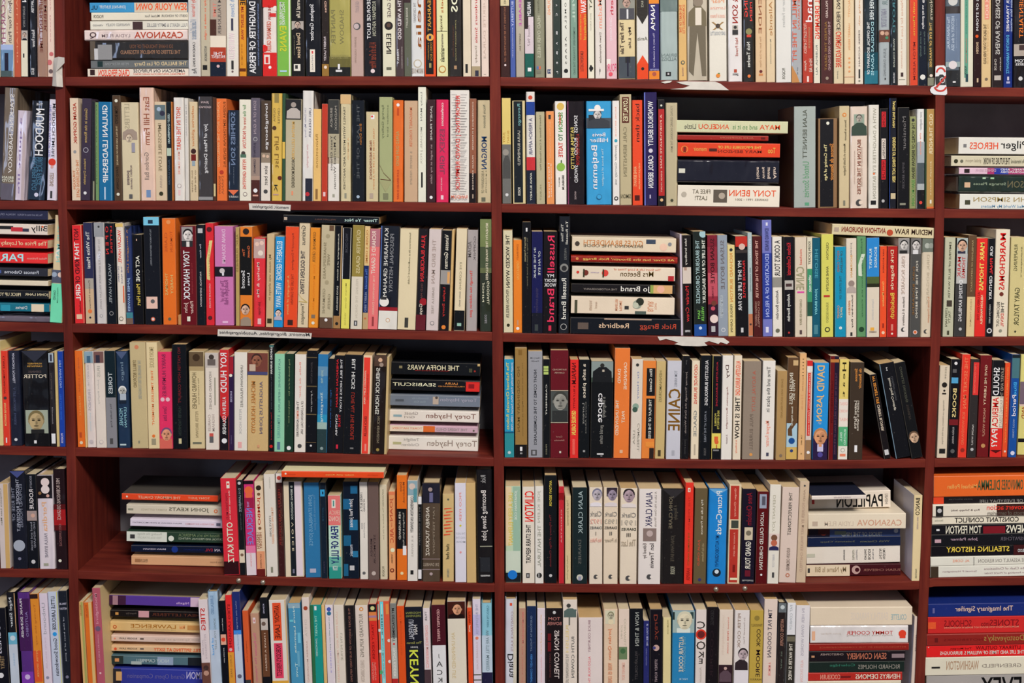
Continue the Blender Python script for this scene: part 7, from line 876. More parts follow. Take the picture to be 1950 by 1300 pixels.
DATA[6] = '''
@0
L 0:12 150:12
-18 19 1158 15161c;t 1180 1246 b4b4bc 57 DUCHESS;t 1250 1276 706048 68 TERRY;o 1288 bbb .6 5
22 39 1129 16181d g;r2 .9 1 c09868;t 1138 1195 b8bcc0 37 Nigel Slater;b 1205 1228 5c9ab0;o 1216 c4d4dc .5 5;b 1228 1320 c9d4e0;t 1245 1270 8ca4b8 46 toast
43 66 1129 4b2a6c g;b 1140 1240 3a1c48;t 1140 1215 c8c0dc 24 FRANK SKINNER;t 1165 1213 6c5c88 68 AUTOBIO;b 1280 1320 6c3494;o 1290 c8b0dc .5 5
67 83 1131 d38630;b 1131 1140 2a1c1c;b 1240 1300 c9542c;t 1150 1230 a86428 47 Turning the way;t 1240 1292 dc9c5c 46 PETER SINGER
85 100 1130 d0c4d0;t 1148 1208 98949c 37 Unbound;t 1215 1275 b0a0ac 46 DAVID SINCLAIR;o 1292 778 .5 3
102 120 1127 cbd4e6;t 1136 1200 3c4048 37 LITTLE LAROUSSE;o 1208 2c94d8 .5 4;t 1216 1288 3c4048 37 Good Snowdonian;r2 .9 1 b0b060
122 138 1125 1c2028;y 1148 1152 aab TRUE;y 1157 1161 aab HISTORY;t 1175 1260 787c84 46 of the best of a pint;o 1290 667 .5 3
@1
L 155:12 210:11 400:11 440:10 480:10 520:9 560:9 600:8 640:7 720:7 800:6 860:5 900:4 940:2
159 168 1146 cfa66c;r2 .5 1 8c8c50;t 1152 1172 8c6434 37 PENGUIN
169 184 1147 e3742c;r2 .6 1 b89c64;t 1152 1175 a84c24 25 PENGUIN
186 201 1120 974a58;c c0aa7c;t 1130 1188 b07c84 37 Mockingbird;o 1197 5c4c60 .5 5;t 1208 1262 b08088 46 CHARLES J SHIELDS;o 1282 caa .5 2
s 208 384 1145 1168 4c3480;c b09c7c;z 43;k 5;r 208 240 3a2038;r 363 384 b49cac;x 336 360 a084b0 58 Nigella;q 215 225 8c6c78
s 210 386 1170 1186 1a1718;z 43;k 4.5;x 290 380 4a2a20 37 HEAT LETTERER;q 264 284 b08488;q 220 226 a87c44 37;x 240 260 4c4440 36 Moments Mary
s 210 386 1188 1210 ccab73;z 43;k 4.5;x 249 335 9c6c2c 26 LAWRENCE;x 249 335 a08858 78 THE UNCROWNED KING OF ARABIA;x 342 352 c87c44 26 Michael;q 357 384 a87844 27;o2 219 1200 a04824 4;o2 219 1200 ccab73 2
s 212 388 1215 1229 bea89a;z 43;k 4;x 227 261 3a302c 36 ROGER LAW;q 267 274 5c5048 36;x 295 380 a8988c 37 Still Spitting at Sixty;o2 219 1222 c07860 2
s 212 388 1233 1246 cbaa82;z 43;k 4;x 227 261 3a302c 36 ROGER LAW;q 267 274 5c5048 36;x 293 386 c85c30 28 STILL SPITTING AT SIXTY;o2 220 1240 b8482c 3
s 212 389 1250 1270 466068;z 43;k 4;r 300 330 7c8ca0;q 358 389 1c2024;r 212 235 24302f;x 258 322 8c9c9c 37 NICKY CAMPBELL;q 219 227 b07c50 37;q 250 270 8c9894 69
s 215 390 1272 1293 2c3380;z 43;k 4;r 215 230 24242a;x 242 352 4c4c80 37 Grand Opera Companion;x 355 390 8484ac 16 SIMON;q 221 232 b08c5c 28
387 404 1142 d4c8c8;t 1158 1200 b03c34 27 STIEG;t 1208 1254 a89ca0 57 PETTERSON;t 1218 1248 a89ca0 24 JAN ERIK;b 1262 1320 5c3c34;o 1272 3a2a28 .5 5;o 1282 a07c6c .5 5
405 424 1127 a3c0d8 g;b 1200 1325 c0cfe0;t 1134 1170 5c7c9c 36 SURREALISED;t 1178 1238 7c8890 57 SONG FOR SLEEP;t 1215 1248 4c90c0 24 of Paul
425 437 1144 13151b;t 1178 1202 aaa 46 paul theroux;p 1208 1228 d09c84 19;o 1218 c4402c .5 4;t 1234 1262 aaa 46 pat john pen
438 450 1133 c82c2c;t 1150 1232 7c1c20 37 STIEG LARSSON;b 1242 1325 c98c34;t 1248 1290 8c5c30 36 KURDO BAKSI;o 1237 daa .5 3
451 466 1127 1f2a5c;b 1200 1208 3c7cc4;b 1208 1330 a8b4c4;t 1144 1198 6c7494 46 what the strange;t 1205 1240 788ca4 46 Pinochet;o 1288 556 .5 4
469 480 1163 b84f2a;t 1222 1262 7c2c1c 46 a biography of the;b 1296 1330 333
484 500 1168 a17c66;p 1176 1187 dcc 36;p 1180 1184 a44 45;t 1205 1250 b05c74 36 The Passions;t 1252 1300 a85c70 36 The Tallyman
503 517 1138 17191d;t 1150 1168 889 46 KING;b 1178 1200 a8a098;o 1188 5c4c44 .4 4;b 1200 1290 5a3a28;t 1206 1278 c0a894 46 I HAVE A DREAM;b 1290 1330 18181c
520 552 1143 d6cfc4;r2 .93 1 b89860;p 1148 1182 cf4a2a 27;p 1182 1220 cf4a2a 27;p 1225 1292 c23a54 27;t 1153 1186 3c1c18 36 ANTHONY;t 1190 1216 3c1c18 36 LANE;t 1228 1288 3c1418 36 NOBODY'S PERFECT;b 1297 1330 c9983c
556 579 1149 3f7f9f;b 1149 1158 7c94a0;t 1155 1244 b8d4d0 46 Nora Lapinska;p 1180 1184 5ca8b4 14;p 1205 1225 5ca0b8 79;p 1240 1270 5890a8 68;t 1262 1290 8cb0b4 46 Tove
582 596 1138 c9bcb4;o 1158 8c3c28 .5 4;t 1180 1212 b0a49c 36 DHITA;t 1220 1300 a89088 46 ANDREA MOORHEAD
597 618 1152 1c8078;p 1152 1330 2a5c3c 03;p 1154 1162 ddd 46;t 1172 1212 7cb4a4 46 THE LAVERY;t 1216 1250 9cc4bc 46 JOHN MCGAHERN
618 624 1153 c0a066
625 640 1152 cfc6ca;o 1160 3c4c94 .5 4;o 1168 2a6080 .5 4;t 1175 1238 788 46 I'm here with you guys;t 1240 1282 9c94b8 46 letters
641 660 1152 d8cfc0;t 1165 1300 d0b0a0 24 LOUISE FISHER AND AMELIA EARHART;t 1206 1258 a09c8c 68 LYN PETRIE
662 680 1153 1d1b1d;t 1158 1300 6c4c44 46 THE SECRET SHADOW OF RUDYARD KIPLING
682 706 1153 cbbfb3;o 1160 c08040 .5 4;o 1160 cbbfb3 .5 2;t 1170 1252 847c70 36 RUDYARD KIPLING;t 1258 1300 a89c90 36 CHARLES CARRINGTON
708 723 1150 c02e27;b 1150 1165 16181c;o 1158 b0b078 .5 4;b 1165 1182 d07c44;p 1172 1176 8c6c84 09;t 1188 1256 8c1c1c 36 TRACY KIDDER;t 1262 1296 d88c80 57 STRENGTH;t 1262 1296 d88c80 24 MOUNTAIN
725 747 1145 c05038;p 1145 1330 5cc0cc 25;p 1150 1330 a8c8c0 34;p 1150 1170 c87c40 79;p 1150 1180 8cb0a0 01;o 1200 d8d0c8 .1 3;o 1220 d8d0c8 .9 3;o 1240 d8d0c8 .1 3;o 1260 d8d0c8 .9 3;o 1280 4c8c5c .1 4;t 1170 1210 4c6c6c 34 EMBER;t 1216 1292 6c7464 34 Beatrice Monti Grantham
748 760 1149 6c706c;b 1215 1330 a0a49c;t 1158 1222 2c2c2c 37 MY DETACHMENT;o 1227 b8302c .5 2;t 1234 1290 dcdcd4 37 TRACY KIDDER;b 1294 1330 a02828
761 775 1154 dc5424;t 1162 1248 b84420 46 THE AMBASSADORS TALES
776 809 1156 1b1d25;y 1165 1169 6c7040 MODERN;y 1171 1175 6c7040 DREAMING;t 1180 1218 8c9098 25 UNIVERSAL;t 1190 1208 a8a8a8 57 MAN;y 1222 1226 7c7c48 The Seven;y 1231 1235 a8a8a8 JOHN;t 1238 1330 a8b044 27 KEYNES
810 823 1158 d1c6c6;b 1275 1330 443438;t 1164 1182 555 36 TYLER;t 1190 1272 d8a4a0 37 CONSTANCE MARKIEWICZ
826 852 1152 401820;b 1229 1330 d0d0d0;t 1160 1222 a87c7c 46 GEOFFREY PERRET;y 1246 1254 5c5c5c J;y 1260 1270 5c5c5c A;y 1276 1286 5c5c5c C;y 1291 1300 5c5c5c K
856 890 1145 d6cec0;b 1145 1178 3c1c18;m 1168 1178 1c1414;F .55 1160 11 c08c6c 3a241c;b 1178 1330 d9d2bf;t 1204 1292 b8a880 24 AN UNFINISHED LIFE;t 1212 1260 c4c0b4 57 JOHN F KENNEDY
893 902 1157 e04f27;t 1164 1186 7c2018 37 STEFAN;t 1190 1204 ecd0b0 37 JACK
903 918 1141 beb7c2;b 1170 1210 a8a4c4;t 1150 1208 8888a0 47 THE INTERPRETER;o 1215 d87c60 .5 3;t 1222 1275 b0a0a4 46 SUZANNE GLASS;b 1284 1286 443;b 1294 1296 443
919 939 1149 7cb0bf g;b 1210 1281 a8b8c4;b 1281 1330 1c1c38;t 1153 1195 4c7c8c 57 CAROLYN KIRBY;t 1200 1278 6c8088 47 WE ARE STILL MARRIED
@2
L 960:0 1150:0 1270:-1 1300:-2 1340:-3 1400:-4 1450:-5 1550:-5
962 984 1141 c6c8d0 g;r2 .7 1 bab5a4;p 1148 1153 c04a30 46;t 1164 1240 988 57 CONSTANCE KATE;t 1245 1290 3a3a3c 27 Diana
988 1001 1158 a07c68;t 1165 1225 b0605c 57 BIRMINGHAM;t 1230 1300 a86c60 46 the letters of
1003 1021 1154 1b2947;t 1172 1240 5c6c84 46 QUESTIONI TA THGUAT;t 1246 1300 3c70a8 46 KIEN NZIY COMMENT
1023 1038 1158 d4c8ce;t 1170 1246 d0a878 46 zlebut yuulwen;t 1250 1300 e0b4b8 46 without memoirs
1040 1071 1158 1d181a;o 1166 aaa .5 3;y 1175 1181 8c5c58 TOM;y 1184 1190 8c5c58 BOWER;t 1200 1292 c9b8b4 58 SIMON COWELL;p 1206 1220 5c1a1e 13;p 1222 1240 5c1a1e 13;t 1244 1290 4c2c2c 23 SWEET REVENGE
1072 1099 1142 d2c7ba;o 1153 3a3a38 .4 4;m 1158 1175 4c5c58;p 1175 1190 5a5a54 45;p 1160 1163 4c5c58 59;t 1190 1242 c9b88c 24 RELISH;t 1212 1290 6c6c68 68 RUTH COWEN;t 1245 1300 98948c 24 THE EXTRAORDINARY LIFE
1102 1147 1176 d5c9c4;t 1181 1242 8c6c74 45 BRUCE COURTNEY;t 1250 1300 c46c74 45 ALDO FOUR TH
1150 1176 1160 d8c0a4;p 1162 1188 b8b49c 18;o 1184 c8bc9c .5 5;F .5 1172 7 a8a48c 6c6c50;t 1196 1256 d0906c 36 Jordan Quinn;t 1262 1300 d09c7c 36 vous es cous
1178 1198 1160 d3c2b2;t 1178 1230 a8a08c 57 CORNWELL;t 1190 1216 a8a08c 24 JOHN;p 1232 1256 5c7050 08;o 1240 3c5c3c .4 5;t 1262 1296 c8a090 36 SEMINARY BOY
1199 1224 1159 15171b;t 1166 1230 7c807c 47 NOW & THEN;t 1240 1295 3c3a3c 46 WILLIAM CORLETT
1225 1236 1182 24285c;t 1188 1230 888cac 58 IF YOU SEE ME;t 1235 1268 5c6090 46 HENRY KISSINGER
1237 1261 1160 16151b;t 1170 1218 5c2c24 37 Drayc;o 1234 a88c84 .5 6;o 1234 3c3c6c .35 3;t 1256 1300 786c70 46 STEREY KONT
1262 1277 1176 cfc28f;t 1180 1208 8c8454 57 VIKRAM COOK
1279 1321 1163 2873a0;b 1163 1205 8ca09c;p 1165 1178 2c4040 89;p 1165 1180 24302f 01;p 1196 1205 c0c8c0 28;F .55 1182 17 d0c8ac b8b49c;t 1212 1280 b0bcb4 35 ALISTAIR COOKE;t 1212 1280 5c94a8 56 THE BIOGRAPHY;y 1292 1296 8cb8cc NICK
1323 1343 1161 d7cdc6;y 1183 1197 4c4844 C;o 1208 c23424 .5 10;o 1208 5c2424 .5 7;y 1221 1237 4c4844 O;y 1241 1252 4c4844 K;y 1254 1264 4c4844 E;t 1270 1300 b0a8a0 46 Alistair
1344 1365 1156 191619;t 1162 1190 2c2a2c 36 GEORGE;t 1200 1290 241c20 36 COOPER
1367 1393 1161 d2c5b6;t 1172 1248 c0b0a0 24 Lin Cook Something like fire;t 1202 1246 b85848 67 PETER COOK;t 1175 1198 c08070 67 So Farewell;b 1267 1330 2c1e24;o 1274 a88c84 .5 3;m 1278 1300 504048
1396 1424 1162 d6d0cc;t 1168 1234 8c7868 24 PETER COOK;t 1176 1226 988c88 67 So Farewell Then;m 1256 1276 2c2428;F .6 1246 11 a8989c 2c2628;b 1276 1330 ccc8cc
1425 1450 1162 a68e40;o 1177 7c6c34 .5 5;y 1188 1193 6c5c30 TRAGICALLY;t 1198 1232 3c2c24 58 COOK;t 1238 1290 3c2c24 58 MOORE;y 1293 1297 6c5c30 HARRY
1451 1476 1141 d4c3b6;c a8b0dc;t 1160 1252 4c4854 36 TIM PAT COOGAN;t 1262 1288 c87c74 46 A MEMOIR
1478 1493 1148 201c1d g;b 1148 1166 5c6468;o 1156 a8b0b0 .5 4;t 1178 1230 7c5c50 37 ARTEMIS COOPER;t 1240 1275 4c544c 46 at war
1495 1511 1148 d2d3d5;b 1209 1330 2c2a26;b 1212 1222 605c4c;t 1152 1200 a0a4a8 36 PAT CONROY;t 1226 1296 bcb8ac 37 THE WATER IS WIDE
1512 1538 1153 cdcacb;t 1158 1250 a09ca4 46 IN HER OWN WORDS;t 1258 1300 c8a8a4 46 ALEX DUCOIN
s 1543 1737 1156 1182 d3c4ac;z 5;k -1;x 1620 1690 c4b8a8 37 EARTHLY PARADISE;x 1697 1726 8ca4a4 47 COLETTE
s 1543 1729 1191 1224 d9d5d2 g;z 5;k -1;x 1612 1700 b04434 35 TOMMY COOPER;x 1612 1700 a89c94 56 Always Leave Them Laughing;x 1562 1602 b8ada4 45 John Fisher;o2 1718 1206 c43c28 7;q 1713 1724 c43c28 47;q 1546 1552 d8a888 38
s 1541 1731 1226 1237 7e201d;z 5;k -2;x 1560 1725 944030 46 INTRODUCTION BY THE CORRESPONDENCE
s 1541 1724 1240 1258 1c181c;z 5;k -2;x 1612 1688 845040 28 SEAN CONNERY;x 1562 1606 7c6c68 24 CHRISTOPHER;q 1698 1722 7c6c70 37;q 1545 1551 a87c5c 46
s 1541 1722 1260 1279 1c2623;z 5;k -2;x 1634 1713 6c6c64 37 RICHARD HOLMES;x 1580 1628 2c5c4c 25 Coleridge
s 1539 1718 1281 1295 a02a24;z 5;k -2;x 1629 1714 ccac9c 28 HENRYS DEMONS;x 1562 1600 c47868 28 COCKBURN;q 1600 1620 5c1c1c 46
s 1538 1716 1297 1318 c8c0aa;z 5
1733 1742 1174 cdbcae;c c0c2d8;l -9;t 1210 1240 766 46 PENGUIN
@3
s 1768 1990 1150 1165 1c2a66;x 1819 1929 c0a8a0 27 The Imaginary Signifier;x 1776 1780 4c5080 37 I
s 1767 1990 1175 1198 b62a29;x 1798 1850 7c1c20 26 SCHOOLS;x 1885 1940 7c1c20 26 STONES;x 1868 1884 7c1c20 36 into;x 1798 1940 d0806c 67 PROMOTING PEACE WITH BOOKS NOT BOMBS IN AFGHANISTAN;q 1767 1782 c8502c 37
s 1765 1990 1208 1225 7e2521;x 1874 1950 8c6438 18 Dostoyevsky's;x 1797 1872 6c1c1c 46 NOTEBOOKS;q 1780 1786 5c1c1c 37
s 1764 1990 1229 1250 c92425;x 1858 1943 5c1418 14 LITERARY OUTLAW;x 1810 1850 5c1418 24 Ted Morgan;x 1790 1950 d8c0b8 58 THE LIFE AND TIMES OF WILLIAM S. BURROUGHS;o2 1768 1232 dcb 1
s 1762 1990 1252 1280 cdc8b4;x 1802 1864 a89078 27 WASHINGTON;x 1870 1945 8c8478 46 GREENFIELD;q 1774 1790 222 56
s 1764 1990 1286 1332 94908c;x 1868 1945 24242c 18 EVEY
'''

# ------------------------------------------------------------------ lettering
_fcache = {}


def text_mesh(txt, bold):
    key = (txt, bold)
    if key in _fcache:
        return _fcache[key]
    cu = bpy.data.curves.new('t', 'FONT')
    cu.body = txt
    cu.size = 1.0
    cu.resolution_u = 2
    cu.offset = 0.014 if bold else 0.005
    ob = bpy.data.objects.new('t', cu)
    me = bpy.data.meshes.new_from_object(ob)
    vs_ = [(v.co.x, v.co.y) for v in me.vertices]
    fs_ = [tuple(p.vertices) for p in me.polygons]
    bpy.data.objects.remove(ob)
    bpy.data.curves.remove(cu)
    bpy.data.meshes.remove(me)
    if vs_:
        x0, x1 = min(v[0] for v in vs_), max(v[0] for v in vs_)
        y0, y1 = min(v[1] for v in vs_), max(v[1] for v in vs_)
        caps = txt.upper() == txt
        if not caps:
            y0 = min(y0, 0.0)
        w, h = max(x1 - x0, 1e-4), max(y1 - y0, 1e-4)
        vs_ = [((x - x0) / w, (y - y0) / h) for x, y in vs_]
        asp = w / h
    else:
        asp = 1.0
    _fcache[key] = (vs_, fs_, asp)
    return _fcache[key]


def irr(p):
    """share of the lamp's light that a spine at p gets, against the best lit one"""
    d = LAMP - p
    return (-d.y) / d.length ** 3


IRR0 = irr(Vector((0.7, 0, 1.85)))


def true_colour(hexs, p, cap=0.86):
    """the cover's own colour, from how it photographs under the lamp at point p"""
    if len(hexs) == 3:
        hexs = ''.join(c * 2 for c in hexs)
    r, g, b = (int(hexs[i:i + 2], 16) for i in (0, 2, 4))
    e = GAIN * (FILL + (1 - FILL) * irr(p) / IRR0)
    c = [max(0.0, lin(v) - LIFT) / e for v in (r, g, b)]
    c[0] *= TINT[0]
    c[1] *= TINT[1]
    c[2] *= TINT[2]
    m = max(c)
    if m > cap:
        c = [v * cap / m for v in c]
    return tuple(max(0.004, v) for v in c)


GAIN, FILL, LIFT, TINT = 1.0, 0.22, 0.004, (1.0, 1.0, 1.0)

DIG = {str(i): i / 10 for i in range(10)}
DIG['9'] = 0.95
DIG['0'] = 0.04


def six(hx):
    return hx if len(hx) == 6 else ''.join(c * 2 for c in hx)


def stronger(hx, under, k=0.25):
    """printing ink against its ground: thin strokes photograph paler than the ink is"""
    a, b = six(hx), six(under)
    out = ''
    for i in (0, 2, 4):
        p, q = int(a[i:i + 2], 16), int(b[i:i + 2], 16)
        out += '%02x' % int(min(236, max(14, p + (p - q) * k)))
    return out


def scaled(hx, f):
    a = six(hx)
    return ''.join('%02x' % int(min(245, max(8, int(a[i:i + 2], 16) * f))) for i in (0, 2, 4))


class Spine:
    """a book's spine: local x 0..w, local z 0..h, front at y = 0 (towards -y)"""

    def __init__(s, w, h, pos, base='888888'):
        s.w, s.h, s.pos = w, h, pos
        s.fills, s.base = [], base
        s.art, s.let, s.cur = [], [], 'art'
        s.k = 0

    def lay(s):
        s.k += 1
        return -0.00018 - 0.00007 * s.k

    def col(s, hx):
        return true_colour(hx, s.pos)

    def clampx(s, x):
        return min(max(x, 0.0004), s.w - 0.0004)

    def clampz(s, z):
        return min(max(z, 0.0004), s.h - 0.0004)

    def poly(s, pts, hx):
        y = s.lay()
        s.fills.append((min(p[0] for p in pts), max(p[0] for p in pts), min(p[1] for p in pts), max(p[1] for p in pts), hx))
        m = MB()
        m.face([(s.clampx(x), y, s.clampz(z)) for x, z in pts], s.col(hx))
        m.band = s.cur == 'band'
        s.art.append(m)

    def rect(s, x0, x1, z0, z1, hx):
        s.poly([(x0, z0), (x1, z0), (x1, z1), (x0, z1)], hx)

    def disc(s, cx, cz, r, hx, asp=1.0):
        s.poly([(cx + r * math.cos(a * math.pi / 9), cz + r * asp * math.sin(a * math.pi / 9)) for a in range(18)], hx)

    def text(s, txt, hx, o, ud, vd, bold=False, shear=0.0):
        """o = origin, ud / vd = full vectors of the text's run and of its height, in (x, z)"""
        v, f, a = text_mesh(txt, bold)
        if not v:
            return
        y = s.lay()
        pts = []
        for u, w in v:
            uu = u + shear * (w - 0.5)
            pts.append((s.clampx(o[0] + ud[0] * uu + vd[0] * w), y, s.clampz(o[1] + ud[1] * uu + vd[1] * w)))
        m = MB()
        cx = o[0] + ud[0] * 0.5 + vd[0] * 0.5
        cz = o[1] + ud[1] * 0.5 + vd[1] * 0.5
        under = s.base
        for x0, x1, z0, z1, q in s.fills:
            if x0 <= cx <= x1 and z0 <= cz <= z1:
                under = q
        m.mesh(pts, f, s.col(stronger(hx, under)))
        s.let.append(m)


def portrait(sp, cx, cz, r, skin, hair):
    """a small printed portrait: hair, face, ears, eyes, brows, nose, mouth"""
    rx = 0.74 * r
    E = lambda x, z, a, b, c: sp.poly([(cx + x * r + a * r * math.cos(t * math.pi / 9), cz + z * r + b * r * math.sin(t * math.pi / 9)) for t in range(18)], c)
    E(0, 0.16, 0.86, 0.98, hair)
    E(-0.74, -0.05, 0.12, 0.2, scaled(skin, 0.8))
    E(0.74, -0.05, 0.12, 0.2, scaled(skin, 0.8))
    E(0, -0.08, 0.72, 0.92, skin)
    E(0.26, -0.12, 0.42, 0.78, scaled(skin, 0.9))
    dk = scaled(skin, 0.34)
    for q in (-1, 1):
        E(q * 0.3, 0.08, 0.17, 0.085, dk)
        E(q * 0.3, 0.25, 0.18, 0.035, scaled(skin, 0.6))
    E(0.05, -0.2, 0.1, 0.2, scaled(skin, 0.72))
    E(0, -0.52, 0.26, 0.06, scaled(skin, 0.45))
    E(0, -0.78, 0.3, 0.06, scaled(skin, 0.78))


def is_script(t):
    return t != t.upper() and sum(c.isupper() for c in t) <= max(1, len(t.split()))


def draw(sp, toks, upright, X0, X1, Y0, Y1):
    """X0..X1, Y0..Y1: the spine's box in photograph pixels"""
    w, h = sp.w, sp.h
    fx = lambda x: (x - X0) / (X1 - X0) * w
    fz = lambda y: (Y1 - y) / (Y1 - Y0) * h
    px = (w / (X1 - X0) + h / (Y1 - Y0)) / 2
    for t in toks:
        a = t.split(' ')
        c = a[0]
        sp.cur = 'band' if c in ('b', 'r', 'r2', 'u') else 'art'
        if c == 'F':
            portrait(sp, float(a[1]) * w, fz(float(a[2])), min(float(a[3]) * px, w * 0.62), a[4], a[5])
        elif c in ('t', 'y', 'b', 'p', 'r2', 'o', 'f', 'm', 'n', 'v', 'u', 'w', 'w2', 'w3', 'w4', 'w5', 'w6', 'w7') or (c == 'z' and len(a) == 4):
            if c == 't':
                y0, y1, hx, ab, txt = float(a[1]), float(a[2]), a[3], a[4], ' '.join(a[5:])
                xa, xb = DIG[ab[0]] * w, DIG[ab[1]] * w
                # printed sideways and seen mirrored: runs down, letter tops to the left
                sp.text(txt, hx, (xb, fz(y0)), (0, fz(y1) - fz(y0)), (xa - xb, 0), bold=int(ab[1]) - int(ab[0]) >= 4 and txt.upper() == txt, shear=0.0)
            elif c == 'y':
                y0, y1, hx, txt = float(a[1]), float(a[2]), a[3], ' '.join(a[4:])
                v, f, asp = text_mesh(txt, False)
                hh = fz(y0) - fz(y1)
                ww = min(0.86 * w, max(hh * asp * 1.25, 0.0))
                if len(txt) <= 3 and hh * asp < 0.7 * w:
                    ww = min(0.8 * w, hh * asp * 1.2)
                sp.text(txt, hx, (w / 2 + ww / 2, fz(y1)), (-ww, 0), (0, hh))
            elif c == 'b':
                sp.rect(0, w, fz(float(a[2])), fz(float(a[1])), a[3])
            elif c == 'p':
                ab = a[4] if len(a) > 4 else '09'
                x0 = 0 if ab[0] == '0' else DIG[ab[0]] * w
                x1 = w if ab[1] == '9' and ab[0] == '0' else DIG[ab[1]] * w
                sp.rect(x0, x1, fz(float(a[2])), fz(float(a[1])), a[3])
            elif c == 'r2':
                sp.rect(float(a[1]) * w, float(a[2]) * w, 0, h, a[3])
            elif c == 'o':
                f_ = float(a[3])
                f_ = 0.5 if f_ > 1 else f_
                sp.disc(f_ * w, fz(float(a[1])), min(float(a[4]) * px, w * 0.52), a[2])
            elif c == 'f':
                y0, y1 = float(a[1]), float(a[2])
                m = (y0 + y1) / 2
                sp.rect(0.05 * w, 0.95 * w, fz(y1), fz(y0), 'a8a098')
                r = min(w * 0.32, (y1 - y0) * px * 0.38)
                sp.poly([(0.08 * w, fz(y1)), (0.92 * w, fz(y1)), (0.7 * w, fz(y1 - 4)), (0.3 * w, fz(y1 - 4))], '222024')
                portrait(sp, w / 2, fz(m - 1), r * 1.05, 'c4ac9c', '2a2624')
            elif c == 'm':
                z0, z1 = fz(float(a[2])), fz(float(a[1]))
                sp.poly([(0.06 * w, z0), (0.94 * w, z0), (0.92 * w, z0 + 0.7 * (z1 - z0)), (0.68 * w, z1), (0.36 * w, z1), (0.08 * w, z0 + 0.7 * (z1 - z0))], a[3])
            elif c == 'n':
                z0, z1 = fz(float(a[2])), fz(float(a[1]))
                sp.poly([(0.08 * w, z0 + 0.1 * (z1 - z0)), (0.3 * w, z0), (0.5 * w, z1 - 0.12 * (z1 - z0)), (0.72 * w, z0), (0.92 * w, z0), (0.9 * w, z1), (0.12 * w, z1)], a[3])
            elif c in ('v', 'w3'):
                z0, z1 = fz(float(a[2])), fz(float(a[1]))
                sp.poly([(0, z1), (w / 2, z0), (w, z1)], a[3])
            elif c == 'w':
                z0, z1 = fz(float(a[2])), fz(float(a[1]))
                sp.poly([(0, z0), (w, z0), (w / 2, z1)], a[3])
            elif c == 'w2':
                z0, z1 = fz(float(a[2])), fz(float(a[1]))
                sp.poly([(0, z0), (0.75 * w, z0), (0.5 * w, z0 + 0.45 * (z1 - z0)), (0, z1)], a[3])
            elif c in ('w4', 'w6'):
                z0, z1 = fz(float(a[2])), fz(float(a[1]))
                for (xa, za, xb, zb) in ((0.05, 1.0, 0.35, 0.5), (0.35, 0.5, 0.9, 0.05), (0.9, 0.05, 0.1, 0.12)):
                    d = 0.6 * px
                    sp.poly([(xa * w, z0 + za * (z1 - z0) - d), (xb * w, z0 + zb * (z1 - z0) - d), (xb * w, z0 + zb * (z1 - z0) + d), (xa * w, z0 + za * (z1 - z0) + d)], a[3])
            elif c == 'w5':
                z0, z1 = fz(float(a[2])), fz(float(a[1]))
                sp.poly([(0.15 * w, z0), (0.55 * w, z0 - 0.03 * (z1 - z0)), (0.5 * w, (z0 + z1) / 2), (0.9 * w, z1), (0.5 * w, z1), (0.12 * w, (z0 + z1) / 2)], a[3])
            elif c == 'w7':
                z0, z1 = fz(float(a[2])), fz(float(a[1]))
                for i in range(9):
                    zz = z1 + (z0 - z1) * (i + 0.5) / 9
                    xa = (0.15, 0.3, 0.1)[i % 3] * w
                    xb = (0.8, 0.9, 0.7)[i % 3] * w
                    d = 1.3 * px
                    sp.poly([(xa, zz - d), (xb, zz + d * 0.4), (xb, zz + d * 1.6), (xa, zz + d)], a[3])
            elif c == 'u':
                y0, y1 = int(a[1]), int(a[2])
                for i, y in enumerate(range(y0, y1, 5)):
                    sp.rect((0.08 + 0.05 * (i % 3)) * w, (0.36 + 0.04 * (i % 2)) * w, fz(y + 1.1), fz(y), a[3])
                    sp.rect((0.56 - 0.05 * (i % 2)) * w, (0.9 - 0.06 * (i % 3)) * w, fz(y + 1.1), fz(y), a[3])
            elif c == 'z':
                z0, z1 = fz(float(a[2])), fz(float(a[1]))
                d = 0.06 * w
                sp.poly([(0.2 * w - d, z1), (0.2 * w + d, z1), (0.75 * w + d, z0), (0.75 * w - d, z0)], a[3])
                sp.poly([(0.8 * w - d, z1), (0.8 * w + d, z1), (0.25 * w + d, z0), (0.25 * w - d, z0)], 'a08050')
                sp.disc(w / 2, (z0 + z1) / 2, 0.13 * w, '4a4038')
        elif c == 'x':
            x0, x1, hx, ab, txt = float(a[1]), float(a[2]), a[3], a[4], ' '.join(a[5:])
            za, zb = h - DIG[ab[0]] * h, h - DIG[ab[1]] * h
            sp.text(txt, hx, (fx(x1), zb), (fx(x0) - fx(x1), 0), (0, za - zb), bold=int(ab[1]) - int(ab[0]) >= 5 and txt.upper() == txt)
        elif c == 'V':
            x0, x1, hx, ab, txt = float(a[1]), float(a[2]), a[3], a[4], ' '.join(a[5:])
            za, zb = h - DIG[ab[0]] * h, h - DIG[ab[1]] * h
            sp.text(txt, hx, (fx(x0), zb), (0, za - zb), (fx(x1) - fx(x0), 0))
        elif c == 'r':
            sp.rect(fx(float(a[1])), fx(float(a[2])), 0, h, a[3])
        elif c == 'q':
            ab = a[4] if len(a) > 4 else '09'
            za = h if ab[0] == '0' else h - DIG[ab[0]] * h
            zb = 0 if ab[1] == '9' else h - DIG[ab[1]] * h
            sp.rect(fx(float(a[1])), fx(float(a[2])), zb, za, a[3])
        elif c == 'o2':
            sp.disc(fx(float(a[1])), fz(float(a[2])), min(float(a[4]) * px, 0.48 * h), a[3])


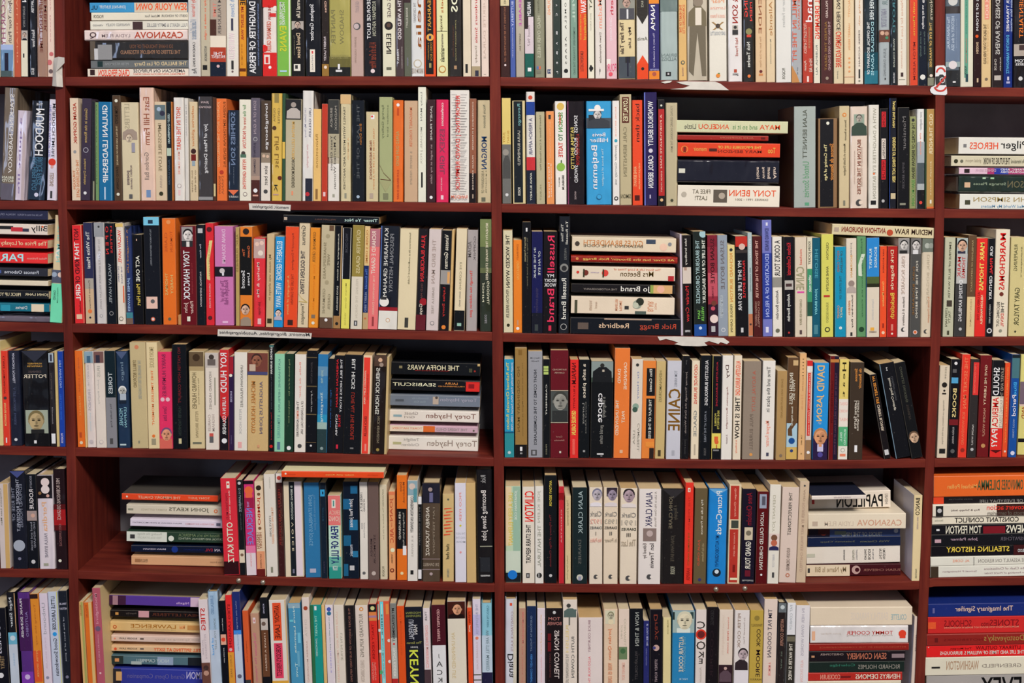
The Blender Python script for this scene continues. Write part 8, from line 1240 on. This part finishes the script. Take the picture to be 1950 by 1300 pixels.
def clusters(ms):
    """printed pieces that overlap on the spine make up one picture"""
    out = []
    for m in ms:
        xs, zs = [v[0] for v in m.v], [v[2] for v in m.v]
        bx = [min(xs) - 0.0008, max(xs) + 0.0008, min(zs) - 0.0008, max(zs) + 0.0008]
        grp = [m]
        keep = []
        for g, q in out:
            if q[0] < bx[1] and q[1] > bx[0] and q[2] < bx[3] and q[3] > bx[2]:
                grp = g + grp
                bx = [min(q[0], bx[0]), max(q[1], bx[1]), min(q[2], bx[2]), max(q[3], bx[3])]
            else:
                keep.append((g, q))
        out = keep + [(grp, bx)]
    res = []
    for g, q in out:
        o = MB()
        for m in g:
            o.add(m)
        o.n, o.box_ = len(g), q
        res.append(o)
    return res


# ------------------------------------------------------------------ a book's body
def body(w, h, d, col, hard, horizontal, side=None, wear=0.0):
    """cover and page block. The spine faces -y; w across, h up. For a lying book the boards are top and bottom."""
    cov, pag = MB(), MB()
    side = side or col
    if horizontal:
        w, h = h, w                       # build standing, then turn
    th = 0.0022 if hard else 0.0007
    th = min(th, w * 0.2)
    inset = 0.0028 if hard else 0.0004
    r = min(w * 0.28, 0.0016 if not hard else 0.0042)
    bulge = 0.0
    # spine outline seen from above, rounded at both corners
    prof = []
    for i in range(5):
        a = math.pi + i * math.pi / 8
        prof.append((r + r * math.cos(a), r + r * math.sin(a)))
    for i in range(5):
        a = 1.5 * math.pi + i * math.pi / 8
        prof.append((w - r + r * math.cos(a), r + r * math.sin(a)))
    outer = [(0.0, d)] + prof + [(w, d)]
    inner = [(th, d)] + [(th, max(th, r))] + [(w - th, max(th, r))] + [(w - th, d)]
    n = len(outer)
    ch = 0.0004
    rings = [(0.0, ch), (ch, 0.0), (h - ch, 0.0), (h, ch)]
    vv = []
    for z, s_ in rings:
        for x, y in outer:
            cx = min(max(x, s_), w - s_)
            vv.append((cx, max(y, s_), z))
    fs = []
    for k in range(3):
        for i in range(n - 1):
            fs.append((k * n + i, k * n + i + 1, (k + 1) * n + i + 1, (k + 1) * n + i))
    cov.mesh(vv, fs, col)
    for q, f_ in enumerate(cov.f):
        if q % (n - 1) in (0, n - 2):
            cov.c[q] = side
        elif wear:
            k_ = wear * (0.9 if q // (n - 1) != 1 else (0.45 if q % (n - 1) in (2, 3, 8, 9) else 0.0))
            if k_:
                cov.c[q] = tuple(a_ * (1 - k_) + b_ * k_ for a_, b_ in zip(col, (0.58, 0.52, 0.42)))
    # rims at head and foot: outer -> inner
    for z, flip in ((h, False), (0.0, True)):
        o_ = [(min(max(x, ch), w - ch), max(y, ch)) for x, y in outer]
        for i in range(n - 1):
            # nearest inner point
            def inn(p):
                return (min(max(p[0], th), w - th), max(p[1], max(th, r)))
            a, b = o_[i], o_[i + 1]
            q = [(*a, z), (*b, z), (*inn(b), z), (*inn(a), z)]
            if flip:
                q = q[::-1]
            cov.face(q, col)
    # inner faces of the boards and the far edges
    y0 = max(th, r)
    for x, s_ in ((th, 1), (w - th, -1)):
        q = [(x, y0, 0), (x, d, 0), (x, d, h), (x, y0, h)]
        cov.face(q if s_ > 0 else q[::-1], side)
    cov.face([(0, d, 0), (0, d, h), (th, d, h), (th, d, 0)], side)
    cov.face([(w - th, d, 0), (w - th, d, h), (w, d, h), (w, d, 0)], side)
    cov.face([(th, y0, 0), (w - th, y0, 0), (w - th, y0, h), (th, y0, h)], side)
    # page block, a little shorter than the cover
    e = 0.00015
    pag.box((th + e, y0 + e, inset), (w - th - e, d - (0.003 if hard else 0.0006), h - inset), (0.6, 0.5, 0.3))
    if horizontal:
        T = Matrix.Rotation(math.pi / 2, 4, 'Y')    # x -> -z, z -> x
        for m in (cov, pag):
            m.v = [((z), y, (w - x)) for x, y, z in m.v]
    return cov, pag


# ------------------------------------------------------------------ words for the labels
def cname(hx):
    if len(hx) == 3:
        hx = ''.join(c * 2 for c in hx)
    r, g, b = (int(hx[i:i + 2], 16) / 255 for i in (0, 2, 4))
    hh, l, s = colorsys.rgb_to_hls(r, g, b)
    hh *= 360
    mx, mn = max(r, g, b), min(r, g, b)
    ch = mx - mn
    if l < 0.16:
        return 'dark blue' if (ch > 0.08 and 200 < hh < 260) else 'black'
    if ch < 0.075:
        return 'white' if l > 0.80 else ('pale grey' if l > 0.62 else ('grey' if l > 0.33 else 'black' if l < 0.2 else 'dark grey'))
    if l > 0.78 and ch < 0.16:
        return 'off-white' if hh < 100 or hh > 330 else 'white'
    if hh < 14 or hh >= 345:
        if l < 0.27:
            return 'dark maroon'
        if ch < 0.18:
            return 'dusty pink' if l > 0.5 else 'brown'
        return 'red' if l < 0.62 else 'pink'
    if hh < 40:
        if l < 0.32:
            return 'dark brown'
        if ch > 0.45:
            return 'orange' if hh > 15 else 'orange-red'
        if l > 0.68:
            return 'cream'
        return 'tan' if l > 0.48 else 'brown'
    if hh < 70:
        if l < 0.25:
            return 'dark olive'
        if ch > 0.35:
            return 'yellow'
        return 'cream' if l > 0.66 else ('beige' if l > 0.52 else 'olive')
    if hh < 165:
        return 'dark green' if l < 0.26 else ('green' if ch > 0.14 else 'grey-green')
    if hh < 200:
        return 'dark teal' if l < 0.28 else ('teal' if l < 0.6 else 'pale blue')
    if hh < 255:
        if l < 0.3:
            return 'navy blue'
        return 'blue' if ch > 0.2 else ('blue-grey' if l < 0.7 else 'pale blue')
    if hh < 320:
        return 'dark purple' if l < 0.3 else ('purple' if ch > 0.2 else 'lilac')
    return 'hot pink' if ch > 0.45 else ('dark pink' if l < 0.5 else 'pink')


SAFE = set(x.strip() for x in """SMALL ISLAND|MY SILENT WAR|DAUGHTER OF PERSIA|SHADOW|LIVING WITH A WILD GOD|BIRDS|NOTHING TO BE FRIGHTENED OF|HARLEM|HEAD OVER HEELS|The Fairy Tale|Nomad|
SLUMGIRL DREAMING|SOMETHING FIERCE|Ghost Hunting with|THE EYE OF PARADISE|HISTORY of the SEA|THE ANCIENT PATHS|RISING OF STORM|THE GREATEST STORY EVER SOLD|UNKINDNESS OF RAVENS|
NO CRUELER TYRANNIES|THE ORIENTALIST|IMPOSSIBLE LOVE|SHOT IN THE HEART|SON OF A GUN|Life List|SEASON|back then|WONDROUS BEAUTY|A FORTUNATE MAN|Untold Stories|The Coming of Age|
WITH A DAUGHTERS EYE|OLD THUNDER|HEROES|THE FUTURE OF WORK|PANIC AND|The Price of Loyalty|KIND OF|ACT ONE|THE GOLDEN STRING|WRITE AWAY|PEELING THE ONION|THE BIRD MAN|IN THE BLINK|BREAKING THE CODE|
All Over but the Shoutin' Rick Bragg|Redbirds|EDUCATION OF A FELON|A COOK'S TOUR|Kitchen Confidential|Suburban Boy|FOR THE TIME BEING|Great Meadow|MEDIUM|EMPIRE|EXTREME RAMBLING|CENTURY|TORIES|
THIS TIMELESS MOMENT|UNKNOWN PLEASURES|Stargazing|AMERICAN SCREAM|LOVE ALL THE PEOPLE|THE TIGERS CHILD|NO ORDINARY MAN|NIGHT COMES TO THE CUMBERLANDS|NAPALM|a safe place|THE UNDIVIDED|
THE PLAY OF THE EYES|Journey Through the Dark Woods|THIS IS HOW|A ROYAL DUTY|BOOKS|THE SECRET MAN|MISCONCEPTIONS|GIVE ME LIBERTY|AMERICA|ROGUE|THE MEMORY CHALET|BETWEEN EXTREMES|NECKLACE|JUMBO|
HER HUSBAND|Cider with Rosie|THE STARR REPORT|THE NATURAL|My Life in France|GRAND TOUR|DEFIANT JOY|THE PERFECTIONIST|TRICKS OF THE MIND|BANCO|DILEMMA|CONSTANT CONFLICT|NEWS|STEALING HISTORY|
THE ASSAULT ON REASON|DUCHESS|toast|Unbound|Mockingbird|STILL SPITTING AT SIXTY|I HAVE A DREAM|MY DETACHMENT|AN UNFINISHED LIFE|THE INTERPRETER|WE ARE STILL MARRIED|NOW & THEN|SEMINARY BOY|
IN HER OWN WORDS|THE WATER IS WIDE|EARTHLY PARADISE|STONES|LITERARY OUTLAW|The Imaginary Signifier|SURREALISED|THE AUTOBIOGRAPHY|THE IMPOSSIBLE LIFE OF|LAST!|ROGUE|LOYALTIES|Monsieur|Revenge|confessions|
COLETTE|LAWRENCE""".replace('\n', '').split('|')) - {'LAWRENCE', 'COLETTE'}

ROWN = {1: 'top', 2: 'second', 3: 'third', 4: 'fourth', 5: 'fifth', 6: 'lowest'}
BAYN = {0: 'far left bay', 1: 'left bay', 2: 'right bay', 3: 'far right bay'}
ORD = ['', 'first', 'second', 'third', 'fourth', 'fifth', 'sixth', 'seventh', 'eighth', 'ninth', 'tenth', '11th', '12th', '13th', '14th', '15th', '16th', '17th', '18th', '19th'] + ['%d%s' % (i, {1: 'st', 2: 'nd', 3: 'rd'}.get(i % 10, 'th')) for i in range(20, 60)]

# ------------------------------------------------------------------ read the table of books
books = []
for row in range(1, 7):
    bay, lean_t = 0, []
    for ln in DATA[row].strip().split('\n'):
        if ln[0] == '@':
            bay, lean_t = int(ln[1:]), []
            continue
        if ln.startswith('L '):
            lean_t = [tuple(float(q) for q in t.split(':')) for t in ln[2:].split()]
            continue
        toks = ln.split(';')
        hd = toks[0].split()
        B = dict(row=row, bay=bay, toks=[t for t in toks[1:] if t], gloss=hd[-1] == 'g', lean=None, k=None, z=None)
        if hd[0] == 's':
            B.update(up=False, x0=float(hd[1]), x1=float(hd[2]), y0=float(hd[3]), y1=float(hd[4]), col=hd[5])
        else:
            B.update(up=True, x0=float(hd[0]), x1=float(hd[1]), y0=float(hd[2]), col=hd[3])
            xm = (B['x0'] + B['x1']) / 2
            B['y1'] = shelf_y(row, xm)
            if lean_t:
                P = lean_t
                dx = P[0][1] if xm <= P[0][0] else P[-1][1]
                for (xa, da), (xb, db) in zip(P, P[1:]):
                    if xa <= xm <= xb:
                        dx = da + (db - da) * (xm - xa) / (xb - xa)
            elif row == 2 and bay == 1:
                dx = 5 - 6 * min(1, max(0, (xm - 200) / 360)) if xm < 620 else 0.0
            else:   # parallel to the uprights beside them
                ya, yb = B['y0'], B['y1']
                pk = (bay, bay + 1) if 0 < bay < 3 else ((1, 1) if bay == 0 else (3, 3))
                la = post_x(pk[0], yb, 1) - post_x(pk[0], ya, 1)
                lb = post_x(pk[1], yb, 0) - post_x(pk[1], ya, 0)
                xa_, xb_ = post_x(pk[0], yb, 1), post_x(pk[1], yb, 0)
                f = 0 if pk[0] == pk[1] else (xm - xa_) / (xb_ - xa_)
                dx = (la + (lb - la) * f) * 200 / (yb - ya)
            B['lean'] = dx * (B['y1'] - B['y0']) / 200
        for t in B['toks']:
            a = t.split()
            if a[0] == 'l':
                B['lean'] = float(a[1])
            elif a[0] == 'k':
                B['k'] = float(a[1])
            elif a[0] == 'c' and len(a) == 2:
                B['side'] = a[1]
            elif a[0] == 'z' and len(a) == 2:
                B['z'] = float(a[1]) / 1000
        books.append(B)

rnd = random.Random(7)
for i, B in enumerate(books):
    if B['z'] is None:
        B['z'] = rnd.uniform(0.0015, 0.0065)
    vis = max(0, min(B['x1'], 1950) - max(B['x0'], 0)) * max(0, min(B['y1'], 1300) - max(B['y0'], 0))
    B['area'] = vis
    B['i'] = i

# ---- poses of the standing books, side by side without pushing into each other
for row in range(1, 7):
    for bay in range(4):
        ups = sorted([b for b in books if b['row'] == row and b['bay'] == bay and b['up']], key=lambda b: b['x0'])
        prev = None
        for b in ups:
            if prev is not None and b['x0'] < prev['x1'] + 0.25:
                m = (b['x0'] + prev['x1']) / 2
                prev['x1'], b['x0'] = m - 0.12, m + 0.12
            prev = b
        for j, b in enumerate(ups):
            b['ord'] = j + 1
            b['nord'] = len(ups)
            b['L'] = ups[j - 1] if j else None
            b['R'] = ups[j + 1] if j + 1 < len(ups) else None
for b in books:
    if not b['up']:
        continue
    Y = b['z']
    yb = b['y1']
    # foot line, on the shelf at the book's own depth
    xm = (b['x0'] + b['x1']) / 2
    zf = at(xm, shelf_y(b['row'], xm)).z
    bl = at(b['x0'], yb, Y)
    br = at(b['x1'], yb, Y)
    tl = at(b['x0'] - b['lean'], b['y0'], Y)
    w = (br - bl).x
    ang = math.atan2(bl.x - tl.x, tl.z - zf)          # + : top towards the left
    H = (tl.z - zf) / math.cos(ang)
    w *= math.cos(ang)
    b['w'], b['h'], b['ang'] = w, H, ang
    # lowest corner rests on the shelf
    x = bl.x
    z = zf + (0.0 if ang >= 0 else w * math.sin(-ang)) + 0.0003
    if ang > 0:
        pass
    b['loc'] = Vector((x, Y, z))
    b['top'] = zf + H * math.cos(ang)

# ---- neighbours keep clear of each other after leaning (turn by the same angle where they touch)
for row in range(1, 7):
    for bay in range(4):
        ups = sorted([b for b in books if b['row'] == row and b['bay'] == bay and b['up']], key=lambda b: b['x0'])
        for a, b in zip(ups, ups[1:]):
            for _ in range(3):
                hz = min(a['h'], b['h'])
                # right face of a at height hz, left face of b at height hz
                for q in (0.0, hz):
                    ax = a['loc'].x + a['w'] * math.cos(a['ang']) - q * math.sin(a['ang'])
                    bx = b['loc'].x - q * math.sin(b['ang'])
                    over = ax - bx
                    if over > 0:
                        if q == 0.0 or over < 0.0012:
                            b['w'] = max(b['w'] - over - 0.0001, 0.004)
                            b['loc'].x += over + 0.0001
                        else:
                            b['loc'].x += 0.0008
                            b['w'] = max(b['w'] - 0.0008, 0.004)
                            s_ = (over - 0.0008) / max(q, 0.01)
                            b['ang'] = b['ang'] - s_

# ---- lying books: piles built from the shelf up
stacks = []
for b in books:
    if b['up']:
        continue
    if stacks and stacks[-1][-1]['i'] == b['i'] - 1 and stacks[-1][-1]['row'] == b['row'] and stacks[-1][-1]['bay'] == b['bay']:
        stacks[-1].append(b)
    else:
        stacks.append([b])
for st in stacks:
    n = len(st)
    row = st[0]['row']
    for j, b in enumerate(st):
        b['pos'], b['n'] = j, n
    below = None
    for b in reversed(st):
        Y = b['z']
        xm = (b['x0'] + b['x1']) / 2
        if b['k'] is None:
            xa, xb = max(b['x0'], -60), min(b['x1'], 2050)
            b['k'] = (shelf_y(row, xb) - shelf_y(row, xa)) * (b['x1'] - b['x0']) / (xb - xa)
        k = b['k']
        l0, r0 = at(b['x0'], b['y1'], Y), at(b['x1'], b['y1'] + k, Y)
        t0 = at(b['x0'], b['y0'], Y)
        ang = math.atan2(l0.z - r0.z, r0.x - l0.x)     # + : right end lower
        length = (r0.x - l0.x) / math.cos(ang)
        if below is None:
            ups = [u for u in books if u['up'] and u['row'] == row and u['bay'] == b['bay'] and u['x1'] > b['x0'] + 4 and u['x0'] < b['x1'] - 4]
            rest_on_books = len(ups) > 3
            if rest_on_books:
                # height of the tilted underside where it first touches a standing book
                need = max(u['top'] + math.tan(ang) * (max(u['loc'].x, l0.x) - l0.x) for u in ups)
                zl = need + 0.0006
            else:
                zs = [at(x, shelf_y(row, x)).z + math.tan(ang) * (at(x, shelf_y(row, x)).x - l0.x) for x in (b['x0'], xm, b['x1'])]
                zl = max(zs) + 0.0004
        else:
            bb = below
            def topz(x):
                return bb['loc'].z + bb['h'] * math.cos(bb['ang']) - (x - bb['loc'].x) * math.tan(bb['ang'])
            xs_ = [max(l0.x, bb['loc'].x), min(r0.x, bb['loc'].x + bb['w'])]
            zl = max(topz(x) + math.tan(ang) * (x - l0.x) for x in xs_) + 0.0004
        thick = max(t0.z - zl, (t0 - l0).z * 0.8, 0.006)
        b['ang'] = -ang
        b['w'], b['h'] = length, thick * math.cos(ang)
        b['loc'] = Vector((l0.x, Y, zl))
        below = b

order = sorted(books, key=lambda b: -b['area'])
for r_, b in enumerate(order):
    b['single'] = r_ < 322


# ---- labels
def lettering_of(b):
    best, bs = None, 0
    for t in b['toks']:
        a = t.split(' ')
        if a[0] in ('t', 'x'):
            s_ = abs(float(a[2]) - float(a[1])) * (int(a[4][1]) - int(a[4][0]))
            if s_ > bs:
                best, bs = (a[3], ' '.join(a[5:])), s_
    return best


def safe_title(b):
    best, bs = None, 0
    for t in b['toks']:
        a = t.split(' ')
        if a[0] in ('t', 'x') and ' '.join(a[5:]) in SAFE:
            s_ = abs(float(a[2]) - float(a[1])) * (int(a[4][1]) - int(a[4][0]))
            if s_ > bs:
                best, bs = ' '.join(a[5:]).replace(' Rick Bragg', ''), s_
    return best


def size_word(b):
    t = (b['x1'] - b['x0']) if b['up'] else (b['y1'] - b['y0'])
    return 'thick' if t > 31 else ('slim' if t < 15 else '')


def look(b):
    return ' '.join(x for x in (size_word(b), cname(b['col'])) if x)


labels = {}
cand = []
for b in books:
    le = lettering_of(b)
    st_ = safe_title(b)
    pic = any(t.startswith('f ') or t.startswith('F ') for t in b['toks'])
    noun = 'book'
    head = look(b) + ' ' + noun
    place = '%s shelf, %s' % (ROWN[b['row']], BAYN[b['bay']])
    if st_ and len(st_.split()) <= 6:
        head += ' titled ' + st_
    elif pic:
        head += ' with small portrait on spine'
    elif le:
        cn = cname(le[0])
        head += ' with %s lettering' % cn
    if b['up']:
        if b['L'] and b['R']:
            mid = ' between %s and %s' % (cname(b['L']['col']), cname(b['R']['col']))
        elif b['R']:
            mid = ' first in its row'
        else:
            mid = ' last in its row'
        alt = ', %s from %s' % ((ORD[b['ord']], 'left') if b['ord'] <= b['nord'] / 2 + 1 else (ORD[b['nord'] - b['ord'] + 1], 'right'))
    else:
        if b['n'] == 1:
            mid = alt = ' lying across book tops'
        else:
            mid = alt = ', ' + ('topmost' if b['pos'] == 0 else 'bottommost' if b['pos'] == b['n'] - 1 else ORD[b['pos'] + 1] + ' from top') + ' of stack'
    cand.append((b, head, mid, alt, place))
from collections import Counter
cnt = Counter(h + m + p for _, h, m, _, p in cand)
for b, head, mid, alt, place in cand:
    s_ = head + mid + (', ' + place)
    if (cnt[head + mid + place] > 1) or len(s_.split()) > 16:
        s_ = head + alt + ', ' + place
        if len(s_.split()) > 16:
            s_ = look(b) + ' book' + alt + ', ' + place
    b['label'] = s_

# ------------------------------------------------------------------ build the books
stuffm = MB()
MATS = [M_COVER, M_GLOSS, M_PAGES, M_INK]
for b in books:
    loc = b['loc']
    up = b['up']
    w, h = b['w'], b['h']
    ang = b['ang']
    hard = b['gloss'] and min(w, h) > 0.012
    size = h if up else w
    depth = min(max(size * (0.66 if hard else 0.64), 0.09), 0.19)
    if size > 0.26:
        depth = 0.15
    centre = loc + Vector((w / 2, 0, h / 2))
    col = true_colour(b['col'], centre)
    cov, pag = body(w, h, depth, col, hard, not up, true_colour(b['side'], centre) if 'side' in b else None,
                    0.0 if b['gloss'] else rnd.choice((0.05, 0.15, 0.3, 0.5)))
    sp = Spine(w, h, centre, b['col'])
    if up:
        X0, X1, Y0, Y1 = b['x0'], b['x1'], b['y0'], b['y1']
    else:
        X0, X1, Y0, Y1 = b['x0'], b['x1'], b['y0'], b['y1']
    draw(sp, b['toks'], up, X0, X1, Y0, Y1)
    for m in sp.art:
        if m.band:
            cov.add(m)
    art = clusters([m for m in sp.art if not m.band])
    if b['single']:
        e = empty('hardback_book' if hard else 'paperback_book', loc, -ang if up else -ang)
        place = '%s shelf of the %s' % (ROWN[b['row']], BAYN[b['bay']])
        tag(e, b['label'], 'book', ('books standing on the ' if up else 'books lying on the ') + place)
        cov.build('cover', M_GLOSS if b['gloss'] else M_COVER, e)
        pag.build('pages', M_PAGES, e)
        for m in art:
            q = m.box_
            small = (q[1] - q[0]) * (q[3] - q[2]) < 0.00022
            nm = 'spine_picture' if m.n > 1 and not small else ('publisher_mark' if (q[3] < 0.2 * h or small) else 'printed_panel')
            m.build(nm, M_INK, e)
        for m in sp.let:
            m.build('lettering', M_INK, e)
    else:
        T = Matrix.Translation(loc) @ Matrix.Rotation(-ang, 4, 'Y')
        for m, mi in [(cov, 1 if b['gloss'] else 0), (pag, 2)] + [(q, 3) for q in art + sp.let]:
            m.m = [mi] * len(m.f)
            stuffm.add(m, T)
so = stuffm.build('remaining_books', MATS)
tag(so, 'slimmer and partly hidden books standing and lying among the larger ones', 'books', kind='stuff')

# ------------------------------------------------------------------ notes, stickers and pins on the bookcase
def card(name, pts, th, mat, label, cat, group=None, Y=-0.0004, curl=None):
    """a thin sheet with its own thickness, outline given in photograph pixels on the bookcase front"""
    mb = MB()
    P = [at(x, y, 0) for x, y in pts]
    base = P[0].copy()
    fr = [(p.x - base.x, Y - th - (curl(i) if curl else 0), p.z - base.z) for i, p in enumerate(P)]
    bk = [(x, y + th, z) for x, y, z in fr]
    n = len(P)
    mb.mesh(fr + bk, [tuple(range(n))[::-1], tuple(range(n, 2 * n))] + [(i, (i + 1) % n, n + (i + 1) % n, n + i) for i in range(n)], (0.8, 0.8, 0.8))
    o = mb.build(name, mat)
    o.location = base
    return tag(o, label, cat, group), base


def writing(parent, base, txt, x0, x1, y0, y1, slope, mat, Y=-0.0012, shear=0.25):
    v, f, a = text_mesh(txt, True)
    mb = MB()
    pts = []
    for u, w_ in v:
        x = x1 + (x0 - x1) * (u + shear * 0.05 * (w_ - 0.5))
        y = y1 + (y0 - y1) * w_ + slope * (x - x0) / (x1 - x0)
        p = at(x, y, 0)
        pts.append((p.x - base.x, Y, p.z - base.z))
    mb.mesh(pts, f, (0, 0, 0))
    o = mb.build('handwriting', mat, parent)
    return o


o, b0 = card('paper_label', [(474, 387), (515, 388), (554, 390), (553, 402), (530, 400.5), (475, 399)], 0.0006, M_PAPER,
             'small white handwritten paper label taped to shelf edge under the second row', 'label', 'handwritten shelf labels')
writing(o, b0, 'memoir, biographies', 481, 550, 389.5, 397.5, 2.5, M_PAPERINK)
o, b0 = card('paper_label', [(415, 626.5), (460, 627), (594, 634), (592.5, 645), (540, 643), (414.5, 639.5)], 0.0006, M_PAPER,
             'long white handwritten paper strip on shelf edge below the third row', 'label', 'handwritten shelf labels')
writing(o, b0, 'Memoirs, Biographies, Autobiographies', 418, 590, 629, 637, 5, M_PAPERINK)

rr = random.Random(3)


def ragged(x0, y0, x1, y1, n, jag):
    top, bot = [], []
    for i in range(n + 1):
        x = x0 + (x1 - x0) * i / n
        top.append((x + rr.uniform(-1, 1) * (x1 - x0) / n * 0.3, y0[0] + (y0[1] - y0[0]) * i / n + rr.uniform(-0.3, 0.6)))
    for i in range(n, -1, -1):
        x = x0 + (x1 - x0) * i / n
        e = 1 - abs(2 * i / n - 1) ** 2
        bot.append((x + rr.uniform(-2, 2), (y1[0] + (y1[1] - y1[0]) * i / n) - (1 - e) * 9 - rr.uniform(0, jag) * (0.4 + (i % 2))))
    return top + bot


card('torn_paper', [(1288, 156), (1306, 154.8), (1362, 155.5), (1372, 159.5), (1388, 171.8), (1300, 170.3), (1276, 169.6), (1300, 168), (1314, 163), (1300, 160.5), (1294, 158.5)], 0.0005, M_PAPER,
     'torn white paper remnant stuck to the top shelf edge', 'torn paper', 'torn paper scraps on the shelf edges')
card('torn_paper', [(1258, 156.4), (1270, 153.8), (1280, 153.8), (1276, 157.2), (1266, 158.8)], 0.0005, M_PAPER,
     'small curled paper scrap beside the torn patch on the top shelf edge', 'torn paper', 'torn paper scraps on the shelf edges')
card('torn_paper', [(1252, 640.5), (1284, 640), (1330, 641), (1342, 642), (1378, 643), (1389, 651), (1384, 655), (1372, 651), (1368, 654.5), (1350, 649), (1341, 652), (1347, 657.5), (1331, 659),
                    (1300, 658), (1284, 655), (1292, 652), (1280, 648), (1268, 645), (1256, 648)], 0.0005, M_PAPER,
     'ragged white torn paper patch on shelf edge under the third row', 'torn paper', 'torn paper scraps on the shelf edges')

# curled white slip hanging on the upright
mb = MB()
P = [(104, 111, 0.004), (116, 109, 0.012), (129, 111, 0.016), (128, 121, 0.013), (121, 124, 0.006), (120, 145, 0.003), (121.5, 166, 0.004), (112, 165.5, 0.010), (101, 164, 0.004), (102, 140, 0.003)]
pts = [at(x, y, 0) for x, y, c in P]
base = pts[0].copy()
mid = at(111, 138, 0)
fr = [(p.x - base.x, -c, p.z - base.z) for p, (x, y, c) in zip(pts, P)]
fr.append((mid.x - base.x, -0.011, mid.z - base.z))
bk = [(x, y + 0.0006, z) for x, y, z in fr]
n = len(P)
fs = [((i + 1) % n, i, n) for i in range(n)] + [(n + 1 + i, n + 1 + (i + 1) % n, 2 * n + 1) for i in range(n)] + [(i, (i + 1) % n, n + 1 + (i + 1) % n, n + 1 + i) for i in range(n)]
mb.mesh(fr + bk, fs, (1, 1, 1))
o = mb.build('paper_slip', M_PAPER)
o.location = base
tag(o, 'curled white paper slip stuck on the upright beside the top shelf', 'paper slip')

# no-photography sticker on the right-hand upright
sig = empty('warning_sticker', at(1790, 181, 0))
tag(sig, 'white sticker with a crossed-out black camera in a red ring on the upright', 'sticker')
sb = at(1790, 181, 0)


def flat(name, pts, mat, y, th=0.0006):
    mb = MB()
    P = [at(px_, py_, 0) for px_, py_ in pts]
    n = len(P)
    fr = [(p.x - sb.x, y, p.z - sb.z) for p in P]
    bk = [(a_, y + th, c_) for a_, b_, c_ in fr]
    mb.mesh(fr + bk, [tuple(range(n))[::-1], tuple(range(n, 2 * n))] + [(i, (i + 1) % n, n + (i + 1) % n, n + i) for i in range(n)], (1, 1, 1))
    return mb.build(name, mat, sig)


flat('card', [(1781, 127), (1784, 125), (1797, 124.5), (1800.5, 128), (1801, 160), (1803, 174), (1803, 179), (1800, 181), (1778, 180), (1772, 176), (1770.5, 171), (1773, 166), (1779, 163.5), (1780, 160)], M_SIGNW, -0.0016)


def ring(a0, a1, cx, cy, r0, rx, ry, wd):
    o_, i_ = [], []
    for k in range(13):
        t = math.radians(a0 + (a1 - a0) * k / 12)
        o_.append((cx + rx * math.cos(t), cy - ry * math.sin(t)))
        i_.append((cx + (rx - wd) * math.cos(t), cy - (ry - wd) * math.sin(t)))
    return o_ + i_[::-1]


flat('red_ring', ring(20, 165, 1791, 141, 0, 10, 13, 3.2), M_SIGNR, -0.0022)
flat('red_ring', ring(195, 345, 1790, 163, 0, 13, 12, 3.2), M_SIGNR, -0.0022)
flat('camera_symbol', [(1780.5, 146), (1787, 145), (1789, 142), (1795, 142), (1797, 145), (1800.5, 145.5), (1800.5, 162), (1781, 161.5)], M_SIGNK, -0.0021)
flat('lens_symbol', [(1793.5 + 5 * math.cos(t * math.pi / 8), 153 - 5.5 * math.sin(t * math.pi / 8)) for t in range(16)], M_SIGNW, -0.0024, 0.0002)
flat('lens_symbol', [(1793.5 + 3.6 * math.cos(t * math.pi / 8), 153 - 4 * math.sin(t * math.pi / 8)) for t in range(16)], M_SIGNK, -0.0027, 0.0002)
flat('red_slash', [(1800.5, 143), (1800.5, 147), (1784, 167), (1780.5, 165)], M_SIGNR, -0.0031, 0.0003)

# drawing pins under the fifth row
for (x, y, lb) in ((454.5, 1105, 'brass drawing pin in shelf edge below the red book, first of two'), (500.5, 1108.5, 'brass drawing pin in shelf edge below the jumbo book'),
                   (1363.5, 1121.5, 'brass drawing pin in shelf edge below the bright blue book'), (1418.5, 1120, 'brass drawing pin in shelf edge below the navy grand tour book')):
    p = at(x, y, 0)
    mb = MB()
    prof = [(0.0, -0.0040), (0.0022, -0.0036), (0.0040, -0.0024), (0.0052, -0.0010), (0.0054, 0.0)]
    vv = [(0, prof[0][1], 0)]
    for r_, y_ in prof[1:]:
        for k in range(16):
            t = k * math.pi / 8
            vv.append((r_ * math.cos(t), y_, r_ * math.sin(t)))
    fs = [(0, 1 + k, 1 + (k + 1) % 16) for k in range(16)]
    for j in range(len(prof) - 2):
        for k in range(16):
            a_ = 1 + 16 * j
            fs.append((a_ + k, a_ + 16 + k, a_ + 16 + (k + 1) % 16, a_ + (k + 1) % 16))
    fs.append(tuple(1 + 16 * (len(prof) - 2) + k for k in range(16)))
    mb.mesh(vv, fs, (1, 1, 1))
    o = mb.build('drawing_pin', M_BRASS, smooth=True)
    o.location = (p.x, -0.0002, p.z)
    tag(o, lb, 'drawing pin', 'drawing pins in the shelf edge')
